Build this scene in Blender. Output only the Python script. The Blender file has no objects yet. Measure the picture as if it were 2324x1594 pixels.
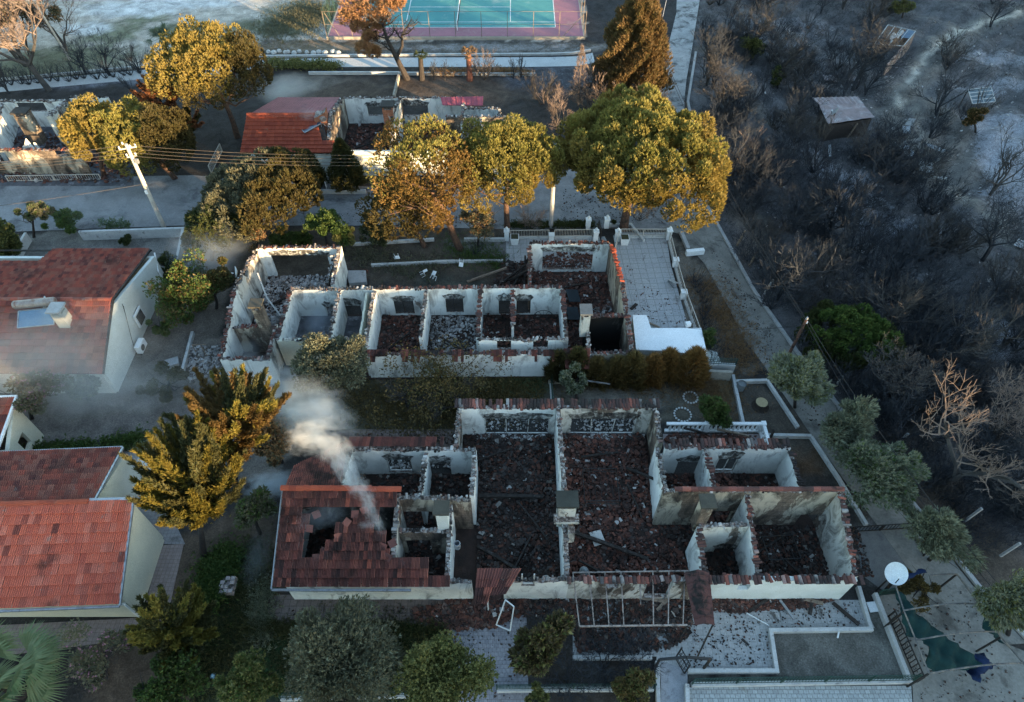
import bpy, math, random
import numpy as np
from mathutils import Vector, Matrix
R = math.radians
rnd = random.Random(7)
nrng = np.random.default_rng(11)
S = bpy.context.scene
COL = S.collection

# ---------------------------------------------------------------- camera, sky, sun, exposure
CH, CP, CF = 38.0, R(50), 1549.3           # camera height, downward pitch, focal length in photo units (2324 wide)
cd = bpy.data.cameras.new('camera'); cam = bpy.data.objects.new('camera', cd); COL.objects.link(cam)
cam.location = (0, 0, CH); cam.rotation_euler = (R(90) - CP, 0, 0)
cd.lens = 24; cd.sensor_width = 36; cd.clip_start = 0.5; cd.clip_end = 3000
S.camera = cam
SUN_EL, SUN_DIR = R(6.5), (0.78, -0.63)    # low sun behind the lower right of the picture
w = bpy.data.worlds.new('World'); S.world = w; w.use_nodes = True
nt = w.node_tree; bg = nt.nodes['Background']
sky = nt.nodes.new('ShaderNodeTexSky'); sky.sky_type = 'NISHITA'; sky.sun_disc = False
sky.sun_elevation = SUN_EL; sky.sun_rotation = math.atan2(SUN_DIR[0], SUN_DIR[1])
sky.air_density = 1.2; sky.dust_density = 0.5; sky.ozone_density = 1.9
nt.links.new(sky.outputs[0], bg.inputs[0]); bg.inputs[1].default_value = 0.15
sd = bpy.data.lights.new('sun', 'SUN'); sun = bpy.data.objects.new('sun', sd); COL.objects.link(sun)
sd.energy = 4.0; sd.angle = R(0.6); sd.color = (1.0, 0.70, 0.38)
sv = Vector((SUN_DIR[0] * math.cos(SUN_EL), SUN_DIR[1] * math.cos(SUN_EL), math.sin(SUN_EL))).normalized()
sun.rotation_euler = sv.to_track_quat('Z', 'Y').to_euler(); sun.location = (60, -50, 60)
S.view_settings.view_transform = 'Standard'; S.view_settings.look = 'None'
S.view_settings.exposure = 2.8; S.view_settings.gamma = 1.0
S.cycles.use_denoising = True
S.cycles.volume_step_rate = 1.5; S.cycles.volume_max_steps = 96
S.cycles.max_bounces = 6; S.cycles.volume_bounces = 3; S.cycles.diffuse_bounces = 3; S.cycles.transparent_max_bounces = 8

# ---------------------------------------------------------------- picture unit -> place in the scene
def ray(px, py):
    u = (px - 1162) / CF; v = (797 - py) / CF
    return (u, math.cos(CP) + v * math.sin(CP), -math.sin(CP) + v * math.cos(CP))
def hz(x, y):
    """terrain height: flat terraces, falling away to a rough slope east of the lane"""
    ex = lane_x(y)
    d = x - ex
    if d <= 0.5: return 0.0
    t = min(1, (d - 0.5) / 14.0); t = t * t * (3 - 2 * t)
    n = 0.45 * math.sin(x * .31 + 1.3) * math.cos(y * .27) + 0.25 * math.sin(x * .83 + y * .6) + .12 * math.sin(x * 1.9 - y * 1.7)
    return -1.2 * t + n * min(1, d / 5)
def G(px, py, z=0.0):
    d = ray(px, py); t = (z - CH) / d[2]
    return Vector((d[0] * t, d[1] * t, z))
def GT(px, py, dz=0.0):
    z = 0.0
    for _ in range(6):
        p = G(px, py, z + dz); z = hz(p.x, p.y)
    return Vector((p.x, p.y, z + dz))
def GY(px, py, Y):
    d = ray(px, py); t = Y / d[1]
    return Vector((d[0] * t, Y, CH + d[2] * t))
_lane = [(1590, 0), (1572, 120), (1556, 230), (1600, 470), (1650, 560), (1705, 660), (1800, 795), (1880, 900), (2000, 1060), (2110, 1200), (2225, 1345), (2324, 1450), (2500, 1640)]
_lw = sorted([(G(a, b).y, G(a, b).x) for a, b in _lane])
def lane_x(y):
    L = _lw
    if y <= L[0][0]: return L[0][1]
    for (y0, x0), (y1, x1) in zip(L, L[1:]):
        if y <= y1: return x0 + (x1 - x0) * (y - y0) / (y1 - y0)
    return L[-1][1] + (y - L[-1][0]) * .3

# ---------------------------------------------------------------- materials
def _n(t, k, **kw):
    n = t.nodes.new(k)
    for a, v in kw.items(): setattr(n, a, v)
    return n
def ramp(t, fac, stops, interp='LINEAR'):
    r = _n(t, 'ShaderNodeValToRGB'); r.color_ramp.interpolation = interp
    e = r.color_ramp.elements
    while len(e) < len(stops): e.new(0.5)
    for k, (p, c) in enumerate(stops):
        e[k].position = p; e[k].color = (c, c, c, 1) if isinstance(c, (int, float)) else (*c, 1)
    t.links.new(fac, r.inputs[0]); return r.outputs[0]
def noise(t, vec, scale, detail=4, rough=.6, dist=0.0):
    n = _n(t, 'ShaderNodeTexNoise'); n.inputs['Scale'].default_value = scale; n.inputs['Detail'].default_value = detail
    n.inputs['Roughness'].default_value = rough; n.inputs['Distortion'].default_value = dist
    t.links.new(vec, n.inputs['Vector']); return n.outputs['Fac']
def mixc(t, fac, a, b, mode='MIX'):
    m = _n(t, 'ShaderNodeMix', data_type='RGBA', blend_type=mode)
    for s, v in ((0, fac), (6, a), (7, b)):
        if isinstance(v, (int, float)): m.inputs[s].default_value = v
        elif isinstance(v, tuple): m.inputs[s].default_value = (*v, 1)
        else: t.links.new(v, m.inputs[s])
    return m.outputs[2]
def base(name):
    m = bpy.data.materials.new(name); m.use_nodes = True; t = m.node_tree
    b = t.nodes['Principled BSDF']; g = _n(t, 'ShaderNodeNewGeometry')
    return m, t, b, g
def bump(t, b, h, strength=.4, dist=.03):
    n = _n(t, 'ShaderNodeBump'); n.inputs['Strength'].default_value = strength; n.inputs['Distance'].default_value = dist
    t.links.new(h, n.inputs['Height']); t.links.new(n.outputs[0], b.inputs['Normal'])
_M = {}
def mat(name, c1, c2=None, sc=1.5, c3=None, sc3=.6, th=(.5, .6), rough=.9, bs=.3, bd=.02, fine=18, metal=0, spec=.2):
    """two colours mixed by noise, a third one in sharp-edged patches"""
    if name in _M: return _M[name]
    m, t, b, g = base(name); P = g.outputs['Position']
    c2 = c2 or tuple(v * .7 for v in c1)
    f = noise(t, P, sc, 6, .65)
    c = mixc(t, ramp(t, f, [(.35, 0.), (.65, 1.)]), c1, c2)
    if c3:
        f3 = noise(t, P, sc3, 8, .7, .4)
        c = mixc(t, ramp(t, f3, [(th[0], 0.), (th[1], 1.)]), c, c3)
    ff = noise(t, P, fine, 3, .6)
    c = mixc(t, .35, c, ramp(t, ff, [(.3, .25), (.7, 1.)]), 'MULTIPLY')
    t.links.new(c, b.inputs['Base Color'])
    b.inputs['Roughness'].default_value = rough; b.inputs['Metallic'].default_value = metal
    b.inputs['Specular IOR Level'].default_value = spec
    if bs: bump(t, b, ff, bs, bd)
    _M[name] = m; return m
def mat_isl(name, stops, sc=.5, dark=(.02, .018, .016), dth=(.6, .75), rough=.85, bs=.25, lich=None):
    """colour picked per separate piece (tile, brick, chip), soot patches across many"""
    if name in _M: return _M[name]
    m, t, b, g = base(name); P = g.outputs['Position']
    c = ramp(t, g.outputs['Random Per Island'], stops)
    f = noise(t, P, sc, 5, .65)
    if dark: c = mixc(t, ramp(t, f, [(dth[0], 0.), (dth[1], 1.)]), c, dark)
    if lich:
        l = noise(t, P, 1.7, 9, .75)
        c = mixc(t, ramp(t, l, [(.60, 0.), (.68, .8)]), c, lich)
    ff = noise(t, P, 14, 4, .65)
    c = mixc(t, .5, c, ramp(t, ff, [(.3, .4), (.7, 1.)]), 'MULTIPLY')
    t.links.new(c, b.inputs['Base Color']); b.inputs['Roughness'].default_value = rough
    b.inputs['Specular IOR Level'].default_value = .2
    if bs: bump(t, b, ff, bs, .02)
    _M[name] = m; return m
def mat_leaf(name, a, b_, c=None, tr=.3, sc=.8, glos=.25):
    if name in _M: return _M[name]
    m, t, b, g = base(name); P = g.outputs['Position']
    col = ramp(t, g.outputs['Random Per Island'], [(0, a), (.6, b_), (1, c or b_)])
    f = noise(t, P, sc, 4, .6)
    col = mixc(t, ramp(t, f, [(.35, 0.), (.65, 1.)]), col, mixc(t, .5, b_, c or a))
    t.links.new(col, b.inputs['Base Color']); b.inputs['Roughness'].default_value = .6
    b.inputs['Specular IOR Level'].default_value = glos
    tl = _n(t, 'ShaderNodeBsdfTranslucent'); mx = _n(t, 'ShaderNodeMixShader'); mx.inputs[0].default_value = tr
    t.links.new(col, tl.inputs[0]); t.links.new(b.outputs[0], mx.inputs[1]); t.links.new(tl.outputs[0], mx.inputs[2])
    t.links.new(mx.outputs[0], t.nodes['Material Output'].inputs[0])
    _M[name] = m; return m
def mat_wall(name, plaster, soot=(.03, .027, .024), brick=(.12, .085, .07), amt=.5, bamt=.6, bricks=False, streak=1.):
    """plaster with flaked patches showing masonry and fire stains with ragged edges"""
    if name in _M: return _M[name]
    m, t, b, g = base(name); P = g.outputs['Position']
    mp = _n(t, 'ShaderNodeMapping'); mp.inputs['Scale'].default_value = (1, 1, .45); t.links.new(P, mp.inputs[0])
    V = mp.outputs[0]
    lo = noise(t, P, .9, 6, .6)
    c = mixc(t, ramp(t, lo, [(.3, 0.), (.7, 1.)]), plaster, tuple(v * .72 for v in plaster))
    fl = noise(t, V, .55, 9, .62, .3)
    bk = brick
    if bricks:
        bt = _n(t, 'ShaderNodeTexBrick'); bt.inputs['Scale'].default_value = 1.0
        bt.inputs['Brick Width'].default_value = .42; bt.inputs['Row Height'].default_value = .22; bt.inputs['Mortar Size'].default_value = .012
        bt.inputs['Color1'].default_value = (*brick, 1); bt.inputs['Color2'].default_value = (*[v * .75 for v in brick], 1)
        bt.inputs['Mortar'].default_value = (*[v * .4 for v in brick], 1)
        sx = _n(t, 'ShaderNodeSeparateXYZ'); t.links.new(P, sx.inputs[0])
        cb = _n(t, 'ShaderNodeCombineXYZ'); ad = _n(t, 'ShaderNodeMath', operation='ADD')
        t.links.new(sx.outputs[0], ad.inputs[0]); t.links.new(sx.outputs[1], ad.inputs[1])
        t.links.new(ad.outputs[0], cb.inputs[0]); t.links.new(sx.outputs[2], cb.inputs[1]); t.links.new(cb.outputs[0], bt.inputs[0])
        bk = bt.outputs[0]
    c = mixc(t, ramp(t, fl, [(bamt, 0.), (bamt + .012, 1.)]), c, bk)
    so = noise(t, V, 1.1, 7, .7, .8)
    c = mixc(t, ramp(t, so, [(amt, 0.), (amt + .07, .45 * streak), (amt + .2, .95 * streak)]), c, soot)
    sn = _n(t, 'ShaderNodeSeparateXYZ'); t.links.new(g.outputs['True Normal'], sn.inputs[0])
    core = ramp(t, noise(t, P, 5.5, 5, .7), [(.38, (.035, .03, .028)), (.5, (.16, .12, .10)), (.6, (.33, .31, .29))])
    c = mixc(t, ramp(t, sn.outputs[2], [(.4, 0.), (.5, 1.)]), c, core)
    ff = noise(t, P, 22, 4, .6)
    c = mixc(t, .22, c, ramp(t, ff, [(.3, .3), (.7, 1.)]), 'MULTIPLY')
    t.links.new(c, b.inputs['Base Color']); b.inputs['Roughness'].default_value = .92
    b.inputs['Specular IOR Level'].default_value = .15
    h = _n(t, 'ShaderNodeMath', operation='MULTIPLY_ADD'); t.links.new(ramp(t, fl, [(bamt, 1.), (bamt + .012, 0.)]), h.inputs[0])
    h.inputs[1].default_value = .8; t.links.new(ff, h.inputs[2]); bump(t, b, h.outputs[0], .45, .03)
    _M[name] = m; return m

WHITE = mat_wall('white_plaster', (.76, .77, .73), soot=(.07, .065, .06), amt=.51, bamt=.66, brick=(.26, .22, .19), streak=.8)
CLEAN = mat('clean_plaster', (.66, .68, .64), (.56, .58, .53), .8, (.44, .45, .40), .9, (.62, .74), bs=.12)
SOOTY = mat_wall('sooty_plaster', (.58, .56, .50), amt=.46, bamt=.57, bricks=True, brick=(.2, .16, .13))
BURNT = mat_wall('scorched_masonry', (.42, .37, .29), amt=.45, bamt=.48, bricks=True, brick=(.2, .155, .12))
CREAM = mat('cream_plaster', (.62, .58, .46), (.54, .51, .41), .7, bs=.1)
CONC = mat('concrete', (.36, .36, .35), (.27, .27, .27), 1.2, (.16, .155, .15), 1.5, (.58, .7), bs=.25)
KERB = mat('pale_kerb', (.50, .50, .48), (.38, .38, .37), 1.4, (.2, .2, .19), 1.9, (.58, .68))
METAL = mat('dark_iron', (.03, .032, .034), (.05, .045, .04), 3, (.10, .055, .03), 3, (.55, .65), rough=.6, metal=.4)
LMETAL = mat('galvanised_metal', (.42, .43, .44), (.3, .31, .32), 3, (.2, .15, .12), 3, (.6, .7), rough=.45, metal=.6)
WOOD = mat('charred_wood', (.02, .018, .016), (.05, .04, .035), 5, (.09, .08, .075), 4, (.56, .66), bs=.5)
PWOOD = mat('weathered_wood', (.26, .2, .15), (.17, .13, .1), 5, (.08, .06, .05), 4, (.56, .66), bs=.5)
TIMB = mat('painted_timber', (.55, .54, .5), (.42, .4, .37), 4, (.06, .05, .045), 2.4, (.55, .62))
TILE_N = mat_isl('red_roof_tiles', [(0, (.29, .062, .035)), (.5, (.36, .085, .045)), (1, (.24, .052, .032))], .35, (.09, .035, .026), (.66, .8), lich=(.2, .16, .13))
TILE_O = mat_isl('weathered_roof_tiles', [(0, (.2, .06, .045)), (.25, (.33, .09, .06)), (.5, (.12, .045, .04)), (.75, (.30, .12, .085)), (1, (.22, .07, .05))], .4, (.07, .035, .03), (.55, .72), lich=(.22, .17, .15))
TILE_B = mat_isl('scorched_roof_tiles', [(0, (.21, .075, .06)), (.22, (.09, .045, .04)), (.45, (.25, .085, .065)), (.65, (.07, .04, .036)), (.82, (.16, .065, .052)), (.95, (.30, .11, .08)), (1, (.38, .11, .07))], .5, (.03, .02, .018), (.52, .66))
TILE_E = mat_isl('broken_edge_tiles', [(0, (.17, .06, .045)), (.22, (.05, .034, .032)), (.42, (.13, .055, .042)), (.6, (.04, .03, .03)), (.76, (.26, .085, .058)), (.86, (.3, .28, .26)), (1, (.05, .04, .038))], .5, (.03, .024, .022), (.5, .62))
MORTAR = mat_isl('broken_mortar_edge', [(0, (.05, .042, .04)), (.2, (.45, .43, .40)), (.36, (.03, .028, .027)), (.5, (.26, .24, .22)), (.62, (.14, .06, .045)), (.72, (.52, .5, .47)), (.86, (.06, .05, .046)), (1, (.36, .34, .32))], .7, (.025, .022, .02), (.5, .6))
RUB_R = mat_isl('fallen_tile_rubble', [(0, (.11, .048, .036)), (.18, (.04, .027, .023)), (.38, (.15, .058, .04)), (.55, (.04, .03, .027)), (.72, (.19, .072, .048)), (.83, (.075, .063, .057)), (.95, (.13, .075, .06)), (.98, (.3, .27, .25)), (1, (.5, .47, .44))], .45, (.02, .016, .014), (.52, .7))
RUB_D = mat_isl('black_rubble', [(0, (.05, .032, .026)), (.25, (.024, .02, .018)), (.45, (.12, .05, .034)), (.62, (.03, .026, .024)), (.8, (.085, .065, .056)), (.95, (.05, .045, .043)), (.98, (.17, .15, .13)), (1, (.42, .4, .37))], .5, (.014, .012, .011), (.54, .7))
RUB_W = mat_isl('plaster_rubble', [(0, (.5, .48, .45)), (.3, (.2, .18, .17)), (.5, (.4, .38, .36)), (.75, (.1, .08, .07)), (1, (.6, .58, .56))], .6, (.06, .055, .05), (.5, .65))
WHITEP = mat('white_paint', (.78, .79, .78), (.7, .71, .7), 2, (.3, .28, .26), 2.5, (.66, .74), rough=.7)
GLASS = mat('dark_glass', (.02, .025, .03), (.03, .035, .04), 2, rough=.12, bs=0, spec=.6)

# ---------------------------------------------------------------- object helpers
def root_loc(o):
    v = Vector((0, 0, 0))
    while o is not None: v = v + o.location; o = o.parent
    return v
def thing(name, label, cat, loc=(0, 0, 0), group=None, rz=0):
    o = bpy.data.objects.new(name, None); COL.objects.link(o); o.location = loc; o.rotation_euler = (0, 0, rz)
    o.empty_display_size = .3
    o['label'] = label; o['category'] = cat
    if group: o['group'] = group
    return o
def tag(o, label, cat, group=None, kind=None):
    if label: o['label'] = label
    if cat: o['category'] = cat
    if group: o['group'] = group
    if kind: o['kind'] = kind
    return o
def link(name, me, m, parent=None):
    if m: me.materials.append(m)
    o = bpy.data.objects.new(name, me); COL.objects.link(o)
    if parent is not None: o.parent = parent
    return o
def copy_tree(o, parent=None):
    c = o.copy(); COL.objects.link(c)
    if parent is not None: c.parent = parent
    for ch in list(o.children): copy_tree(ch, c)
    return c
class MB:
    def __init__(s): s.v = []; s.f = []
    def add(s, vs, fs):
        k = len(s.v); s.v += [tuple(p) for p in vs]; s.f += [tuple(i + k for i in f) for f in fs]; return s
    def box(s, x, y, z, sx, sy, sz, rz=0, rx=0, ry=0):
        """centre of the base at x,y,z"""
        M = Matrix.Rotation(rz, 3, 'Z') @ Matrix.Rotation(rx, 3, 'X') @ Matrix.Rotation(ry, 3, 'Y')
        vs = [Vector((x, y, z)) + M @ Vector((a * sx / 2, b * sy / 2, c * sz)) for c in (0, 1) for a, b in ((-1, -1), (1, -1), (1, 1), (-1, 1))]
        return s.add(vs, [(3, 2, 1, 0), (4, 5, 6, 7), (0, 1, 5, 4), (1, 2, 6, 5), (2, 3, 7, 6), (3, 0, 4, 7)])
    def bar(s, a, b, w, h=None, up=(0, 0, 1)):
        a = Vector(a); b = Vector(b); h = h or w; d = (b - a).normalized(); u = Vector(up)
        if abs(d.dot(u)) > .95: u = Vector((0, 1, 0))
        r = d.cross(u).normalized(); u = r.cross(d)
        vs = [p + r * (i * w / 2) + u * (j * h / 2) for p in (a, b) for i, j in ((-1, -1), (1, -1), (1, 1), (-1, 1))]
        return s.add(vs, [(3, 2, 1, 0), (4, 5, 6, 7), (0, 1, 5, 4), (1, 2, 6, 5), (2, 3, 7, 6), (3, 0, 4, 7)])
    def tube(s, pts, rad, n=6, cap=True):
        pts = [Vector(p) for p in pts]; rad = rad if isinstance(rad, (list, tuple)) else [rad] * len(pts)
        vs = []; u = None
        for i, p in enumerate(pts):
            d = (pts[min(i + 1, len(pts) - 1)] - pts[max(i - 1, 0)]).normalized()
            if u is None: u = d.orthogonal().normalized()
            u = (u - d * u.dot(d)).normalized(); v = d.cross(u)
            vs += [p + (u * math.cos(2 * math.pi * k / n) + v * math.sin(2 * math.pi * k / n)) * rad[i] for k in range(n)]
        fs = [(i * n + k, i * n + (k + 1) % n, (i + 1) * n + (k + 1) % n, (i + 1) * n + k) for i in range(len(pts) - 1) for k in range(n)]
        if cap: fs += [tuple(range(n))[::-1], tuple(range((len(pts) - 1) * n, len(pts) * n))]
        return s.add(vs, fs)
    def prism(s, poly, z0, z1):
        n = len(poly); vs = [(p[0], p[1], z0) for p in poly] + [(p[0], p[1], z1) for p in poly]
        return s.add(vs, [tuple(range(n))[::-1], tuple(range(n, 2 * n))] + [(i, (i + 1) % n, n + (i + 1) % n, n + i) for i in range(n)])
    def lathe(s, x, y, z, prof, n=12):
        vs = [(x + r * math.cos(2 * math.pi * k / n), y + r * math.sin(2 * math.pi * k / n), z + h) for r, h in prof for k in range(n)]
        fs = [(i * n + k, i * n + (k + 1) % n, (i + 1) * n + (k + 1) % n, (i + 1) * n + k) for i in range(len(prof) - 1) for k in range(n)]
        fs += [tuple(range(n))[::-1], tuple(range((len(prof) - 1) * n, len(prof) * n))]
        return s.add(vs, fs)
    def obj(s, name, m, parent=None, smooth=False):
        o_ = root_loc(parent) if parent is not None else Vector((0, 0, 0))
        me = bpy.data.meshes.new(name)
        me.from_pydata([(a - o_.x, b - o_.y, c - o_.z) for a, b, c in s.v], [], s.f); me.update()
        if smooth: me.shade_smooth()
        return link(name, me, m, parent)
def struct(name, mb, m): return tag(mb.obj(name, m), None, None, kind='structure')
def sheet(name, pix, z, m, kind='structure', label=None, cat=None, world=False):
    """a flat thin slab whose outline is given in picture units at its own height"""
    P = [Vector((*p, z)) if world else G(p[0], p[1], z) for p in pix]
    ar = sum(P[i].x * P[(i + 1) % len(P)].y - P[(i + 1) % len(P)].x * P[i].y for i in range(len(P)))
    if ar < 0: P = P[::-1]
    mb = MB(); n = len(P)
    mb.add([(p.x, p.y, z) for p in P] + [(p.x, p.y, z - .3) for p in P], [tuple(range(n))] + [((i + 1) % n, i, n + i, n + (i + 1) % n) for i in range(n)])
    o = mb.obj(name, m)
    if kind: o['kind'] = kind
    if label: o['label'] = label; o['category'] = cat
    return o

# ---- walls with openings, sloping and ragged tops
def wall_mb(mb, p0, p1, th=.24, ops=(), z0=0.0, rag=.05, step=.2, prof=None):
    """p0,p1 = (x,y,ztop); ops = list of (s0,s1,za,zb) along the wall; prof = extra (s, ztop) points"""
    a = Vector(p0[:2]); b = Vector(p1[:2]); L = (b - a).length; d = (b - a) / L; nrm = Vector((-d.y, d.x))
    pr = sorted([(0, p0[2])] + [(q * L if q <= 1 else q, z) for q, z in (prof or [])] + [(L, p1[2])])
    def top(s):
        for (s0, h0), (s1, h1) in zip(pr, pr[1:]):
            if s <= s1 + 1e-6: return h0 + (h1 - h0) * (s - s0) / max(1e-6, s1 - s0)
        return pr[-1][1]
    rj = random.Random(int(abs(a.x * 131 + a.y * 17 + L * 7))); ph = rj.uniform(0, 6)
    def dip(s): return rag * 3.2 * max(0, math.sin(s * 1.9 + ph) + .5 * math.sin(s * 5.3 + ph * 2) - .75)
    def run(s0, s1, lo, hi=None):
        n = max(1, int((s1 - s0) / step)); base_ = len(mb.v); vs = []
        for k in range(n + 1):
            s_ = s0 + (s1 - s0) * k / n; q = a + d * s_
            t0 = hi if hi is not None else top(s_) - rag * rj.random() * 1.6 - dip(s_)
            t1 = hi if hi is not None else top(s_) - rag * rj.random() * 1.6 - dip(s_) * .8
            for sg, tt in ((-1, t0), (1, t1)):
                vs.append((q.x + nrm.x * sg * th / 2, q.y + nrm.y * sg * th / 2, lo))
                vs.append((q.x + nrm.x * sg * th / 2, q.y + nrm.y * sg * th / 2, max(lo + .02, tt)))
        fs = []
        for k in range(n):
            i = 4 * k; j = i + 4
            fs += [(i, j, j + 1, i + 1), (i + 2, i + 3, j + 3, j + 2), (i + 1, j + 1, j + 3, i + 3), (i, i + 2, j + 2, j)]
        i = 0; fs.append((i, i + 1, i + 3, i + 2)); i = 4 * n; fs.append((i, i + 2, i + 3, i + 1))
        mb.add(vs, fs)
    cur = 0.0
    for (s0, s1, za, zb) in sorted(ops):
        s0 = max(0, s0); s1 = min(L, s1)
        if s0 > cur + .01: run(cur, s0, z0)
        if za > z0 + .03: run(s0, s1, z0, za)
        if zb < min(top(s0), top(s1)) - .08: run(s0, s1, zb)
        cur = s1
    if cur < L - .01: run(cur, L, z0)
    return mb
def ops_px(p0, p1, rects):
    """openings of a wall running along x, given as picture rectangles on its plane"""
    Y = (p0[1] + p1[1]) / 2; out = []
    for (x0, x1, y0, y1) in rects:
        A = GY(x0, y1, Y); B = GY(x1, y0, Y)
        A2 = GY(x0, y0, Y)
        xa = (A.x + A2.x) / 2; xb = (GY(x1, y1, Y).x + B.x) / 2
        s0, s1 = (xa - p0[0], xb - p0[0]) if p1[0] > p0[0] else (p0[0] - xb, p0[0] - xa)
        out.append((s0, s1, max(0.0, A.z), B.z))
    return out
def coping(parent, p0, p1, prof=None, dens=.75, m=None, w=.42, name='tile_edge', off=0.0, big=False):
    """rows of broken roof tiles still lying on a wall top"""
    a = Vector(p0[:2]); b = Vector(p1[:2]); L = (b - a).length; d = (b - a) / L; nrm = Vector((-d.y, d.x)); mb = MB()
    pr = sorted([(0, p0[2])] + [(q * L if q <= 1 else q, z) for q, z in (prof or [])] + [(L, p1[2])])
    s = .05
    while s < L - .1:
        for (s0, h0), (s1, h1) in zip(pr, pr[1:]):
            if s <= s1: z = h0 + (h1 - h0) * (s - s0) / max(1e-6, s1 - s0); break
        gap = math.sin(s * 1.1 + a.x * 3) * .25 + math.sin(s * .43 + a.y) * .2
        if rnd.random() < dens + gap:
            q = a + d * s + nrm * (off + rnd.uniform(-.04, .04))
            tile_piece(mb, (q.x, q.y, z + rnd.uniform(-.05, .03)), math.atan2(d.y, d.x) + rnd.gauss(0, .16), w * rnd.uniform(.4, 1.15), rnd.uniform(.12, .24), rnd.gauss(0, .16))
        elif rnd.random() < .7:
            for _ in range(3): q = a + d * (s + rnd.uniform(-.1, .1)) + nrm * rnd.uniform(-.15, .15); mb.box(q.x, q.y, z - rnd.uniform(.04, .14), rnd.uniform(.05, .2), rnd.uniform(.05, .15), rnd.uniform(.05, .16), rnd.uniform(0, 6), rnd.gauss(0, .3), rnd.gauss(0, .3))
        s += rnd.uniform(.14, .25)
    return tag(mb.obj(name, m or TILE_E, parent), None, None, kind='stuff') if mb.v else None
def tile_piece(mb, p, rz, l, w_, tilt=0.0, hgt=.055):
    """a short curved roof tile, its length across the wall"""
    M = Matrix.Rotation(rz, 3, 'Z') @ Matrix.Rotation(tilt, 3, 'X'); P = Vector(p); prof = [(-.5, 0), (-.3, hgt), (0, hgt * 1.35), (.3, hgt), (.5, 0)]
    vs = [P + M @ Vector((x * w_, y * l, h)) for y in (-.5, .5) for x, h in prof] + [P + M @ Vector((x * w_, y * l, -.015)) for y in (-.5, .5) for x in (-.5, .5)]
    fs = [(i, i + 1, i + 6, i + 5) for i in range(4)] + [(10, 4, 3, 2, 1, 0)[::-1] if False else (0, 1, 2, 3, 4, 11, 10), (9, 8, 7, 6, 5, 12, 13)]
    fs += [(0, 10, 12, 5), (4, 9, 13, 11)]
    mb.add(vs, fs)
def rubble_mb(mb, poly, n, smin=.08, smax=.3, z=.02, zmax=.18, r=None):
    """broken pieces lying over a polygon (world corners)"""
    r = r or rnd
    xs = [p[0] for p in poly]; ys = [p[1] for p in poly]; n = int(n * 1.5); c = 0; tries = 0
    N = len(poly)
    def inside(x, y):
        k = False; j = N - 1
        for i in range(N):
            xi, yi = poly[i][:2]; xj, yj = poly[j][:2]
            if (yi > y) != (yj > y) and x < (xj - xi) * (y - yi) / (yj - yi) + xi: k = not k
            j = i
        return k
    while c < n and tries < n * 5:
        tries += 1; x = r.uniform(min(xs), max(xs)); y = r.uniform(min(ys), max(ys))
        if not inside(x, y): continue
        heap = max(0, .5 + .45 * math.sin(x * 1.7 + y * .9) * math.cos(y * 1.3 - x * .4) + .3 * math.sin(x * .8 - y * 1.9 + 1))
        if heap < .35 and r.random() < .5: continue
        s = smin * .7 + (smax - smin) * r.random() ** 2.8; t = r.random()
        if t < .6: mb.box(x, y, z + zmax * heap * r.random(), s * r.uniform(.8, 1.6), s * r.uniform(.6, 1), .02 + .03 * r.random(), r.uniform(0, 6.3), r.gauss(0, .35), r.gauss(0, .35))
        elif t < .8: tile_piece(mb, (x, y, z + zmax * heap * r.random()), r.uniform(0, 6.3), s * 1.4, s * .8, r.gauss(0, .3), .04)
        else: mb.box(x, y, z, s * .7, s * .6, s * r.uniform(.3, .7), r.uniform(0, 6.3), r.gauss(0, .3), r.gauss(0, .3))
        c += 1
    return mb
def poly_px(pix, z=0): return [tuple(G(a, b, z)[:2]) for a, b in pix]
def roof_tiles(mb, A, B, C, D, tw=.42, tl=.5, keep=None, jit=.014, seg=3, lift=.13):
    """A,B eave ends, C,D ridge ends (B-C and A-D are the verges); interlocking tiles in courses"""
    A, B, C, D = map(Vector, (A, B, C, D))
    nv = max(1, round(((D - A).length + (C - B).length) / 2 / tl)); 
    for j in range(nv):
        v0, v1 = j / nv, (j + 1) / nv
        L0, R0 = A.lerp(D, v0), B.lerp(C, v0); L1, R1 = A.lerp(D, v1 + .25 / nv), B.lerp(C, v1 + .25 / nv)
        nu = max(1, round((R0 - L0).length / tw)); N = (R0 - L0).cross(L1 - L0).normalized()
        if N.z < 0: N = -N
        for i in range(nu):
            u0, u1 = i / nu, (i + 1) / nu
            if keep and not keep((u0 + u1) / 2, (v0 + v1) / 2): continue
            dz = rnd.uniform(-jit, jit); dv = (D - A) * (rnd.uniform(-.02, .02) / nv)
            if keep is None or rnd.random() > .06: pass
            K = 2 * seg; lo, hi = [], []
            for k in range(K + 1):
                u = u0 + (u1 - u0) * (k / K) * .985; hgt = (.07 if k % 2 else 0) + dz
                lo.append(L0.lerp(R0, u) + N * (hgt + lift) + dv); hi.append(L1.lerp(R1, u) + N * (hgt + .01) + dv)
            bt = [L0.lerp(R0, u0) + N * .0 + dv, L0.lerp(R0, u1) + N * .0 + dv]
            vs = lo + hi + bt; n1 = K + 1
            mb.add(vs, [(k, k + 1, n1 + k + 1, n1 + k) for k in range(K)] + [tuple([2 * n1, 2 * n1 + 1] + list(range(K, -1, -1)))])
    return mb
def slab(mb, A, B, C, D, t=.1):
    A, B, C, D = map(Vector, (A, B, C, D)); N = (B - A).cross(D - A).normalized()
    if N.z < 0: N = -N
    q = [A, B, C, D]; mb.add(q + [p - N * t for p in q], [(0, 1, 2, 3), (7, 6, 5, 4), (0, 4, 5, 1), (1, 5, 6, 2), (2, 6, 7, 3), (3, 7, 4, 0)]); return mb
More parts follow.
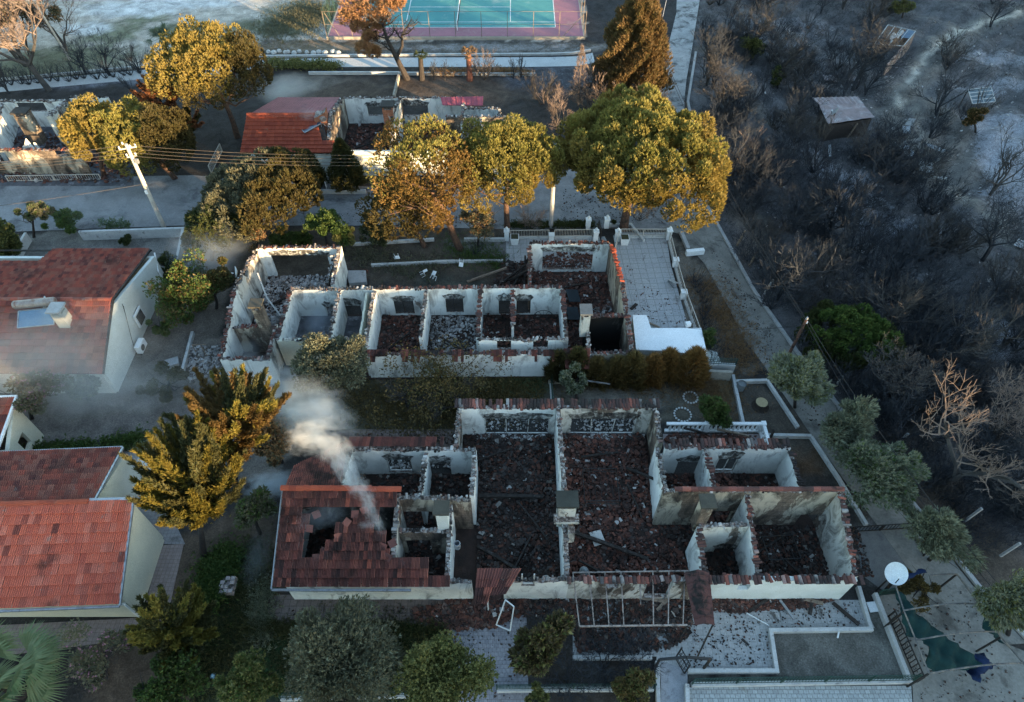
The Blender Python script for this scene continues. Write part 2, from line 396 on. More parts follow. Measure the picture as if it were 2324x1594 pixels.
def ridge_tiles(parent, a, b, m, name='ridge_cap'):
    a = Vector(a); b = Vector(b); L = (b - a).length; n = max(1, int(L / .42)); mb = MB(); rz = math.atan2((b - a).y, (b - a).x)
    for i in range(n):
        p = a.lerp(b, (i + .5) / n); tile_piece(mb, p + Vector((0, 0, .02 + .01 * (i % 2))), rz + math.pi / 2 + rnd.gauss(0, .03), .46, .30, 0, .10)
    return mb.obj(name, m, parent)
# ================================================================ SETTING: ground, sun-blocking ridge, lanes, yards
def inpoly(X, Y, poly):
    k = np.zeros(X.shape, bool); n = len(poly); j = n - 1
    for i in range(n):
        xi, yi = poly[i]; xj, yj = poly[j]
        if yi != yj: k ^= ((yi > Y) != (yj > Y)) & (X < (xj - xi) * (Y - yi) / (yj - yi) + xi)
        j = i
    return k
def wob(X, Y):
    return 0.9 * np.sin(X * .9 + 2 * np.sin(Y * .5)) * np.cos(Y * .8) + .5 * np.sin(X * 2.3 + Y * 1.9) + .3 * np.sin(X * 5.1 - Y * 4.3)
def make_ground():
    gx = np.concatenate([[-700, -350, -180, -120], np.arange(-90, 96, .5), [120, 180, 350, 700]])
    gy = np.concatenate([[-500, -200, -80, -20], np.arange(-5, 125, .5), [150, 250, 450, 900]])
    X, Y = np.meshgrid(gx, gy); nx, ny = len(gx), len(gy)
    col = np.zeros(X.shape + (3,)); col[:] = (.040, .037, .034)
    ash = np.zeros(X.shape)
    Xw, Yw = X + wob(X, Y) * .35, Y + wob(Y + 9, X) * .35
    def zone(pix, c, a=None):
        P = [tuple(G(*p)[:2]) for p in pix]; k = inpoly(Xw, Yw, P); col[k] = c
        if a is not None: ash[k] = a
    def blob(px, py, r, c=None, a=None, ry=None, ang=0.0):
        p = G(px, py); ry = ry or r; ca, sa = math.cos(ang), math.sin(ang)
        dx, dy = Xw - p.x, Yw - p.y; u = (dx * ca + dy * sa) / r; v = (-dx * sa + dy * ca) / ry
        wgt = np.clip(1.35 - (u * u + v * v) + .35 * wob(X * 1.7, Y * 1.7), 0, 1)
        if c is not None: col[:] = col * (1 - wgt[..., None]) + np.array(c) * wgt[..., None]
        if a is not None: ash[:] = np.maximum(ash, wgt * a)
    right = X > np.interp(Y, [p[0] for p in _lw], [p[1] for p in _lw])
    col[right] = (.10, .096, .096); ash[right] = .2
    # pale playing field top left, with dry grass
    zone([(-900, -400), (1800, -400), (1340, -60), (1340, 100), (740, 95), (600, 118), (345, 150), (-400, 215)], (.40, .355, .30))
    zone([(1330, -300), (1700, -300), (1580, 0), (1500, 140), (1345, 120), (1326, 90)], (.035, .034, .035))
    zone([(600, 92), (1345, 92), (1350, 128), (600, 132)], (.075, .066, .056), .35)
    for b in ((690, 30, 5, 4), (640, 60, 3.5, 3), (250, 75, 4, 3), (420, 70, 4, 2.5), (330, 40, 3, 2), (160, 130, 8, 3), (80, 160, 7, 4), (560, 60, 3, 2)):
        blob(b[0], b[1], b[2], (.15, .15, .10), ry=b[3])
    for b in ((200, 65, 3.2, 1.6), (300, 20, 7, 2.5), (430, 5, 8, 2)): blob(b[0], b[1], b[2], (.48, .47, .45), ry=b[3])
    blob(720, 105, 9, (.16, .12, .08), ry=1.6); blob(1150, 108, 16, (.14, .12, .10), .55, ry=1.0)
    # strip yards between the upper path and the ruins
    zone([(-400, 205), (345, 165), (600, 150), (1345, 150), (1500, 240), (1480, 420), (-400, 430)], (.042, .038, .035))
    blob(760, 205, 8, (.085, .065, .05), ry=3); blob(1050, 205, 8, (.09, .068, .052), ry=3.2); blob(700, 185, 4, (.13, .11, .09), ry=2)
    blob(90, 190, 9, (.10, .10, .11), .5, ry=1.2); blob(280, 182, 5, (.10, .10, .11), .5, ry=1.0); blob(1250, 170, 6, (.07, .068, .075), .35, ry=4)
    # garden between road and ruins, centre
    zone([(0, 515), (840, 515), (1150, 520), (1150, 660), (800, 640), (500, 640), (420, 515)], (.075, .062, .048))
    zone([(50, 530), (415, 520), (400, 600), (380, 640), (20, 610)], (.15, .14, .125))
    blob(1090, 560, 3, (.17, .165, .16), ry=1.2); blob(1010, 640, 3, (.06, .06, .05), ry=1.2)
    zone([(300, 640), (520, 560), (500, 850), (620, 850), (660, 980), (620, 1100), (300, 1030), (-300, 1050), (-300, 850), (230, 860)], (.15, .128, .108))
    zone([(-300, 870), (250, 880), (620, 860), (640, 960), (330, 1010), (-300, 1050)], (.15, .13, .115))
    # garden between the two ruined rows
    zone([(620, 820), (1240, 830), (1250, 920), (1040, 925), (1040, 980), (740, 980), (640, 960)], (.065, .058, .036))
    zone([(1240, 850), (1665, 850), (1680, 960), (1500, 960), (1500, 920), (1250, 920)], (.10, .088, .068))
    blob(1180, 870, 2.2, (.045, .06, .025), ry=1); blob(1400, 900, 3.4, (.15, .14, .12), ry=1.2); blob(1640, 880, 2, (.13, .10, .06), ry=1.2); blob(1380, 870, 2, (.14, .13, .115), ry=.8)
    zone([(1668, 862), (1740, 862), (1850, 985), (1930, 1110), (2060, 1200), (1960, 1200), (1925, 1120), (1740, 985), (1685, 960)], (.075, .064, .052))
    blob(1800, 1050, 2.4, (.07, .045, .028), ry=1.3)
    # east lawn strip of the lane and verges
    zone([(1530, 545), (1600, 600), (1745, 835), (1700, 850), (1640, 830), (1560, 740), (1535, 620)], (.135, .12, .10))
    blob(1650, 720, 2.2, (.06, .045, .035), ry=1.2); blob(1700, 800, 2.0, (.055, .042, .034), ry=1.3); blob(1600, 640, 1.6, (.07, .055, .045), ry=.9)
    # south gardens
    zone([(400, 1230), (620, 1120), (650, 1380), (610, 1430), (610, 1594), (200, 1700), (200, 1480), (300, 1420), (360, 1300)], (.085, .062, .045))
    zone([(470, 1250), (560, 1240), (610, 1300), (600, 1430), (560, 1700), (440, 1700), (430, 1480)], (.042, .05, .028))
    zone([(1010, 1425), (1010, 1594), (600, 1594), (600, 1420)], (.03, .055, .022))
    zone([(1200, 1380), (1300, 1400), (1300, 1560), (1490, 1520), (1490, 1700), (1180, 1700)], (.05, .043, .036))
    zone([(1740, 1425), (1985, 1395), (2010, 1360), (2065, 1540), (1565, 1545), (1580, 1520), (1752, 1520)], (.125, .12, .105))
    zone([(1935, 1180), (2060, 1200), (2090, 1320), (1990, 1340), (1950, 1300)], (.115, .11, .105))
    # hillside: white ash, dirt tracks, scorched hollows
    for b in ((1950, 440, 3.4, .95, 2.6), (1930, 380, 3.5, .8, 2), (2020, 480, 2.6, .85, 1.6), (2300, 330, 5, .95, 5.5), (2290, 260, 5, .9, 3), (2320, 410, 4, .8, 3), (2290, 170, 7, .7, 1.6), (2290, 110, 8, .7, 2),
              (2250, 720, 3.6, .75, 2), (2300, 760, 3, .7, 2), (2160, 670, 2, .6, 1), (1800, 40, 7, .5, 3), (1760, 90, 5, .4, 3), (1870, 570, 1.3, .7, .7), (1640, 565, 1.4, .8, .6), (2160, 570, 1, .7, .5), (1850, 330, 1.2, .7, .6), (2160, 900, 2, .5, 1), (2020, 850, 1.6, .5, .8), (1700, 160, 3, .35, 2.5)):
        blob(b[0], b[1], b[2], a=b[3], ry=b[4])
    def track(pix, wd, c=(.15, .14, .125)):
        P = [G(*p) for p in pix]
        for a, b_ in zip(P, P[1:]):
            d = b_ - a; L2 = d.x ** 2 + d.y ** 2; tt = np.clip(((Xw - a.x) * d.x + (Yw - a.y) * d.y) / L2, 0, 1)
            dd = np.hypot(Xw - a.x - tt * d.x, Yw - a.y - tt * d.y); wgt = np.clip(1.3 - dd / wd, 0, 1)[..., None] * .85
            col[:] = col * (1 - wgt) + np.array(c) * wgt; ash[:] = ash * (1 - wgt[..., 0])
    track([(2600, -40), (2324, 12), (2230, 40), (2170, 75), (2130, 130), (2085, 175), (2050, 200), (2030, 245), (2080, 330)], 1.5)
    track([(2324, 5), (2200, 38), (2120, 80), (2080, 140), (2040, 190)], .9)
    track([(2050, 200), (2090, 232), (2118, 300), (2150, 370), (2200, 430), (2290, 515)], .45, (.46, .42, .35)); track([(2075, 160), (2110, 110), (2160, 66), (2240, 34), (2324, 8)], .45, (.46, .42, .35)); track([(2040, 200), (2075, 300), (2100, 350), (2145, 405)], .35, (.4, .36, .3))
    track([(2050, 195), (2100, 240), (2130, 320), (2180, 400), (2240, 470), (2290, 520), (2324, 540)], .7)
    track([(2040, 230), (2080, 290), (2100, 350), (2140, 400), (2210, 450)], .8, (.15, .14, .125))
    track([(2060, 190), (2140, 230), (2190, 290), (2200, 380), (2160, 300)], 1.6, (.13, .12, .108))
    track([(1595, 110), (1640, 135), (1700, 190), (1740, 260)], .8, (.15, .13, .11))
    track([(1700, 490), (1740, 530), (1720, 570), (1790, 600)], .8, (.13, .12, .10)); track([(1665, 490), (1700, 545), (1690, 600)], .7, (.14, .12, .105))
    track([(2160, 780), (2324, 960)], 1.2, (.07, .065, .06)); track([(2210, 540), (2324, 640)], .8, (.09, .085, .08))
    track([(2020, 1050), (2200, 1230), (2324, 1330)], 2.6, (.085, .066, .05))
    Z = np.array([[hz(float(x), float(y)) if (-90 <= x <= 96 and -5 <= y <= 125) else 0.0 for x in gx] for y in gy])
    far = ~((X >= -90) & (X <= 96) & (Y >= -5) & (Y <= 125)); Z[far] = 0
    Z[(X > 90) & ~far] *= 0
    Z -= .02
    me = bpy.data.meshes.new('ground')
    V = np.stack([X.ravel(), Y.ravel(), Z.ravel()], 1)
    i = np.arange(nx * ny).reshape(ny, nx); F = np.stack([i[:-1, :-1].ravel(), i[:-1, 1:].ravel(), i[1:, 1:].ravel(), i[1:, :-1].ravel()], 1)
    fill(me, V, F, smooth=True)
    ca = me.color_attributes.new('earth', 'FLOAT_COLOR', 'POINT')
    ca.data.foreach_set('color', np.concatenate([col.reshape(-1, 3), ash.reshape(-1, 1)], 1).astype(np.float32).ravel())
    m, t, b, g = base('scorched_earth'); P = g.outputs['Position']
    at = _n(t, 'ShaderNodeAttribute'); at.attribute_name = 'earth'
    n1 = noise(t, P, .6, 10, .72, .6); n2 = noise(t, P, 3.2, 8, .75, .3); n3 = noise(t, P, 11, 5, .7)
    c = mixc(t, 1., at.outputs['Color'], ramp(t, n1, [(.3, .45), (.5, .95), (.72, 1.5)]), 'MULTIPLY')
    c = mixc(t, 1., c, ramp(t, n3, [(.3, .55), (.55, 1.), (.75, 1.6)]), 'MULTIPLY')
    am = _n(t, 'ShaderNodeMath', operation='MULTIPLY_ADD'); t.links.new(n2, am.inputs[0]); am.inputs[1].default_value = 1.5; t.links.new(at.outputs['Alpha'], am.inputs[2])
    am2 = _n(t, 'ShaderNodeMath', operation='MULTIPLY_ADD'); t.links.new(n1, am2.inputs[0]); am2.inputs[1].default_value = .8; t.links.new(am.outputs[0], am2.inputs[2])
    mx = ramp(t, am2.outputs[0], [(0, 0.), (1, 1.)])
    mr = _n(t, 'ShaderNodeMapRange'); mr.inputs[1].default_value = 1.5; mr.inputs[2].default_value = 2.25; t.links.new(am2.outputs[0], mr.inputs[0])
    c = mixc(t, mr.outputs[0], c, mixc(t, ramp(t, n3, [(.35, 0.), (.6, 1.)]), (.11, .11, .115), (.36, .36, .385)))
    t.links.new(c, b.inputs['Base Color']); b.inputs['Roughness'].default_value = .95; b.inputs['Specular IOR Level'].default_value = .1
    bump(t, b, n2, .6, .12)
    me.materials.append(m); o = bpy.data.objects.new('ground', me); COL.objects.link(o); o['kind'] = 'structure'
def fill(me, V, F, smooth=False):
    F = np.asarray(F); n, k = F.shape
    me.vertices.add(len(V)); me.vertices.foreach_set('co', np.asarray(V, np.float32).ravel())
    me.loops.add(n * k); me.loops.foreach_set('vertex_index', F.astype(np.int32).ravel())
    me.polygons.add(n); me.polygons.foreach_set('loop_start', np.arange(0, n * k, k, dtype=np.int32))
    if smooth: me.polygons.foreach_set('use_smooth', np.ones(n, bool))
    me.update(calc_edges=True); me.validate()
make_ground()

def make_shade_ridge():
    # unseen ridge placed to block the low sun, crest shaped to set the shade
    sx, sy = SUN_DIR; tx, ty = .63, .78; V = []; T = np.arange(-260, 420, 8.0)
    def Hh(t):
        b = 23.1 - 4.3 * min(1, max(0, (t - 9) / 12)) + .5 * math.sin(t * .11) + .35 * math.sin(t * .31 + 2) + 2.0 * math.exp(-((t - 27) / 3.2) ** 2)  # last term raises the crest to shade the upper house front
        return b + .015 * abs(t) * 0
    prof = [(70, 0), (85, .35), (100, .75), (112, .95), (120, 1.0), (130, 1.02), (160, 1.0), (230, .8), (320, .0)]
    for t in T:
        e = min(1, (t + 260) / 60, (412 - t) / 60)
        for s, k in prof: V.append((s * sx + t * tx, s * sy + t * ty, -2 + (Hh(t) * max(0, e) + 2) * k if k > 0 else -2))
    n = len(prof); F = [(i * n + j, i * n + j + 1, (i + 1) * n + j + 1, (i + 1) * n + j) for i in range(len(T) - 1) for j in range(n - 1)]
    me = bpy.data.meshes.new('shade_ridge'); fill(me, V, F, True)
    o = link('shade_ridge', me, mat('shade_ridge_scrub', (.10, .09, .06), (.05, .05, .035), .1, (.03, .03, .03), .05)); o['kind'] = 'structure'
make_shade_ridge()

ROADM = mat('dusty_asphalt', (.24, .24, .24), (.145, .145, .145), .45, (.07, .07, .075), .35, (.52, .66), fine=6, bs=.3)
PATHM = mat('pale_concrete_path', (.46, .46, .45), (.40, .40, .39), .6, (.22, .22, .22), .9, (.6, .7), fine=7)
SLABM = mat('concrete_slabs', (.23, .22, .195), (.155, .15, .135), .6, (.09, .085, .075), .5, (.52, .64), fine=7)
def tilemat(name, c1, c2, size, mortar, msz=.02, dirt=(.1, .09, .085), dth=(.58, .68), rot=0.0, wd=.5, ht=.5, off=0.0):
    if name in _M: return _M[name]
    m, t, b, g = base(name); P = g.outputs['Position']
    mp = _n(t, 'ShaderNodeMapping'); mp.inputs['Rotation'].default_value = (0, 0, rot); t.links.new(P, mp.inputs[0])
    bt = _n(t, 'ShaderNodeTexBrick'); bt.offset = off; bt.inputs['Scale'].default_value = size
    bt.inputs['Brick Width'].default_value = wd; bt.inputs['Row Height'].default_value = ht; bt.inputs['Mortar Size'].default_value = msz
    for k, c in (('Color1', c1), ('Color2', c2), ('Mortar', mortar)): bt.inputs[k].default_value = (*c, 1)
    t.links.new(mp.outputs[0], bt.inputs[0])
    f = noise(t, P, .8, 8, .7, .4); c = mixc(t, ramp(t, f, [(dth[0], 0.), (dth[1], .85)]), bt.outputs[0], dirt)
    ff = noise(t, P, 8, 6, .7); c = mixc(t, .5, c, ramp(t, ff, [(.3, .4), (.6, 1.)]), 'MULTIPLY')
    t.links.new(c, b.inputs['Base Color']); b.inputs['Roughness'].default_value = .85; b.inputs['Specular IOR Level'].default_value = .2
    bump(t, b, bt.outputs[1], -.3, .01)
    _M[name] = m; return m
TERR = tilemat('terrace_tiles', (.36, .37, .37), (.33, .34, .345), .85, (.16, .16, .16), .012, rot=R(-3))
TERR2 = tilemat('small_terrace_tiles', (.36, .355, .34), (.30, .30, .29), 1.6, (.19, .18, .17), .012, dirt=(.05, .045, .04), dth=(.60, .66))
BROWNT = tilemat('brown_terrace_tiles', (.17, .13, .11), (.145, .11, .095), 1.3, (.08, .065, .055), .02)
DRIVE = tilemat('grey_paver_drive', (.27, .26, .27), (.21, .205, .22), 2.4, (.12, .11, .11), .02, dirt=(.12, .105, .1), off=.5)
PAVER = tilemat('interlocking_pavers', (.36, .38, .37), (.27, .285, .28), 2.1, (.15, .15, .145), .028, dirt=(.17, .16, .13), off=.5, wd=.55, ht=.42)

# asphalt road in front of the ruins joining the lane
sheet('road', [(-500, 415), (440, 398), (850, 425), (1250, 395), (1450, 350), (1500, 250), (1600, 470), (1652, 563), (1640, 640), (1600, 560), (1540, 524), (1400, 518), (1150, 520), (800, 512), (410, 512), (-500, 545)], .004, ROADM)
sheet('lane', [(1538, -60), (1535, 30), (1515, 110), (1495, 170), (1486, 230), (1480, 300), (1560, 400), (1600, 470), (1572, 400), (1556, 300), (1553, 230), (1558, 180), (1569, 120), (1588, 0), (1594, -60)], .0085, mat('pale_dusty_lane', (.36, .36, .35), (.24, .24, .235), .7, (.08, .08, .08), .55, (.5, .62), fine=6))
sheet('lane', [(1500, 520), (1606, 470), (1652, 565), (1705, 660), (1798, 793), (1878, 898), (1998, 1060), (2105, 1200), (2220, 1345), (2330, 1460), (2200, 1470), (2090, 1330), (1960, 1150), (1850, 1000), (1740, 838), (1690, 770), (1655, 700), (1600, 600), (1540, 530)], .013, SLABM)
sheet('path', [(-300, 215), (345, 157), (355, 163), (440, 158), (600, 134), (900, 131), (1250, 130), (1310, 128), (1345, 120), (1350, 142), (1310, 150), (1200, 152), (1000, 152), (600, 152), (440, 178), (340, 178), (-300, 236)], .006, PATHM)
for pix in ([(-300, 210), (340, 152), (600, 128)], [(600, 130), (900, 127), (1250, 125), (1300, 123), (1340, 116)]):
    mb = MB(); P = [G(*p) for p in pix]
    for a, b in zip(P, P[1:]): mb.bar(a + Vector((0, 0, .1)), b + Vector((0, 0, .1)), .22, .24)
    tag(mb.obj('path_kerb', KERB), None, None, kind='structure')
# yards and terraces
sheet('terrace', [(1392, 535), (1400, 528), (1512, 528), (1522, 600), (1562, 742), (1600, 830), (1440, 830), (1405, 620)], .01, TERR)
sheet('terrace', [(1148, 540), (1372, 537), (1385, 560), (1390, 600), (1200, 640), (1148, 640)], .014, TERR)
sheet('paving', [(650, 1350), (1130, 1350), (1130, 1424), (602, 1424), (612, 1350)], .006, BROWNT)
sheet('paving', [(735, 985), (800, 975), (1045, 975), (1045, 1040), (735, 1040)], .006, BROWNT)
sheet('paving', [(-200, 1430), (322, 1402), (366, 1238), (417, 1234), (374, 1425), (345, 1445), (-200, 1515)], .006, tilemat('side_path_tiles', (.26, .2, .18), (.22, .17, .155), 2.2, (.13, .1, .09), .02))
sheet('paving', [(262, 1022), (345, 1010), (345, 1060), (380, 1150), (420, 1235), (330, 1235), (262, 1100)], .009, tilemat('grey_path_tiles', (.24, .22, .22), (.2, .19, .19), 2.2, (.13, .12, .12), .02))
sheet('driveway', [(1018, 1424), (1195, 1395), (1195, 1475), (1205, 1660), (1018, 1660)], .011, DRIVE)
sheet('terrace', [(1300, 1362), (1955, 1362), (1985, 1425), (1750, 1428), (1762, 1520), (1500, 1522), (1490, 1660), (1490, 1490), (1300, 1490)], .006, TERR2)
sheet('path', [(1500, 1500), (1560, 1520), (1562, 1660), (1500, 1660)], .016, mat('light_path', (.33, .33, .34), (.26, .26, .27), 1.1, (.12, .11, .11), 1.2, (.56, .66)))
sheet('pavement', [(1565, 1560), (2068, 1556), (2078, 1700), (1565, 1700)], .012, PAVER)
sheet('forecourt', [(1995, 1352), (2205, 1330), (2235, 1440), (2330, 1480), (2340, 1700), (2080, 1700), (2070, 1545)], .008, SLABM)
sheet('gravel_yard', [(1942, 1200), (2062, 1198), (2105, 1320), (2010, 1345), (1955, 1305)], .004, mat('grey_gravel', (.16, .16, .155), (.12, .12, .118), 2, (.08, .08, .08), 2, (.6, .7)))
# kerbs and low garden walls
def low_wall(name, label, pix, w_=.2, h=.3, m=KERB, z=0.0, cat='low wall', group=None):
    mb = MB(); P = [G(a, b, h) for a, b in pix]
    for k, (a, b) in enumerate(zip(P, P[1:])):
        d = (b - a).normalized(); ext = d * w_ / 2 * (1 if k < len(P) - 2 else 0)
        dz = .002 * k
        mb.bar(Vector((a.x, a.y, h / 2 - .03)), Vector((b.x, b.y, h / 2 - .03)) + ext, w_, h + .06 + dz * 2)
    return tag(mb.obj(name, m), label, cat, group)
# ================================================================ BUILDINGS
def soot_mat():
    m, t, b, g = base('soot_stain'); P = g.outputs['Position']; f = noise(t, P, 3.2, 7, .7, .5)
    b.inputs['Base Color'].default_value = (.022, .019, .017, 1); b.inputs['Roughness'].default_value = .95
    t.links.new(ramp(t, f, [(.36, .0), (.52, .75), (.7, .95)]), b.inputs['Alpha']); return m
SOOT = soot_mat()
def soot_fan(o, p0, p1, th, ops, zt):
    # smoke stain licked up the plaster over an opening
    a = Vector(p0[:2]); d = (Vector(p1[:2]) - a).normalized(); nr = Vector((-d.y, d.x)); sd = -1 if nr.y > 0 else 1
    if abs(d.x) < .8: return
    for (s0, s1, za, zb) in ops:
        if zt - zb < .25: continue
        q = a + nr * sd * (th / 2 + .004); n = 7; top = min(zt - .12, zb + rnd.uniform(.5, 1.1)); vs = []
        for k in range(n + 1): c_ = q + d * (s0 + (s1 - s0) * k / n); vs.append((c_.x, c_.y, zb + .005))
        for k in range(n + 1): c_ = q + d * (s0 - .22 + (s1 - s0 + .44) * k / n); vs.append((c_.x, c_.y, min(zt - .1, zb + (top - zb) * (.45 + .55 * math.sin(math.pi * (k + .5) / (n + 1))) * rnd.uniform(.7, 1.1))))
        MB().add(vs, [(k, k + 1, n + k + 2, n + k + 1) for k in range(n)]).obj('soot_stain', SOOT, o)
def W(root, p0, p1, m, rects=(), th=.24, rag=.05, prof=None, cop=.75, tm=None, ops=None, name='wall', frame=False, sub=True, step=.3):
    o_ = list(ops or []) + (ops_px(p0, p1, rects) if rects else [])
    mb = wall_mb(MB(), p0, p1, th, o_, rag=rag, prof=prof, step=step); o = mb.obj(name, m, root)
    if cop: coping(o, p0, p1, prof, cop, tm or (MORTAR if cop < .52 else None), .42 if cop >= .52 else .3)
    if o_ and m in (WHITE, SOOTY): soot_fan(o, p0, p1, th, o_, min(p0[2], p1[2]))
    if frame:
        a = Vector(p0[:2]); b = Vector(p1[:2]); d = (b - a).normalized()
        for (s0, s1, za, zb) in o_:
            if (za < .06 and s1 - s0 < 2) or m is BURNT: continue
            f = MB(); A = a + d * (s0 + .04); B = a + d * (s1 - .04)
            f.bar((A.x, A.y, za), (A.x, A.y, zb - .03), .07); f.bar((B.x, B.y, za), (B.x, B.y, zb - .03), .07)
            f.bar((A.x + .05, A.y, za + .05), (B.x - .05, B.y, za + .05), .07)
            if s1 - s0 > 1.2:
                for q in ((1 / 3, 2 / 3) if s1 - s0 > 2.5 else (.5,)):
                    C = A.lerp(B, q); f.bar((C.x, C.y, za + .09), (C.x + rnd.uniform(-.1, .1), C.y, zb - .04), .05)
            f.obj('window_frame', frame if frame is not True else TIMB, o)
    return o
def floor_part(root, poly, m, z=.02):
    mb = MB(); n = len(poly); mb.add([(p[0], p[1], z) for p in poly] + [(p[0], p[1], -.2) for p in poly], [tuple(range(n))] + [((i + 1) % n, i, n + i, n + (i + 1) % n) for i in range(n)])
    return mb.obj('floor', m, root)
FLOORM = mat('burnt_floor', (.055, .034, .027), (.028, .021, .018), 1.5, (.09, .08, .075), 1.3, (.62, .7), bs=.6, bd=.06)
FLOORW = mat('ashen_floor', (.12, .12, .13), (.06, .06, .065), 1.5, (.26, .26, .28), 1.1, (.55, .66), bs=.6, bd=.06)
def rubble(label, poly, n, m, smin=.08, smax=.32, zmax=.2, z=.03):
    rb = rubble_mb(MB(), poly, n, smin, smax, z, zmax)
    if z < -1:
        rb.v = [(x, y, h_ - z + hz(x, y)) for x, y, h_ in rb.v]
    o = rb.obj('rubble', m)
    return tag(o, label, 'rubble', kind='stuff')
def beam(label, a, b, w_=.16, m=None, h=None):
    mb = MB(); a = Vector(a); b = Vector(b); q = a.lerp(b, .45) + Vector((.02, .03, .0))
    mb.bar(a, q, w_, h); mb.bar(q, b, w_ * .93, (h or w_) * .93)
    return tag(mb.obj('charred_timber', m or WOOD), label, 'timber')
def chimney(root, x, y, z0, z1, sx, sy, capm, shm, cap=.14, over=.12, hole=True):
    mb = MB(); mb.box(x, y, z0, sx, sy, z1 - z0); c = mb.obj('chimney', shm, root)
    k = MB(); k.box(x, y, z1 + .28, sx + over * 2, sy + over * 2, cap); k.obj('chimney_cap', capm, c)
    for a in (-1, 1):
        for b in (-1, 1): p = MB(); p.box(x + a * (sx / 2 - .07), y + b * (sy / 2 - .07), z1 - .002, .12, .12, .29); p.obj('cap_leg', shm, c)
    return c

# ---------------------------------------------------------------- near ruined row (three joined houses)
DARKIN = mat_wall('dark_inner_plaster', (.30, .29, .27), amt=.36, bamt=.7)  # dark plaster for the walls seen through the roof hole
NR = thing('burnt_house', 'nearest ruin, a long roofless white row house with part of its red roof left', 'ruined house', (2.8, 18, 0))
# floors
floor_part(NR, [(-12.2, 14), (18.1, 14), (18.1, 18.4), (16.7, 21.8), (9.2, 21.8), (9.2, 24.7), (-3.4, 24.7), (-3.4, 21.8), (-9.6, 21.8), (-9.8, 18.2), (-12.2, 18.2)], FLOORM)
# front wall in stretches
W(NR, (-12.1, 13.95, 2.55), (-4.4, 13.95, 2.55), WHITE, cop=0, rag=.01)
W(NR, (-4.4, 13.93, 2.35), (-2.15, 13.93, 2.55), WHITE, rag=.14, cop=.35)
W(NR, (-.45, 13.95, 2.6), (3.0, 13.95, 2.7), WHITE, [(1183, 1214, 1303, 1325)], rag=.12, cop=.5, frame=True)
W(NR, (3.0, 13.95, 2.7), (9.3, 13.95, 2.7), SOOTY, [(1377, 1406, 1304, 1330), (1466, 1523, 1300, 1352)], rag=.06, cop=.85)
W(NR, (10.3, 13.95, 2.8), (18.2, 13.95, 2.75), CLEAN, [(1674, 1700, 1322, 1334)], rag=.03, cop=.8)
W(NR, (9.3, 13.9, 2.6), (10.3, 13.9, 2.7), BURNT, rag=.1, cop=.8)
# gable and party walls
W(NR, (-12.1, 13.95, 2.5), (-12.1, 18.1, 4.1), CLEAN, cop=0, rag=.01)
W(NR, (-12.1, 18.1, 4.1), (-9.7, 18.1, 4.1), DARKIN, cop=0, rag=.01)
W(NR, (-9.7, 18.1, 4.1), (-6.4, 18.1, 4.0), DARKIN, cop=0, rag=.05)
W(NR, (-9.7, 18.3, 4.0), (-9.7, 21.7, 2.8), WHITE, cop=.3, rag=.08)
W(NR, (-6.35, 14.1, 2.6), (-6.35, 18.0, 4.0), SOOTY, rag=.1, cop=.4)
W(NR, (-6.3, 18.15, 3.9), (-2.3, 18.15, 3.6), BURNT, [(890, 985, 1157, 1197)], rag=.12, cop=.35)
W(NR, (-6.2, 16.6, 2.9), (-3.5, 16.6, 2.9), BURNT, [(930, 985, 1222, 1300)], rag=.1, cop=.5)
W(NR, (-3.45, 14.15, 2.6), (-3.45, 17.9, 3.4), WHITE, rag=.1, cop=.4)
W(NR, (-2.25, 18.3, 3.7), (-2.25, 21.8, 2.9), WHITE, rag=.08, cop=.25)
W(NR, (-9.6, 21.85, 2.85), (-2.2, 21.85, 2.85), WHITE, [(880, 936, 1040, 1068), (974, 1024, 1048, 1076)], rag=.08, cop=.3, frame=True)
W(NR, (-5.15, 18.3, 3.6), (-5.15, 21.7, 2.85), WHITE, rag=.1, cop=.5, th=.2)
W(NR, (-3.35, 22.0, 2.9), (-3.35, 24.7, 3.0), SOOTY, rag=.15, cop=.5)
W(NR, (-3.4, 24.8, 3.0), (2.75, 24.8, 3.0), WHITE, [(1100, 1247, 947, 988)], rag=.03, cop=.95, frame=True)
W(NR, (3.05, 24.82, 3.0), (9.1, 24.82, 3.0), SOOTY, [(1293, 1441, 947, 985)], rag=.03, cop=.95, frame=True)
W(NR, (2.9, 14.1, 2.6), (2.9, 24.9, 3.0), WHITE, prof=[(.39, 4.2)], rag=.08, cop=.35, th=.26)
W(NR, (9.0, 22.3, 2.9), (9.0, 24.7, 3.0), BURNT, rag=.2, cop=.3, th=.3)
W(NR, (8.55, 18.5, 4.0), (8.75, 22.0, 2.9), WHITE, rag=.14, cop=.45)
W(NR, (9.2, 21.9, 3.0), (16.7, 21.9, 3.0), WHITE, [(1533, 1590, 1045, 1074), (1624, 1670, 1038, 1067)], rag=.05, cop=.85, frame=True)
W(NR, (11.55, 18.55, 3.5), (11.55, 21.75, 2.95), WHITE, rag=.1, cop=.6, th=.2)
W(NR, (16.75, 18.55, 3.1), (16.7, 21.8, 2.9), WHITE, prof=[(.5, 2.7)], rag=.16, cop=.55)
W(NR, (8.4, 18.4, 4.15), (18.2, 18.4, 4.15), BURNT, [(1567, 1650, 1156, 1207), (1806, 1864, 1164, 1194)], rag=.06, cop=.3)
W(NR, (18.2, 14.1, 2.75), (18.2, 18.5, 4.15), SOOTY, rag=.1, cop=.7, th=.28)
W(NR, (13.05, 14.1, 2.7), (13.05, 18.25, 4.0), WHITE, rag=.1, cop=.55)
W(NR, (10.2, 14.1, 2.7), (10.2, 16.6, 3.4), WHITE, rag=.1, cop=.6)
W(NR, (10.3, 16.7, 3.3), (12.9, 16.7, 3.4), SOOTY, [(1608, 1652, 1242, 1290)], rag=.06, cop=.4)
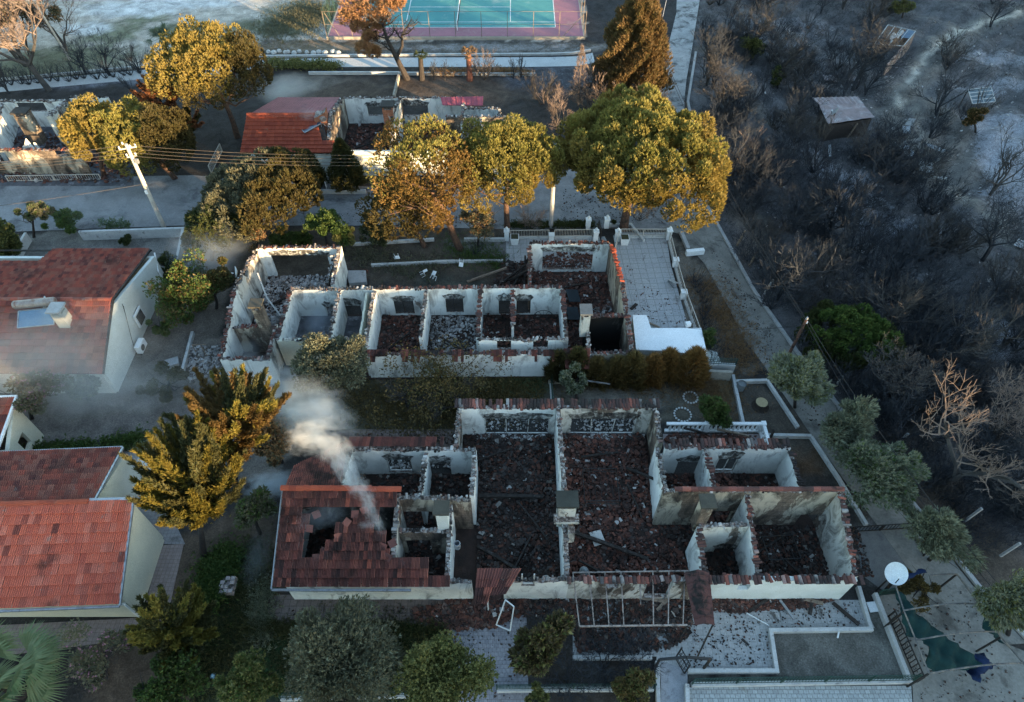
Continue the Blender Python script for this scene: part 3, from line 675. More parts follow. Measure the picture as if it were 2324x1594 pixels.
ridge_tiles(NR, (9.0, 18.4, 4.2), (18.3, 18.4, 4.2), TILE_B, 'ridge_tiles')
sl = MB()   # slipped tiles round the edge of the hole
for (x, y) in ((-10.6, 17.0), (-10.9, 16.3), (-8.9, 16.6), (-9.3, 15.9), (-10.0, 15.2), (-10.4, 14.9), (-7.2, 16.0), (-6.9, 15.4), (-6.6, 14.9), (-6.4, 15.6), (-5.9, 14.6), (-8.0, 17.2), (-8.5, 17.0)):
    sl.box(x, y, 2.6 + (y - 13.55) * .383 + rnd.uniform(.0, .1), .42, .4, .04, rnd.uniform(-.6, .6), .36 + rnd.gauss(0, .12), rnd.gauss(0, .15))
tag(sl.obj('slipped_tiles', TILE_B, NR), None, None, kind='stuff')
ek = MB()   # tiles still lying along the eaves
for (x0, x1, y0, y1, z0, z1, dn) in ((-3.5, 9.2, 24.75, 25.45, 3.08, 2.82, .93), (9.3, 16.9, 21.9, 22.5, 3.06, 2.85, .7), (10.4, 18.4, 13.55, 14.05, 2.72, 2.9, .75), (3.0, 9.2, 13.6, 14.0, 2.7, 2.8, .5)):
    x = x0
    while x < x1:
        if rnd.random() < dn + .25 * math.sin(x * 1.3):
            q = rnd.uniform(.0, .15)
            tile_piece(ek, (x, (y0 + y1) / 2 - q * (1 if y0 > 20 else -1) * .2, (z0 + z1) / 2 + .05), rnd.gauss(0, .04), (y1 - y0) * rnd.uniform(.8, 1.05), .21, 0, .05)
        x += .215
tag(ek.obj('eave_tiles', TILE_E, NR), None, None, kind='stuff')
# the remaining roof of the left house
def hole(u, v):
    # front slope: u left->right along -12.6..-4.3, v eave->ridge
    x = -12.55 + u * 9.3
    if v > .84: return u < .67
    j = .03 * math.sin(v * 40) + .03 * math.sin(v * 17 + 2) + .018 * math.sin(u * 90 + v * 60)
    if v > .5 and u > .56 + j * .6: return False
    if v > .26 and u > .635 + j * .5: return False
    left = .15 + .022 * math.sin(v * 31); right = .21 + (v - .26) * .47 + j * .8
    if .22 < v < .84 and left < u < right: return False
    if v > .72 and u < right + .09 and u > right: return (int(u * 40) % 3) > 0
    return True
rt = MB(); roof_tiles(rt, (-12.55, 13.55, 2.58), (-3.25, 13.55, 2.58), (-3.25, 18.25, 4.38), (-12.55, 18.25, 4.38), keep=lambda u, v: hole(u, v) and not (u > .88 and v > .13), tw=.235, tl=.44, jit=.035)
RF = rt.obj('roof', TILE_B, NR)
tag(RF, 'scorched tiled roof with a black hole burnt through it', None)
sb = MB()
for k in range(9):
    y = 13.75 + k * .52; z = 2.5 + (y - 13.55) * .383
    if k < 2: sb.bar((-12.4, y, z - .06), (-4.2, y, z - .06), .05)
    else:
        sb.bar((-12.4, y, z - .06), (-11.0, y, z - .06), .05)
        if k < 7: sb.bar((-10.6 + k * .62, y, z - .08), (-6.8, y, z - .08), .05)
for x in (-12.3, -11.6, -8.4, -7.2): sb.bar((x, 13.7, 2.46), (x, 18.1 if x < -11 else 15.6 + (x + 12) * .3, 2.46 + ((18.1 if x < -11 else 15.6 + (x + 12) * .3) - 13.7) * .383), .08, .1)
sb.obj('roof_battens', WOOD, RF)
rt = MB(); roof_tiles(rt, (-9.9, 22.3, 2.9), (-12.5, 20.0, 3.75), (-12.5, 18.35, 4.38), (-9.4, 18.35, 4.38), tw=.4, tl=.47)
roof_tiles(rt, (-3.9, 22.6, 2.75), (-9.9, 22.6, 2.75), (-9.9, 22.0, 2.98), (-3.9, 22.0, 2.98), tw=.22, tl=.6, keep=lambda u, v: u > .12 or rnd.random() < .5)
rt.obj('rear_roof', TILE_B, RF)
rc = MB(); x = -12.65
while x < -6.3:
    tile_piece(rc, (x + .22, 18.3 - (.05 if x > -8 else 0), 4.5 + rnd.uniform(-.02, .03)), math.pi / 2 + rnd.gauss(0, .06), .44, .34, 0, .12); x += .41
rc.obj('ridge_tiles', TILE_N, RF)
gt = MB(); gt.bar((-12.62, 13.45, 2.52), (-12.62, 18.3, 4.36), .06, .16); gt.bar((-12.6, 13.42, 2.5), (-5.3, 13.42, 2.46), .12, .1); gt.obj('gutter', LMETAL, RF)
rt = MB(); roof_tiles(rt, (-2.0, 12.9, 1.9), (-.55, 13.0, 2.05), (.45, 14.35, 2.85), (-1.85, 14.35, 2.85), tw=.38, tl=.45, jit=.05, keep=lambda u, v: not (u > .6 and v < .35)); rt.obj('sagging_eave', TILE_B, RF)
chimney(NR, 2.95, 17.3, 2.6, 4.75, .95, .75, mat('dark_cap', (.05, .05, .042)), SOOTY)
k_ = MB(); k_.box(2.95, 16.85, 3.6, 1.35, .5, .25); k_.box(3.2, 16.2, 2.6, .35, .4, 1.15); k_.obj('chimney_breast', SOOTY, NR)
chimney(NR, -3.75, 16.9, 2.6, 4.55, .62, .6, mat('olive_cap', (.075, .07, .055)), CLEAN)
chimney(NR, 10.35, 17.1, 2.4, 4.9, .6, .62, mat('olive_cap', (.075, .07, .055)), BURNT)
hb = MB(); p = (-3.0, 15.9, 2.2); hb.lathe(*p, [(.02, .0), (.18, .03), (.2, .45), (.17, .55), (.14, .55), (.13, .1)], 10); hb.obj('water_heater', LMETAL, NR)
pt = MB(); pt.box(-1.3, 13.2, .0, .06, .06, 2.0); pt.bar((-.35, 13.1, 1.95), (-.85, 12.4, .15), .06); pt.bar((-.35, 13.1, 1.95), (.1, 12.75, 1.95), .06); pt.bar((.1, 12.75, 1.95), (-.1, 12.1, .12), .06); pt.bar((-.85, 12.4, .15), (-.1, 12.1, .12), .06)
tag(pt.obj('door_frame', WHITEP), 'white door frame leaning out over the tile heap at the gap in the front wall', 'door frame')
rubble('fallen roof tiles and char filling the left middle room', [(-2, 14.2), (2.7, 14.2), (2.7, 24.6), (-3.1, 24.6), (-3.1, 22), (-2.1, 21.6)], 3600, RUB_D, zmax=.35)
rubble('red broken tiles and plaster filling the big middle room', [(3.1, 14.2), (10.0, 14.2), (10.0, 16.4), (8.4, 18.2), (8.7, 24.6), (3.1, 24.6)], 4600, RUB_R, zmax=.38)
rubble('dark debris in the room behind the left chimney', [(-9.5, 18.3), (-2.4, 18.3), (-2.4, 21.7), (-9.5, 21.7)], 1100, RUB_D)
rubble('black debris in the small kitchen beside the roof', [(-6.2, 14.1), (-3.6, 14.1), (-3.6, 18), (-6.2, 18)], 500, RUB_D)
rubble('burnt tiles under the hole in the roof', [(-12, 14.1), (-6.5, 14.1), (-6.5, 18), (-12, 18)], 500, RUB_D)
rubble('white ash and splinters under the rear windows of the near ruin', [(-9.2, 22.1), (-2.6, 22.1), (-2.6, 22.8), (-9.2, 22.8)], 260, RUB_W, .05, .2, zmax=.1)
rubble('white ash and glass along the large rear windows', [(-2.6, 24.3), (8.6, 24.3), (8.6, 24.68), (-2.6, 24.68)], 420, RUB_W, .05, .22, zmax=.25)
rubble('broken glass and plaster outside the large rear windows', [(-2.6, 25.0), (8.6, 25.0), (8.6, 25.9), (-2.6, 25.9)], 380, RUB_W, .05, .2, zmax=.12)
rubble('red debris in the two small rear rooms', [(9, 18.6), (16.6, 18.6), (16.6, 21.7), (9, 21.7)], 1200, RUB_R, zmax=.2)
rubble('charred tiles on the floor of the right corner room', [(13.2, 14.2), (18, 14.2), (18, 18.2), (13.2, 18.2)], 1500, RUB_D, zmax=.25)
rubble('ash and debris in the room beside the third chimney', [(10.3, 14.2), (12.9, 14.2), (12.9, 18.2), (8.5, 18.2), (10.2, 16.8)], 600, RUB_D)
rubble('broken tiles strewn under the pergola', poly_px([(1195, 1365), (1300, 1360), (1580, 1362), (1560, 1450), (1500, 1480), (1310, 1480), (1300, 1400), (1190, 1400)]), 2600, RUB_D, zmax=.14)
rubble('tile heap spilled in front of the door gap', poly_px([(940, 1385), (1060, 1352), (1200, 1352), (1200, 1385), (1120, 1425), (1000, 1432), (940, 1415)]), 900, RUB_R, .1, .4, zmax=.2)
rubble('tiles and timber bits along the foot of the white front wall', poly_px([(1600, 1362), (1890, 1362), (1830, 1380), (1740, 1384), (1680, 1392), (1600, 1384)]), 1300, RUB_R, .07, .25, zmax=.15)
rubble('cinders scattered across the light terrace', poly_px([(1560, 1385), (1960, 1362), (1975, 1420), (1750, 1425), (1755, 1510), (1560, 1515)]), 420, RUB_D, .04, .13, zmax=.01, z=.012)
rubble('cinders scattered on the brown front paving', poly_px([(650, 1380), (1000, 1375), (1010, 1422), (620, 1424)]), 200, RUB_D, .04, .12, zmax=.01, z=.012)
rubble('tile scraps fallen on the rear paving', poly_px([(800, 985), (1040, 985), (1040, 1035), (900, 1025)]), 260, RUB_D, .05, .16, zmax=.03, z=.012)
rubble('tiles and char lying outside the right gable', poly_px([(1925, 1200), (1945, 1200), (1985, 1310), (1950, 1310)]), 160, RUB_D, .07, .22, zmax=.06)
beam('long black roof beam lying across the left middle room', (-2.0, 20.0, .4), (1.9, 19.9, .5), .22)
beam('charred beam fallen diagonally across the red rubble', (3.3, 17.6, .7), (7.8, 16.0, .35), .2)
beam('short black beam resting on rubble by the small kitchen wall', (-2.0, 16.8, .35), (.3, 15.4, .35), .18)
beam('charred rafter leaning on the broken corner wall', (7.2, 22.0, .3), (8.6, 20.6, 1.4), .14)
beam('grey splintered post against the broken back corner', (9.2, 23.2, .1), (8.9, 23.9, 3.1), .16, PWOOD)
for k, (a, b) in enumerate((((1290, 1425), (1312, 1450)),)): pass
bf = MB()   # iron bed frame in the middle room
bx0, bx1, by0, by1 = 4.4, 6.5, 19.4, 21.6
for (x, y) in ((bx0, by0), (bx1, by0), (bx0, by1), (bx1, by1)): bf.bar((x, y, .3), (x, y, .95), .05)
for z in (.6, .93):
    bf.bar((bx0, by0, z), (bx1, by0, z), .04); bf.bar((bx0, by1, z), (bx1, by1, z), .04)
bf.bar((bx0, by0, .62), (bx0, by1, .62), .04); bf.bar((bx1, by0, .62), (bx1, by1, .62), .04)
for k in range(1, 6): bf.bar((bx0 + k * .35, by0, .6), (bx0 + k * .35, by1, .6), .02)
tag(bf.obj('iron_bed', METAL), 'rusted iron bed frame standing in the red tile rubble', 'bed')
b2 = MB(); 
for (x, y) in ((14.6, 15.8), (16.4, 15.9), (14.5, 17.2), (16.3, 17.3)): b2.bar((x, y, .2), (x, y, .8), .05)
for a, b in (((14.6, 15.8), (16.4, 15.9)), ((14.5, 17.2), (16.3, 17.3)), ((14.6, 15.8), (14.5, 17.2)), ((16.4, 15.9), (16.3, 17.3))): b2.bar((*a, .75), (*b, .75), .05)
for k in range(1, 5): b2.bar((14.6 + k * .36, 15.8, .72), (14.5 + k * .36, 17.2, .72), .025)
tag(b2.obj('iron_bed', METAL), 'blackened bed frame in the dark right corner room', 'bed')
for lab, x, y in (('grey gas bottle standing among debris in the front corner of the big middle room', 4.05, 15.2), ('white round tub lying by the front wall of the left middle room', 1.9, 14.7)):
    q = MB(); q.lathe(x, y, .25, [(.05, 0), (.24, .05), (.27, .2), (.27, .4), (.2, .52), (.08, .56), (.08, .62)], 12); tag(q.obj('gas_bottle' if 'gas' in lab else 'tub', mat('grey_enamel', (.35, .37, .36), (.2, .2, .2), 3, (.05, .05, .05), 3, (.55, .65)), smooth=True), lab, 'gas bottle' if 'gas' in lab else 'tub')
q = MB(); q.box(5.0, 17.3, .35, .7, .85, .05, .3, .1); q.box(5.05, 17.25, .40, .5, .6, .02, .3, .1); tag(q.obj('cabinet_door', TIMB), 'pale cabinet door lying flat on the red rubble', 'cabinet door')

# pergola in front
PG = thing('pergola', 'bare steel pergola frame over blackened ground in front of the near ruin', 'pergola', tuple(G(1440, 1400)))
pz = 2.35
A = G(1300, 1300, pz); B = G(1565, 1296, pz); C = G(1315, 1422, pz); D = G(1560, 1419, pz)
RST = mat('heat_stained_steel', (.36, .30, .26), (.24, .19, .16), 4, (.05, .04, .035), 3, (.52, .62), rough=.6, metal=.3)
mb = MB(); mb.bar(A, B, .07); mb.bar(C, D, .08); mb.obj('beam', RST, PG)
for k in range(8):
    if k == 4: a = A.lerp(B, k / 7.0); b = C.lerp(D, k / 7.0); b = a.lerp(b, .62)
    else: a = A.lerp(B, k / 7.3); b = C.lerp(D, k / 7.3)
    mb = MB(); mb.bar(a + Vector((0, 0, .02)), b + Vector((0, 0, .02)), .055, .05); mb.obj('rafter', RST, PG)
for p in (C, D, C.lerp(D, .5)): mb = MB(); mb.bar((p.x, p.y, 0), (p.x, p.y, pz - .05), .07); mb.obj('post', METAL, PG)
mb = MB(); mb.bar((A.x, A.y - .15, 0), (A.x, A.y - .15, pz), .07); mb.obj('post', METAL, PG)
# collapsed porch ridge of felt shingles
pr = MB(); e0, e1 = G(1552, 1300, 2.9), G(1610, 1300, 2.9); f0, f1 = G(1577, 1420, 2.4), G(1622, 1419, 2.4); r0 = (e0 + e1) / 2 + Vector((0, 0, .45)); r1 = (f0 + f1) / 2 + Vector((0, 0, .35))
FELT = mat('scorched_roof_felt', (.10, .045, .04), (.07, .035, .032), 1.2, (.02, .018, .017), 1.0, (.5, .58), fine=10)
slab(pr, e0, r0, r1, f0, .04); slab(pr, r0, e1, f1, r1, .04)
for k in range(7):
    for s0, s1, q0, q1 in ((e0, r0, f0, r1), (r0, e1, r1, f1)):
        a = s0.lerp(q0, (k + .6) / 7.6); b = s1.lerp(q1, (k + .6) / 7.6); pr.bar(a + Vector((0, 0, .025)), b + Vector((0, 0, .025)), .035, .02)
PR = thing('porch_roof', 'narrow dark red shingled porch roof sagging from the front wall beside the pergola', 'porch roof', (e0.x, e0.y, 0)); pr.obj('roof_covering', FELT, PR)
mb = MB(); mb.bar((f1.x - .1, f1.y, 2.35), (f1.x - .7, f1.y - 1.1, .05), .08); mb.obj('post', METAL, PR)
# loose things on the front terrace
for lab, a, b, w_, m_ in (('pale plank under the pergola leaning towards the door', (1492, 1386), (1522, 1352), .2, PWOOD), ('pale board lying flat under the pergola rafters', (1450, 1357), (1510, 1365), .18, PWOOD),
        ('charred post end on tiles near the middle of the white wall', (1845, 1350), (1838, 1395), .2, WOOD), ('black plank pointing at the porch roof', (1700, 1388), (1740, 1362), .16, WOOD),
        ('thick burnt beam lying over the low wall of the terrace', (1890, 1368), (1950, 1418), .2, WOOD), ('grey scorched board crossing the upper terrace corner', (1812, 1357), (1868, 1370), .2, PWOOD),
        ('light metal gutter piece on the terrace between two burnt boards', (1770, 1362), (1802, 1405), .14, LMETAL), ('white plank lying against the foot of the front wall', (1772, 1355), (1830, 1353), .2, TIMB),
        ('thin white pole on the terrace pointing to the wall corner', (1695, 1392), (1745, 1420), .04, WHITEP), ('short white pipe standing off the low wall end', (1906, 1424), (1901, 1448), .07, WHITEP),
        ('fallen grey gate rail by the porch post', (1683, 1450), (1700, 1465), .1, METAL)):
    p, q_ = G(*a, .14), G(*b, .16); mb = MB(); mb.bar(p, q_, w_, .07); tag(mb.obj('plank' if 'pole' not in lab and 'pipe' not in lab and 'gutter' not in lab and 'rail' not in lab else 'pole', m_), lab, 'plank' if 'pole' not in lab and 'pipe' not in lab and 'rail' not in lab and 'gutter' not in lab else 'pole')

# ---------------------------------------------------------------- middle ruined row
PITCH = mat_wall('pitch_black_plaster', (.12, .11, .10), soot=(.006, .006, .006), amt=.22, bamt=.8)
MR = thing('burnt_house', 'long roofless white row house gutted by fire, middle ruin behind the garden strip', 'ruined house', (-5, 33, 0))
floor_part(MR, [(-19.6, 29.1), (8.2, 29.6), (7.7, 40.2), (1.3, 40.2), (1.3, 35.5), (-13.2, 35.5), (-13.2, 39.7), (-19.5, 39.7)], FLOORM)
floor_part(MR, [(-16, 30.7), (-10.1, 30.7), (-10.1, 35.3), (-16, 35.3)], FLOORW, .035)
W(MR, (-19.5, 39.8, 3.0), (-13.4, 39.8, 3.0), WHITE, [(622, 750, 577, 626)], rag=.05, cop=.8)
W(MR, (-19.7, 34.6, 3.8), (-19.6, 39.7, 3.0), SOOTY, rag=.25, cop=.3)
W(MR, (-19.5, 29.0, 2.7), (-19.7, 34.6, 3.8), WHITE, rag=.1, cop=.7, ops=[(3.4, 4.2, 0, 2.0)])
W(MR, (-13.25, 36.2, 2.6), (-13.25, 39.9, 3.0), WHITE, rag=.04, cop=.4, th=.3)
W(MR, (-14.2, 35.5, 1.4), (-13.6, 39.0, 3.0), BURNT, rag=.3, cop=.2, th=.15)
W(MR, (-19.4, 29.0, 2.7), (-16.2, 29.0, 2.7), WHITE, rag=.1, cop=.6)
W(MR, (-19.4, 31.9, 2.6), (-17.0, 31.9, 2.9), BURNT, rag=.08, cop=.6)
W(MR, (-16.4, 29.1, 2.7), (-16.4, 31.9, 3.0), SOOTY, rag=.1, cop=.7)
W(MR, (-16.1, 35.45, 2.85), (-9.95, 35.5, 2.85), WHITE, [(742, 762, 694, 722), (783, 822, 692, 722)], rag=.06, cop=.45)
W(MR, (-9.95, 35.5, 2.85), (3.65, 35.65, 2.85), WHITE, [(896, 940, 680, 708), (1012, 1052, 676, 706), (1132, 1163, 681, 711), (1172, 1204, 681, 710)], rag=.04, cop=.9, frame=METAL)
W(MR, (-16.1, 30.75, 2.75), (-16.1, 35.3, 2.85), WHITE, rag=.08, cop=.85)
W(MR, (-12.55, 30.9, 2.75), (-12.55, 35.3, 2.85), WHITE, rag=.06, cop=.25, th=.2)
W(MR, (-9.95, 29.6, 2.6), (-9.95, 35.3, 2.85), WHITE, prof=[(.7, 3.2)], rag=.1, cop=.35)
W(MR, (-10.55, 31.2, 2.5), (-10.55, 35.3, 2.85), CREAM, rag=.1, cop=.0, th=.15, ops=[(.2, 1.2, 0, 2.1)])
W(MR, (-6.3, 30.9, 2.7), (-6.25, 35.35, 2.85), WHITE, rag=.1, cop=.45)
W(MR, (-2.35, 30.9, 2.75), (-2.3, 35.4, 2.85), WHITE, rag=.1, cop=.75)
W(MR, (.05, 31.9, 2.75), (.05, 35.4, 2.85), WHITE, rag=.1, cop=.6, th=.18)
W(MR, (3.75, 30.7, 2.75), (3.65, 35.5, 2.85), WHITE, rag=.08, cop=.85)
W(MR, (-16.1, 30.65, 2.75), (-10.1, 30.65, 2.75), CREAM, rag=.05, cop=.15)
W(MR, (-2.3, 30.7, 2.75), (3.65, 30.7, 2.75), WHITE, [(1128, 1160, 771, 792), (1210, 1244, 768, 790)], rag=.1, cop=.25)
W(MR, (-9.9, 29.55, 2.5), (5.4, 29.7, 2.5), WHITE, rag=.05, cop=.75)
W(MR, (1.35, 36.0, 2.0), (1.35, 40.2, 3.0), BURNT, rag=.25, cop=.7)
W(MR, (1.4, 40.3, 3.0), (7.6, 40.3, 3.0), WHITE, [(1231, 1345, 569, 610)], rag=.05, cop=.95)
W(MR, (7.85, 35.0, 4.0), (7.65, 40.2, 3.0), BURNT, rag=.06, cop=.95, tm=TILE_N)
W(MR, (8.15, 29.8, 2.6), (7.85, 35.0, 4.0), BURNT, rag=.08, cop=.55, th=.34)
W(MR, (5.3, 32.6, 3.0), (8.0, 32.6, 3.1), PITCH, rag=.1, cop=.7)
W(MR, (5.25, 29.8, 2.5), (5.25, 32.5, 2.9), PITCH, rag=.1, cop=.3)
W(MR, (5.4, 29.65, 2.5), (8.1, 29.65, 2.6), BURNT, rag=.1, cop=.7)
et = MB(); roof_tiles(et, (-10.0, 29.05, 2.2), (3.3, 29.1, 2.2), (3.3, 29.75, 2.55), (-10.0, 29.75, 2.55), tw=.2, tl=.36, jit=.05, keep=lambda u, v: (v > .5 or rnd.random() < .55) and math.sin(u * 29) + .8 * math.sin(u * 67 + 1) + .5 * math.sin(u * 131) > .1); roof_tiles(et, (3.6, 28.7, 1.95), (5.2, 28.7, 1.9), (5.3, 29.8, 2.6), (3.5, 29.8, 2.6), tw=.22, tl=.5, jit=.03); tag(et.obj('eave_tiles', TILE_B, MR), None, None, kind='stuff')
chimney(MR, 5.0, 31.7, 2.2, 4.2, .6, .75, mat('grey_cap', (.16, .17, .17)), SOOTY)
chimney(MR, -17.2, 31.9, 2.0, 4.6, .65, .6, mat('olive_cap', (.075, .07, .055)), BURNT)
rubble('red tile rubble in the big right room of the middle ruin', [(1.5, 36), (3.9, 35.5), (3.9, 30.8), (5.1, 30.2), (5.2, 32.7), (7.9, 32.8), (7.6, 40.1), (1.5, 40.1)], 2400, RUB_R, .1, .34, zmax=.25)
rubble('broken tiles outside the large rear window of the middle ruin', [(1.6, 40.5), (7.3, 40.5), (7, 42.2), (4, 42.6), (2, 41.6)], 420, RUB_R, .1, .3, zmax=.06)
rubble('red debris in the third room of the middle ruin', [(-9.8, 29.8), (-6.4, 29.8), (-6.4, 35.3), (-9.8, 35.3)], 800, RUB_R)
rubble('pale plaster debris in the fourth room of the middle ruin', [(-6.1, 29.8), (-2.5, 29.8), (-2.5, 35.3), (-6.1, 35.3)], 900, RUB_W, .07, .26)
rubble('dark debris in the small rooms left of the big room', [(-2.2, 30.9), (3.5, 30.9), (3.5, 35.4), (-2.2, 35.4)], 800, RUB_R)
rubble('ash and plaster pieces in the left wing of the middle ruin', [(-19.4, 32.1), (-16.4, 32.1), (-16.2, 35.6), (-13.6, 35.6), (-13.6, 39.6), (-19.3, 39.6)], 1500, RUB_W, .08, .36)
rubble('grey debris in the corridor beside the left chimney', [(-16.3, 29.2), (-16.1, 29.2), (-16.1, 35.5), (-17, 35.5)], 120, RUB_D)
rubble('white plaster blocks heaped along the right wall', [(6.2, 33), (7.7, 33), (7.6, 37), (6.4, 36)], 160, RUB_W, .12, .5, zmax=.15)
rubble('rubble spilled between the two left houses', poly_px([(425, 790), (500, 780), (505, 850), (430, 870)]), 220, RUB_W, .1, .4, zmax=.08)
rubble('cinders around the plastered step behind the ruin', poly_px([(780, 610), (840, 612), (840, 640), (785, 645)]), 120, RUB_R, .06, .2, zmax=.04)
vm = MB(); vm.box(7.95 - 1.3, 31.15, .03, 2.5, 2.6, .03); tag(vm.obj('black_floor', mat('flat_black', (.004, .004, .004), bs=0)), None, None); vm_o = S.objects['black_floor']; vm_o.parent = MR; vm_o.location = -MR.location  # near-black sheet laid as floor of the small right room
hb = MB(); a = G(1232, 738, .5)   # arched bed head against the wall
cx, cy = 2.35, 34.9
hb.tube([(cx + .75 * math.cos(t), cy, .35 + .75 * math.sin(t)) for t in [math.pi * k / 12 for k in range(13)]], .025, 5)
for k in range(1, 6): t = math.pi * k / 6; hb.tube([(cx, cy, .35), (cx + .72 * math.cos(t), cy, .35 + .72 * math.sin(t))], .015, 4)
hb.bar((cx - .75, cy, .35), (cx + .75, cy, .35), .03); hb.bar((cx - .75, cy, 0), (cx - .75, cy, .4), .03); hb.bar((cx + .75, cy, 0), (cx + .75, cy, .4), .03)
tag(hb.obj('bed_headboard', METAL), 'arched iron bed headboard against the white wall of the middle ruin', 'headboard')
pp = MB(); a = Vector((-18.9, 37.0, 2.9)); pp.tube([a, (-18.2, 35.6, 1.7), (-17.2, 34.6, .9), (-16.3, 34.1, .5)], .06, 6); tag(pp.obj('fallen_pipe', TIMB), 'long pale pipe hanging down the left wing of the middle ruin', 'pipe')
for lab, pa, pb in (('dark sheet of roofing hanging beside the white party wall', (1292, 650), (1310, 690)), ('dark slab of fallen roofing lower against the party wall', (1290, 690), (1310, 730))):
    q = MB(); p1_, p2_ = G(*pa, .9), G(*pb, .7); q.box((p1_.x + p2_.x) / 2, (p1_.y + p2_.y) / 2, .7, 1.0, 1.1, .05, .2, .25, .3); tag(q.obj('roof_sheet', mat('slate_sheet', (.035, .045, .05), (.025, .03, .033), 2)), lab, 'roof sheet')
for k, (a, b, h1, h2) in enumerate((((1120, 655), (1195, 600), .1, 1.5), ((1150, 640), (1205, 610), .2, 1.9), ((1165, 650), (1200, 585), .2, 1.8), ((1190, 650), (1192, 580), .1, 2.0), ((1060, 640), (1150, 608), .1, .9))):
    beam(['long scorched beam leaning left of the broken corner', 'charred beam propped on the corner heap, second from the wall', 'black rafter crossing the heap at the broken corner', 'upright burnt board against the broken wall end', 'thin pole lying flat towards the gravel garden'][k], G(*a, h1), G(*b, h2), .15, WOOD if k != 4 else PWOOD)
rubble('splintered timber and tiles heaped at the broken corner', poly_px([(1140, 600), (1210, 590), (1215, 650), (1120, 655)]), 380, RUB_D, .1, .45, zmax=.7)
rubble('burnt timber scraps in front of the eave', poly_px([(1260, 795), (1450, 795), (1440, 830), (1260, 830)]), 160, RUB_D, .08, .3, zmax=.1)
for k, (a, b, m_) in enumerate((((1330, 800), (1350, 868), TIMB), ((1350, 790), (1334, 850), WOOD), ((1315, 862), (1385, 872), LMETAL), ((1200, 797), (1240, 812), WOOD), ((1165, 800), (1245, 806), WOOD))):
    q = MB(); q.bar(G(*a, 1.4), G(*b, 1.0), .1, .06); tag(q.obj('plank', m_), ['pale broken plank hanging over the burnt hedge', 'black lath crossing the pale plank at the hedge', 'thin metal strip lying on the hedge under the planks', 'charred lath poking from the left of the hedge', 'black batten hanging below the eave left of the hedge'][k], 'plank')
# white flat-roofed annex beside the terrace
AN = thing('annex', 'low white flat-roofed annex at the right end of the middle ruin', 'annex', (11, 30.5, 0))
zt = 1.7
ap = [G(1437, 716, zt), G(1468, 716, zt), G(1478, 745, zt), G(1590, 745, zt), G(1604, 808, zt), G(1520, 796, zt), G(1445, 793, zt)]
mb = MB(); mb.prism([(p.x, p.y) for p in ap][::-1], 0, zt - .12); mb.obj('wall', CLEAN, AN)
cx = sum(p.x for p in ap) / 7; cy = sum(p.y for p in ap) / 7
mb = MB(); mb.prism([(cx + (p.x - cx) * 1.02, cy + (p.y - cy) * 1.02) for p in ap][::-1], zt - .118, zt); mb.obj('flat_roof', mat('white_roof_slab', (.80, .82, .82), (.74, .76, .76), .8, (.55, .55, .54), 1.5, (.66, .76), bs=.05), AN)
mb = MB(); p = G(1562, 735, zt + .2); mb.box(p.x, p.y, zt, .35, .3, .3, .2); mb.obj('vent', WHITEP, AN)
q = sheet('step', [(1600, 790), (1628, 800), (1640, 835), (1592, 838)], .25, CLEAN, None, 'pale concrete step beside the white annex', 'step')

# ---------------------------------------------------------------- upper half-burnt house
UH = thing('half_burnt_house', 'white house with red tiled roof at its left and burnt open rooms right', 'house', (-12, 57, 0))
floor_part(UH, [(-24, 53), (-4.8, 53), (.3, 56), (.3, 59.5), (-5, 61.9), (-22, 61.9)], FLOORM)
W(UH, (-23.9, 53.2, 2.6), (-5.5, 53.2, 2.6), CLEAN, [(806, 838, 430, 450)], rag=.02, cop=0)
W(UH, (-23.9, 53.3, 2.5), (-23.9, 56.6, 3.9), CLEAN, rag=.02, cop=0)
W(UH, (-22.2, 56.7, 3.9), (-22.2, 61.8, 2.7), CLEAN, rag=.02, cop=0)
W(UH, (-22.2, 61.9, 2.7), (-16.8, 61.9, 2.7), CLEAN, rag=.02, cop=0)
rt = MB(); roof_tiles(rt, (-24.3, 52.8, 2.6), (-15.6, 52.8, 2.6), (-16.9, 56.6, 4.1), (-24.2, 56.6, 4.1), tw=.36, tl=.4, jit=.01, keep=lambda u, v: not (u > .86 and v > .30)); RO = rt.obj('roof', TILE_N, UH)
mb = MB(); slab(mb, (-24.2, 52.9, 2.5), (-16.4, 52.9, 2.5), (-17.3, 56.5, 3.98), (-24.1, 56.5, 3.98), .06); mb.obj('roof_deck', WOOD, RO)
FELTP = mat('pink_roof_sheet', (.30, .13, .14), (.24, .11, .115), .9, (.16, .1, .1), .8, (.56, .7), fine=8)
mb = MB(); slab(mb, (-22.9, 62.2, 2.65), (-16.9, 62.2, 2.65), (-16.9, 56.7, 4.08), (-24.0, 56.7, 4.08), .06)
for k in range(22): a = Vector((-22.9 + k * .28, 62.2, 2.67)); b = Vector((-24.0 + k * .335, 56.7, 4.1)); mb.bar(a, b, .03, .03)
mb.obj('rear_roof', FELTP, RO)
mb = MB(); mb.box(-19.0, 53.05, .9, 1.0, .12, .7); mb.obj('window_frame', GLASS, UH)
ridge_tiles(RO, (-24.2, 56.65, 4.12), (-17.0, 56.65, 4.12), TILE_N, 'ridge_tiles')
W(UH, (-16.6, 53.4, 2.6), (-16.6, 61.8, 2.8), BURNT, prof=[(.39, 4.3)], rag=.15, cop=.35, th=.34)
W(UH, (-17.9, 56.2, 4.4), (-16.8, 56.2, 4.9), mat_wall('bare_brick', (.45, .38, .33), brick=(.36, .14, .08), amt=.6, bamt=.42, bricks=True), rag=.12, cop=0, th=.9)
W(UH, (-16.4, 61.95, 2.8), (-4.7, 61.95, 2.8), WHITE, [(902, 990, 287, 320), (1093, 1189, 289, 330)] and [(834, 869, 240, 262), (892, 972, 238, 262)], rag=.08, cop=.4)
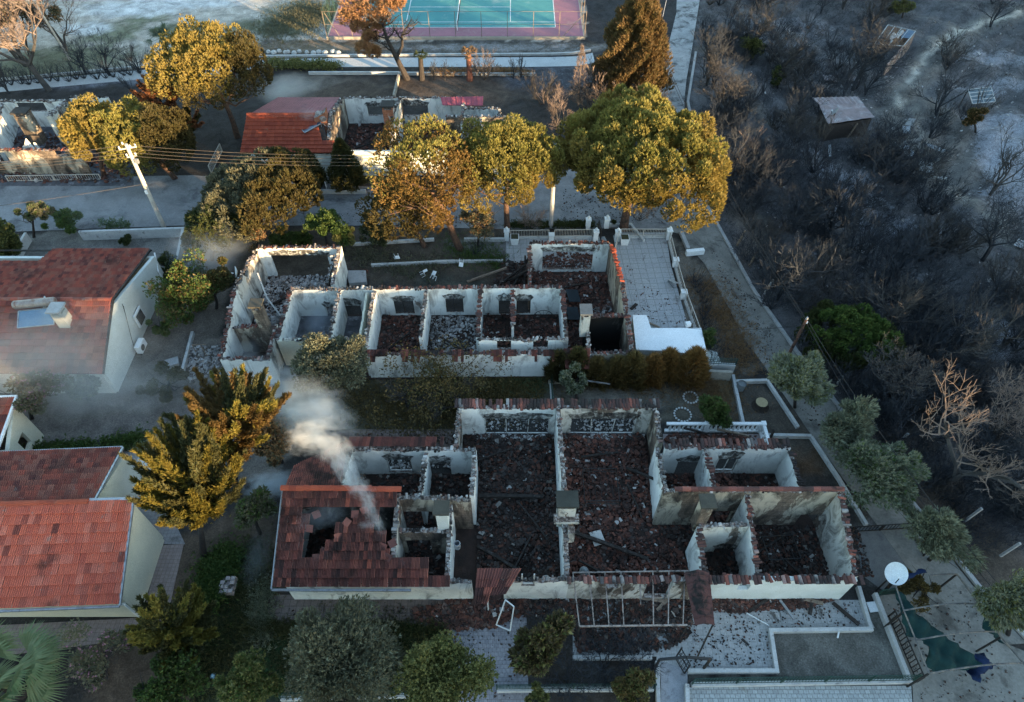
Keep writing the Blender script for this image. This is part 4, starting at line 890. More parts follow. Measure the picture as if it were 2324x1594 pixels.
W(UH, (-10.9, 53.6, 2.7), (-10.9, 61.8, 2.9), SOOTY, prof=[(.42, 4.2)], rag=.1, cop=.4, th=.3)
chimney(UH, -11.3, 57.0, 2.6, 4.6, .95, .85, mat('sooty_cap', (.05, .045, .04)), mat_wall('bare_brick', (.45, .38, .33)))
W(UH, (-4.7, 57.4, 2.8), (-4.7, 61.8, 2.8), WHITE, rag=.1, cop=.3)
W(UH, (-6.2, 57.9, 3.2), (.2, 57.9, 3.2), BURNT, rag=.06, cop=.4)
W(UH, (-4.6, 60.0, 2.8), (-1.2, 60.0, 2.8), WHITE, rag=.08, cop=.4)
W(UH, (-1.2, 58.1, 2.8), (-1.2, 59.9, 2.8), WHITE, rag=.08, cop=.3)
W(UH, (-2.9, 53.6, 2.6), (-2.9, 57.7, 3.2), CREAM, rag=.08, cop=.3)
W(UH, (.2, 53.8, 2.6), (.2, 57.8, 3.2), WHITE, rag=.08, cop=.3)
W(UH, (-5.4, 53.4, 2.6), (.2, 53.4, 2.6), WHITE, rag=.1, cop=.4)
mb = MB(); a, b, c, d = G(1005, 239, 2.7), G(1095, 240, 2.7), G(1096, 219, 3.1), G(1000, 221, 3.1); slab(mb, a, b, c, d, .05)
for k in range(9): mb.bar(a.lerp(b, k / 8) + Vector((0, 0, .03)), d.lerp(c, k / 8) + Vector((0, 0, .03)), .06, .05)
mb.obj('metal_roof', mat('pink_metal_roof', (.34, .085, .11), (.28, .075, .095), 1, rough=.5, bs=.05), UH)
rubble('dark red debris filling the open rooms of the half burnt house', [(-16.3, 54), (-5, 54), (-5, 61.7), (-16.3, 61.7)], 1700, RUB_R, .12, .4)
rubble('debris in the right rooms of the half burnt house', [(-5, 54), (0, 54), (0, 59.5), (-5, 59.5)], 300, RUB_D, .12, .4)
q = MB(); q.tube([G(690 / 1, 0, 0)] * 2, .01, 3) if False else None
def solar(name_lab, p, ang, tilt, w_, h_, tank=True, sc=1.0, panelm=None):
    T = thing('solar_water_heater', name_lab, 'solar heater', tuple(p)); x, y, z = p
    ca, sa = math.cos(ang), math.sin(ang)
    def L(u, v, zz): return Vector((x + u * ca - v * sa, y + u * sa + v * ca, z + zz))
    mb = MB(); slab(mb, L(-w_ / 2, -h_ / 2, .15), L(w_ / 2, -h_ / 2, .15), L(w_ / 2, h_ / 2, .15 + tilt), L(-w_ / 2, h_ / 2, .15 + tilt), .08); mb.obj('collector', panelm or mat('blue_collector', (.10, .2, .30), (.08, .16, .25), 2, rough=.25, bs=0, spec=.6), T)
    fr = MB()
    for a, b in ((L(-w_ / 2, -h_ / 2, .16), L(w_ / 2, -h_ / 2, .16)), (L(w_ / 2, -h_ / 2, .16), L(w_ / 2, h_ / 2, .16 + tilt)), (L(w_ / 2, h_ / 2, .16 + tilt), L(-w_ / 2, h_ / 2, .16 + tilt)), (L(-w_ / 2, h_ / 2, .16 + tilt), L(-w_ / 2, -h_ / 2, .16))): fr.bar(a, b, .06)
    for u in (-w_ / 2, w_ / 2): fr.bar(L(u, h_ / 2 - .05, .0), L(u, h_ / 2 - .05, .1 + tilt), .05); fr.bar(L(u, h_ / 2 + .45, 0), L(u, h_ / 2 + .1, tilt + .1), .05)
    fr.obj('frame', LMETAL, T)
    if tank:
        t_ = MB(); a = L(-w_ * .62, h_ / 2 + .3, tilt + .45); b = L(w_ * .55, h_ / 2 + .3, tilt + .45); t_.tube([a, a.lerp(b, .03), a.lerp(b, .97), b], [.22, .29, .29, .22], 14); t_.obj('water_tank', mat('dull_tank_metal', (.34, .31, .28), (.26, .2, .17), 2.5, (.2, .1, .07), 2, (.55, .65), rough=.5, metal=.4), T, smooth=False)
    return T
p = G(706, 290, 3.5); solar('solar water heater standing on the red tiled roof beside the burnt gable', (p.x, p.y, 3.4), R(-55), .35, 1.1, 1.7, panelm=mat('dark_collector', (.05, .07, .10), (.04, .055, .08), 2, rough=.2, bs=0, spec=.6))

# ---------------------------------------------------------------- far left ruin
FL = thing('burnt_house', 'roofless crumbling white house far left, behind the yellow pines and the leaning pole', 'ruined house', tuple(G(150, 330)))
y1, y2, y3, y4 = G(0, 228, 2.8).y, G(0, 296, 2.8).y, G(0, 322, 2.6).y, 52.4
def X_(px, py, z): return G(px, py, z).x
floor_part(FL, [(X_(-60, 360, 0), 51.5), (X_(340, 360, 0), 51.5), (X_(340, 230, 0), y1), (X_(-60, 230, 0), y1)], FLOORW)
W(FL, (X_(-70, 228, 2.8), y1, 2.8), (X_(150, 226, 2.8), y1, 2.8), WHITE, [(40, 105, 232, 252)], rag=.12, cop=.5)
W(FL, (X_(155, 222, 2.8), y1 + .7, 2.8), (X_(245, 218, 2.8), y1 + .7, 2.8), WHITE, rag=.1, cop=.5)
W(FL, (X_(205, 237, 2.8), y1 - 1.6, 2.8), (X_(330, 236, 2.8), y1 - 1.6, 2.8), WHITE, rag=.15, cop=.5)
W(FL, (X_(150, 228, 2.8), y1 - .3, 2.9), (X_(112, 268, 3.6), y1 - 4.5, 3.9), SOOTY, rag=.25, cop=.5, th=.4, ops=[(1.0, 2.6, 0, 1.9)])
W(FL, (X_(150, 228, 2.8), y1 - .3, 2.9), (X_(168, 290, 2.0), y1 - 5.2, 2.0), WHITE, rag=.2, cop=.2, ops=[(1.6, 2.6, .8, 2.0)])
W(FL, (X_(2, 232, 2.8), y1 - .3, 2.8), (X_(30, 300, 1.6), y1 - 6.5, 2.4), WHITE, rag=.2, cop=.2)
W(FL, (X_(60, 318, 2.4), y2 - 1.8, 2.4), (X_(128, 318, 1.4), y2 - 1.8, 1.0), WHITE, prof=[(.4, 3.2), (.55, 1.6), (.75, 3.3)], rag=.2, cop=0)
W(FL, (X_(-60, 325, 2.6), y3 - 1.2, 2.6), (X_(190, 322, 2.6), y3 - 1.2, 2.6), BURNT, [(-20, 20, 345, 368), (122, 150, 335, 352)], rag=.1, cop=.9)
W(FL, (X_(-60, 300, 2.6), y1 - 7, 3.6), (X_(-15, 330, 2.6), y3 - 1, 2.6), WHITE, rag=.2, cop=.3)
W(FL, (X_(245, 240, 2.8), y1 - 1.5, 2.8), (X_(225, 290, 3), y1 - 6, 3.3), WHITE, rag=.2, cop=.3)
q = G(53, 262, 3.8); chimney(FL, q.x, q.y, 1.0, 3.9, 1.2, .9, mat('sooty_cap', (.05, .045, .04)), BURNT)
for (px, py, z) in ((48, 320, 0), (100, 335, 0)):
    pass
rubble('red and white debris on the floors of the far left ruin', [(X_(-60, 360, 0), 52.0), (X_(330, 360, 0), 52.0), (X_(330, 230, 0), y1 - 2), (X_(-60, 230, 0), y1 - .5)], 1500, RUB_R, .12, .42)
rubble('white ash heap at the right of the far left ruin', [(X_(130, 350, 0), 53.5), (X_(165, 350, 0), 53.5), (X_(170, 320, 0), 56), (X_(130, 320, 0), 56)], 200, RUB_W, .1, .35)

# ---------------------------------------------------------------- intact left house with the haze over it
LH = thing('tiled_house', 'white house with a weathered red tiled roof and solar heater at the left edge', 'house', (-32, 33, 0))
W(LH, (-44, 28.2, 2.5), (-27.35, 28.2, 2.5), CLEAN, rag=.01, cop=0)
W(LH, (-27.35, 28.2, 2.5), (-27.5, 39.2, 2.6), CLEAN, prof=[(.40, 4.2)], rag=.0, cop=0, ops=[(5.5, 6.5, 1.0, 2.0)], step=1.0)
W(LH, (-44, 39.2, 2.5), (-27.5, 39.2, 2.5), CLEAN, rag=.01, cop=0)
rt = MB(); roof_tiles(rt, (-44, 27.8, 2.5), (-27.0, 27.8, 2.5), (-27.4, 32.7, 4.45), (-44, 32.7, 4.45), tw=.40, tl=.47); LR = rt.obj('roof', TILE_O, LH)
rt = MB(); roof_tiles(rt, (-35.5, 39.9, 2.55), (-28.0, 39.9, 2.6), (-27.4, 32.75, 4.45), (-35.5, 32.75, 4.45), tw=.28, tl=.45); roof_tiles(rt, (-44, 38.2, 2.85), (-35.5, 38.2, 2.85), (-35.5, 32.75, 4.45), (-44, 32.75, 4.45), tw=.28, tl=.45); rt.obj('rear_roof', TILE_O, LR)
mb = MB(); slab(mb, (-43.9, 28.0, 2.47), (-27.25, 28.0, 2.47), (-27.5, 32.6, 4.38), (-43.9, 32.6, 4.38), .08); slab(mb, (-43.9, 38.1, 2.78), (-28, 38.1, 2.9), (-27.5, 32.8, 4.36), (-43.9, 32.8, 4.36), .08); mb.obj('roof_deck', WOOD, LR)
ridge_tiles(LR, (-44, 32.72, 4.5), (-27.4, 32.72, 4.5), TILE_O, 'ridge_tiles')
mb = MB(); mb.bar((-27.0, 27.8, 2.5), (-27.32, 32.7, 4.44), .1, .16); mb.bar((-27.32, 32.7, 4.44), (-27.95, 39.9, 2.6), .1, .16); mb.bar((-27.9, 39.95, 2.5), (-44, 39.95, 2.5), .1); mb.obj('verge_board', METAL, LR)
mb = MB(); mb.bar((-27.6, 39.7, 2.5), (-27.3, 38.6, 1.6), .09); mb.bar((-27.3, 38.6, 1.6), (-27.2, 38.6, 0), .09); mb.obj('downpipe', WHITEP, LH)
mb = MB(); mb.box(-27.15, 33.9, .9, .12, 1.15, 1.15); mb.obj('window_frame', WHITEP, LH)
mb = MB(); mb.box(-27.12, 33.9, 1.0, .14, .85, .9); mb.obj('window', GLASS, S.objects['wall'] if False else LH)
AC = thing('air_conditioner', 'white air conditioner unit on the ground against the gable of the left house', 'air conditioner', (-26.7, 32.0, 0))
mb = MB(); mb.box(-26.75, 31.9, .25, .4, .95, .65); mb.obj('casing', WHITEP, AC)
mb = MB(); mb.tube([(-26.54, 31.75, .57), (-26.52, 31.75, .57)], .24, 16); mb.obj('fan_grille', METAL, AC)
mb = MB(); mb.bar((-26.75, 31.5, 0), (-26.75, 31.5, .24), .06); mb.bar((-26.75, 32.3, 0), (-26.75, 32.3, .24), .06); mb.obj('stand', METAL, AC)
mb = MB(); mb.tube([(-27.0, 32.9, 3.9), (-26.95, 32.6, 3.3), (-27.0, 32.9, 3.7), (-26.98, 31.8, 1.5), (-26.95, 31.4, .5)], .02, 4); tag(mb.obj('cable', METAL), 'black cable hanging down the gable of the left house', 'cable')
chimney(LH, -30.1, 31.1, 3.2, 5.0, .7, .75, CONC, mat('chimney_render', (.42, .42, .38), (.3, .3, .27), 2))
p = G(85, 725, 4.3); solar('blue solar water heater on the hazy roof of the left house', (p.x, p.y, 4.05), R(8), .5, 2.3, 1.1)
def dish(name, label, p, r, az, el, m=None, stand=1.0, mount=None):
    T = thing(name, label, 'satellite dish', tuple(p)); n = Vector((math.cos(az) * math.cos(el), math.sin(az) * math.cos(el), math.sin(el))); c = Vector(p) + Vector((0, 0, stand))
    u = n.orthogonal().normalized(); v = n.cross(u); vs = []; fs = []; K = 24; rings = 5
    for side in (0, 1):
        for j in range(rings + 1):
            rr = r * j / rings
            for k in range(K): vs.append(c + n * (rr * rr / r * .28 - side * .03) + (u * math.cos(2 * math.pi * k / K) + v * math.sin(2 * math.pi * k / K)) * rr)
    B_ = (rings + 1) * K
    for s_ in (0, B_):
        for j in range(rings):
            for k in range(K): fs.append((s_ + j * K + k, s_ + j * K + (k + 1) % K, s_ + (j + 1) * K + (k + 1) % K, s_ + (j + 1) * K + k))
    for k in range(K): fs.append((rings * K + k, rings * K + (k + 1) % K, B_ + rings * K + (k + 1) % K, B_ + rings * K + k))
    MB().add(vs, fs).obj('reflector', m or mat('dish_paint', (.62, .66, .66), (.55, .59, .6), 1.5, (.4, .4, .38), 2.2, (.62, .72), rough=.5), T, smooth=False)
    mb = MB(); mb.tube([Vector(p), c - n * .06], .045, 6); mb.obj('mast', METAL, T)
    low = (u if u.z < v.z else v); low = -Vector((0, 0, 1)) + n * n.z; low.normalize()
    mb = MB(); mb.tube([c + low * r * .97, c + n * r * .95 + low * r * .25], .025, 5); mb.obj('arm', METAL, T)
    mb = MB(); q = c + n * r * .95 + low * r * .25; mb.tube([q, q - n * .16 + low * .02], [.06, .05], 8); mb.obj('receiver', WHITEP, T)
    return T
p = G(107, 690, 4.6); dish('satellite_dish', 'thin white satellite dish seen edge on above the blue solar heater', (p.x, p.y, 4.0), .45, R(195), R(20), stand=.7)

# ---------------------------------------------------------------- near left house
NH = thing('tiled_house', 'cream house with a bright red stepped tiled roof in the lower left corner', 'house', (-24, 15, 0))
W(NH, (-34, 13.0, 2.45), (-20.5, 13.0, 2.45), CREAM, rag=0, cop=0, rects=[(20, 66, 1402, 1418)], step=1)
W(NH, (-20.5, 13.0, 2.45), (-20.6, 17.3, 4.2), CREAM, rag=0, cop=0, step=1)
W(NH, (-34, 17.4, 4.2), (-20.6, 17.4, 4.2), CREAM, rag=0, cop=0, step=1)
W(NH, (-23.1, 17.5, 3.9), (-23.3, 21.4, 2.7), CREAM, rag=0, cop=0, step=1)
W(NH, (-36, 21.4, 2.65), (-23.3, 21.4, 2.65), CREAM, rag=0, cop=0, step=1)
rt = MB(); roof_tiles(rt, (-34, 12.2, 2.4), (-20.3, 12.7, 2.5), (-20.5, 17.5, 4.45), (-34, 17.1, 4.4), tw=.34, tl=.5, jit=.02); NRf = rt.obj('roof', mat_isl('lichened_red_tiles', [(0, (.52, .135, .085)), (.3, (.57, .155, .095)), (.6, (.47, .12, .08)), (.85, (.6, .2, .135)), (.97, (.36, .10, .07)), (1, (.18, .06, .048))], .5, (.13, .05, .038), (.58, .74), lich=(.27, .22, .19)), NH)
rt = MB(); roof_tiles(rt, (-36, 21.2, 2.95), (-23.4, 21.8, 2.9), (-22.8, 17.55, 4.25), (-34, 17.2, 4.3), tw=.36, tl=.45, jit=.02); rt.obj('rear_roof', TILE_O, NRf)
mb = MB(); slab(mb, (-34, 12.5, 2.4), (-20.5, 12.85, 2.4), (-20.6, 17.3, 4.3), (-34, 17.0, 4.3), .1); slab(mb, (-36, 21.0, 2.9), (-23.5, 21.6, 2.85), (-23.0, 17.6, 4.15), (-34, 17.4, 4.2), .1); mb.obj('roof_deck', CONC, NRf)
ridge_tiles(NRf, (-34, 17.15, 4.5), (-22.9, 17.5, 4.5), TILE_N, 'ridge_tiles')
mb = MB(); mb.bar((-20.28, 12.62, 2.5), (-20.48, 17.6, 4.52), .1, .12); mb.bar((-22.9, 17.6, 4.48), (-20.45, 17.65, 4.5), .16, .1); mb.bar((-23.3, 21.85, 2.95), (-22.75, 17.65, 4.25), .1, .12); mb.bar((-34, 12.05, 2.38), (-20.3, 12.58, 2.45), .12, .12); mb.bar((-36, 21.3, 2.9), (-23.35, 21.9, 2.95), .1, .1); mb.obj('gutter', LMETAL, NRf)
mb = MB(); mb.bar((-20.35, 12.65, 2.4), (-20.4, 12.95, 1.9), .09); mb.bar((-20.4, 12.88, 1.9), (-20.4, 12.88, 0), .09); mb.obj('downpipe', WHITEP, NH)
TH = thing('garden_house', 'corner of a small tiled house with white gable behind the cream house', 'house', (-32, 23, 0))
W(TH, (-30.6, 21.9, 2.4), (-30.9, 24.6, 3.5), CREAM, rag=0, cop=0, step=1, ops=[(.9, 1.7, .9, 2.0)])
W(TH, (-40, 24.6, 3.4), (-30.9, 24.6, 3.4), CREAM, rag=0, cop=0, step=1)
W(TH, (-40, 21.9, 2.4), (-30.7, 21.9, 2.4), CREAM, rag=0, cop=0, step=1)
rt = MB(); roof_tiles(rt, (-40, 21.6, 2.4), (-31.2, 21.6, 2.4), (-30.7, 24.9, 3.8), (-40, 24.5, 3.7), tw=.4, tl=.47); o = rt.obj('roof', TILE_O, TH)
mb = MB(); mb.bar((-31.15, 21.55, 2.42), (-30.62, 24.95, 3.86), .14, .14); mb.bar((-40, 24.6, 3.78), (-30.6, 25.0, 3.86), .12, .12); mb.obj('verge_board', WHITEP, o)

# charred rafters lying about in the burnt rooms
for k, (x, y, L_, an, z, room) in enumerate(((-1.2, 22.8, 2.6, .3, .5, 'left middle room, far end'), (1.2, 18.4, 3.0, 2.2, .5, 'left middle room, beside the long beam'), (.6, 16.4, 2.2, 1.1, .45, 'left middle room, near the front'), (5.6, 22.9, 2.4, .1, .5, 'big middle room, under the rear window'), (7.4, 19.6, 2.2, 1.9, .5, 'big middle room, right of the bed'), (4.6, 15.4, 1.8, 2.7, .4, 'big middle room, beside the gas bottle'), (15.2, 17.0, 2.6, .5, .35, 'right corner room, rear part'),
        (16.2, 15.2, 2.0, 2.3, .3, 'right corner room, front part'), (12.8, 20.4, 2.2, .2, .3, 'wide rear room at the right'), (-7.6, 20.2, 2.4, 2.8, .3, 'rear room behind the scorched roof'), (4.6, 38.2, 3.0, .25, .4, 'big right room of the middle ruin, rear part'), (3.0, 36.6, 2.2, 1.2, .35, 'big right room of the middle ruin, left part'), (6.0, 34.4, 2.4, 2.5, .35, 'big right room of the middle ruin, near the chimney'), (-8.2, 32.6, 2.0, .7, .3, 'third room of the middle ruin'), (-4.3, 32.2, 2.2, 2.6, .3, 'fourth room of the middle ruin'), (-17.2, 37.0, 2.6, .5, .4, 'left wing of the middle ruin'), (-13.6, 57.4, 3.0, .3, .5, 'first open room of the half burnt house'), (-8.2, 58.6, 3.2, -.35, .5, 'second open room of the half burnt house'))):
    dx, dy = math.cos(an) * L_ / 2, math.sin(an) * L_ / 2
    beam('charred rafter lying in the ' + room, (x - dx, y - dy, z - .15), (x + dx, y + dy, z + rnd.uniform(.0, .35)), rnd.uniform(.09, .15))

rubble('dead leaves and clinker strewn along the lane', poly_px([(1610, 560), (1650, 600), (1860, 920), (2000, 1110), (1900, 1040), (1740, 830), (1640, 640)]), 420, RUB_D, .03, .12, zmax=.01, z=.018)
rubble('burnt litter along the near edge of the asphalt road', poly_px([(440, 480), (1130, 490), (1130, 515), (440, 508)]), 420, RUB_D, .04, .14, zmax=.01, z=.01)
rubble('dead needles and clinker under the largest pine on the road', poly_px([(1280, 430), (1600, 490), (1560, 515), (1270, 512)]), 380, RUB_D, .03, .12, zmax=.01, z=.012)
rubble('tile crumbs and char on the light tiled terrace of the middle ruin', poly_px([(1420, 600), (1550, 700), (1560, 738), (1445, 742)]), 110, RUB_R, .03, .12, zmax=.01, z=.016)
rubble('blown debris on the concrete forecourt under the shade frame', poly_px([(2010, 1360), (2200, 1340), (2240, 1440), (2330, 1600), (2090, 1600)]), 200, RUB_D, .03, .12, zmax=.01, z=.014)
rubble('charred crumbs on the grey paver drive', poly_px([(1022, 1425), (1190, 1400), (1190, 1590), (1022, 1590)]), 170, RUB_D, .03, .14, zmax=.01, z=.016)
rubble('stones and clods scattered over the burnt slope', poly_px([(1700, 60), (2324, 20), (2324, 800), (2000, 760), (1740, 560)]), 900, RUB_W, .06, .3, zmax=.05, z=-1.15)
# ================================================================ COURT, FENCES, POLES AND SMALLER OBJECTS
TC = thing('tennis_court', 'tennis court with turquoise playing area and pink surround at the top of the picture', 'tennis court', (-6.5, 88, 0))
mb = MB(); mb.box(-6.6, 89.4, -.2, 30.4, 19.2, .46); mb.obj('slab', mat('court_kerb', (.42, .36, .28), (.34, .3, .25), 1.5, bs=.3), TC)
mb = MB(); mb.add([(-21.6, 80.0, .266), (8.4, 80.0, .266), (8.4, 98.8, .266), (-21.6, 98.8, .266)], [(0, 1, 2, 3)]); mb.obj('surround', mat('faded_pink_court', (.33, .15, .18), (.27, .13, .155), .5, (.34, .24, .22), .5, (.56, .7), bs=0), TC)
mb = MB(); mb.add([(-18.2, 82.3, .272), (5.2, 82.3, .272), (5.2, 93.3, .272), (-18.2, 93.3, .272)], [(0, 1, 2, 3)]); mb.obj('playing_surface', mat('turquoise_court', (.08, .27, .26), (.065, .23, .23), .4, (.20, .32, .30), .35, (.56, .7), bs=0), TC)
LN = mat('court_line', (.7, .72, .7), bs=0)
for (x0, y0, x1, y1) in ((-18.2, 82.3, 5.2, 82.3), (-18.2, 93.3, 5.2, 93.3), (5.2, 82.3, 5.2, 93.3), (-18.2, 82.3, -18.2, 93.3), (-18.2, 83.7, 5.2, 83.7), (-18.2, 91.9, 5.2, 91.9), (-.2, 83.7, -.2, 91.9), (-12.8, 83.7, -12.8, 91.9), (-12.8, 87.8, -.2, 87.8)):
    mb = MB(); w_ = .05; mb.add([(x0 - w_, y0 - w_, .277), (x1 + w_, y0 - w_, .277), (x1 + w_, y1 + w_, .277), (x0 - w_, y1 + w_, .277)], [(0, 1, 2, 3)]); mb.obj('line', LN, TC)
TN = thing('tennis_net', 'white edged tennis net sagging across the turquoise court', 'tennis net', (-6.5, 87.8, .28))
for y in (81.5, 94.1): mb = MB(); mb.tube([(-6.5, y, .28), (-6.5, y, 1.4)], .05, 6); mb.obj('post', WHITEP, TN)
mb = MB(); mb.tube([(-6.5, 81.5, 1.35), (-6.5, 84.5, 1.22), (-6.5, 87.8, 1.15), (-6.5, 91, 1.22), (-6.5, 94.1, 1.35)], .05, 5); mb.obj('net_tape', WHITEP, TN)
mb = MB()
for k in range(64): y = 81.6 + k * .195; mb.bar((-6.5, y, .32), (-6.5, y, 1.18), .012)
for k in range(5): mb.bar((-6.5, 81.5, .35 + k * .2), (-6.5, 94.1, .35 + k * .2), .012)
mb.obj('net_mesh', METAL, TN)
def post_fence(name, label, pts, h, gap, pm, rails=(1.0,), bars=0, br=.012, pr=.035, group=None, cat='fence', z=0.0, rr=.025, railm=None, base_h=0, basem=None):
    T = thing(name, label, cat, tuple(pts[0]) if len(pts[0]) == 3 else (*pts[0], 0), group)
    P = [Vector((p[0], p[1], z)) for p in pts]
    bz = z + base_h
    for a, b in zip(P, P[1:]):
        L = (b - a).length; n = max(1, round(L / gap))
        for k in range(n + (1 if b is P[-1] else 0)):
            q = a.lerp(b, k / n); m_ = MB(); m_.bar((q.x, q.y, bz), (q.x, q.y, bz + h), pr * 2); m_.obj('post', pm, T)
    rb = MB()
    for a, b in zip(P, P[1:]):
        for f in rails: rb.bar((a.x, a.y, bz + h * f), (b.x, b.y, bz + h * f), rr * 2)
    rb.obj('rail', railm or pm, T)
    if bars:
        bb = MB()
        for a, b in zip(P, P[1:]):
            L = (b - a).length; n = int(L / bars)
            for k in range(1, n): q = a.lerp(b, k / n); bb.bar((q.x, q.y, bz + h * rails[-1] if len(rails) > 1 else bz), (q.x, q.y, bz + h * rails[0]), br * 2)
        bb.obj('railing_bars', railm or pm, T)
    if base_h:
        w2 = MB()
        for a, b in zip(P, P[1:]): w2.bar((a.x, a.y, z + base_h / 2 - .05), (b.x, b.y, z + base_h / 2 - .05), .22, base_h + .1)
        w2.obj('base_wall', basem or KERB, T)
    return T
GRN = mat('green_fence_paint', (.03, .07, .055), (.025, .05, .04), 3, bs=0, rough=.5)
FPM = mat('rusty_fence_post', (.24, .19, .14), (.14, .11, .09), 3)
post_fence('court_fence', 'tall rusty wire fence along the near and right edge of the tennis court', [(-21.75, 79.9), (8.55, 79.9), (8.55, 98.9)], 2.9, 3.03, FPM, (1.0, .5, .02), pr=.03, rr=.015, z=.26, cat='fence')
post_fence('court_fence', 'green mesh fence along the left edge of the tennis court', [(-21.8, 80.2), (-22.0, 98.9)], 3.0, 3.0, GRN, (1.0, .5, .02), bars=.35, br=.008, pr=.035, rr=.02, z=.26)
for k, (a, b) in enumerate((((-21.6, 80.2), (-20.3, 80.0)), ((8.4, 80.1), (6.0, 80.0)))):
    mb = MB(); mb.bar((*a, 2.9), (*b, .3), .05); tag(mb.obj('fence_brace', FPM), ['diagonal brace at the left corner of the court fence', 'diagonal brace at the right corner of the court fence'][k], 'brace')
mb = MB()
for px, py in ((610, 120), (622, 121), (634, 118), (648, 121), (655, 120), (668, 122), (680, 119), (697, 121), (712, 122), (724, 120), (738, 121), (756, 119), (768, 122)):
    p = G(px, py); r_ = rnd.uniform(.25, .4); q = MB(); q.lathe(p.x, p.y, -.05, [(r_ * .8, 0), (r_, .12), (r_ * .8, .28), (r_ * .3, .38)], 7)
    tag(q.obj('stone', mat('white_stone', (.5, .5, .48), (.36, .35, .33), 4)), 'pale boulder in the row along the verge above the upper path', 'boulder', 'boulders in a row above the upper path')

def wire(label, a, b, sag=.5, r=.018, n=14, m=None, group=None):
    a = Vector(a); b = Vector(b); pts = [a.lerp(b, k / n) - Vector((0, 0, sag * 4 * (k / n) * (1 - k / n))) for k in range(n + 1)]
    q = MB(); q.tube(pts, r, 4); return tag(q.obj('power_cable', m or METAL), label, 'cable', group)
# leaning concrete pole by the left house
b = G(372, 515); PL = thing('utility_pole', 'pale concrete utility pole beside the left house with many cables at its top', 'utility pole', tuple(b))
PM = mat('pale_pole_concrete', (.48, .44, .38), (.4, .36, .31), 2)
tp = Vector((b.x + .25, b.y, 8.1)); mb = MB(); mb.tube([b, b.lerp(tp, .5), tp], [.2, .17, .13], 8); mb.obj('shaft', PM, PL)
mb = MB(); mb.bar(tp + Vector((-.6, -.2, -.35)), tp + Vector((.6, .2, -.35)), .09); mb.bar(tp + Vector((-.35, -.1, -1.1)), tp + Vector((.35, .1, -1.1)), .09); mb.obj('cross_arm', PM, PL)
for k, (dx, dz) in enumerate(((-.55, -.3), (-.2, .02), (.2, -.3), (.55, -.3), (-.3, -1.0), (.3, -1.0))):
    mb = MB(); mb.lathe(tp.x + dx, tp.y + dx * .33, tp.z + dz, [(.03, 0), (.07, .05), (.04, .1), (.07, .14), (.03, .2)], 8); mb.obj('insulator', WHITEP, PL)
mb = MB(); mb.box(tp.x + .3, tp.y - .15, tp.z - 1.6, .25, .2, .35); mb.obj('junction_box', LMETAL, PL)
mb = MB(); mb.box(b.x + .1, b.y - .2, 3.6, .18, .12, .3); mb.obj('meter_box', WHITEP, PL)
CBL = mat('brown_cable', (.10, .08, .06), bs=0)  # plain brown, lighter than the iron cables
tp2 = Vector((3.3, 45.8, 8.0))
for k in range(4):
    wire('overhead cable running left from the pale concrete pole', tp + Vector((-.3 + .2 * k, 0, -.1 - .33 * k)), (-62, 41 + k * .7, 7.4 - .3 * k), .5, .016, m=CBL, group='cables left of the pale pole')
    wire('overhead cable running right from the pale concrete pole towards the pines', tp + Vector((.3, 0, -.1 - .33 * k)), tp2 + Vector((0, 0, -.3 * k)), .9, .016, m=CBL, group='cables right of the pale pole')
wire('lowest cable running left from half way up the pale pole', (b.x + .1, b.y, 4.4), (-62, 40.5, 3.6), .5, .016, m=CBL)
b = G(1250, 515); PL = thing('utility_pole', 'grey concrete pole standing on the road between the two pine crowns', 'utility pole', tuple(b)); mb = MB(); mb.tube([b, (b.x, b.y, 8.2)], [.2, .14], 8); mb.obj('shaft', CONC, PL); mb = MB(); mb.bar((b.x - .5, b.y, 7.7), (b.x + .5, b.y, 7.7), .09); mb.obj('cross_arm', CONC, PL)
# wooden pole by the lane
def wpole(lab, pb, pt, h, r=.12, extra=True):
    b = GT(*pb); d = ray(*pt); t = (h + b.z - CH) / d[2]; tp = Vector((d[0] * t, d[1] * t, h + b.z)); T = thing('utility_pole', lab, 'utility pole', tuple(b)); mb = MB(); mb.tube([b - Vector((0, 0, .2)), tp], [r, r * .75], 8); mb.obj('shaft', mat('red_brown_pole', (.16, .08, .055), (.09, .055, .045), 3, (.03, .025, .022), 2), T)
    mb = MB(); mb.tube([tp - Vector((0, 0, .02)), tp + Vector((0, 0, .15))], [r * .85, r * .5], 8); mb.obj('pole_cap', LMETAL, T)
    mb = MB(); mb.lathe(tp.x + r, tp.y, tp.z - .45, [(.03, 0), (.07, .05), (.04, .1), (.07, .14), (.03, .2)], 8); mb.obj('insulator', WHITEP, T)
    return tp
t3 = wpole('brown wooden pole leaning over the lane beside the silvery olive trees', (1785, 815), (1831, 724), 4.4)
t4 = wpole('tall reddish pole against the right side of the big cypress', (1478, 205), (1492, 92), 5.5, .1)
wire('long double cable following the lane from the cypress pole to the brown pole', t4, t3 + Vector((0, 0, -.1)), 1.0, .02)
wire('second cable following the lane beside the long one', t4 + Vector((.1, 0, -.4)), t3 + Vector((.1, 0, -.4)), 1.3, .02)
e5 = GT(2400, 1480, 5.0)
wire('cable running down the lane from the brown pole past the olives', t3, e5, .9, .02); wire('lower cable running down the lane below the first one', t3 + Vector((.1, 0, -.4)), e5 + Vector((.1, 0, -.5)), 1.2, .02)
wire('white cable rising from the cypress pole out of the picture', t4, (t4.x + 5.5, t4.y + 22, 8.5), .2, .03, m=mat('white_cable', (.6, .55, .5), bs=0))
wire('thin line from the brown pole over the lane to the annex', t3 + Vector((0, 0, -.6)), G(1562, 745, 1.9), .35, .014)
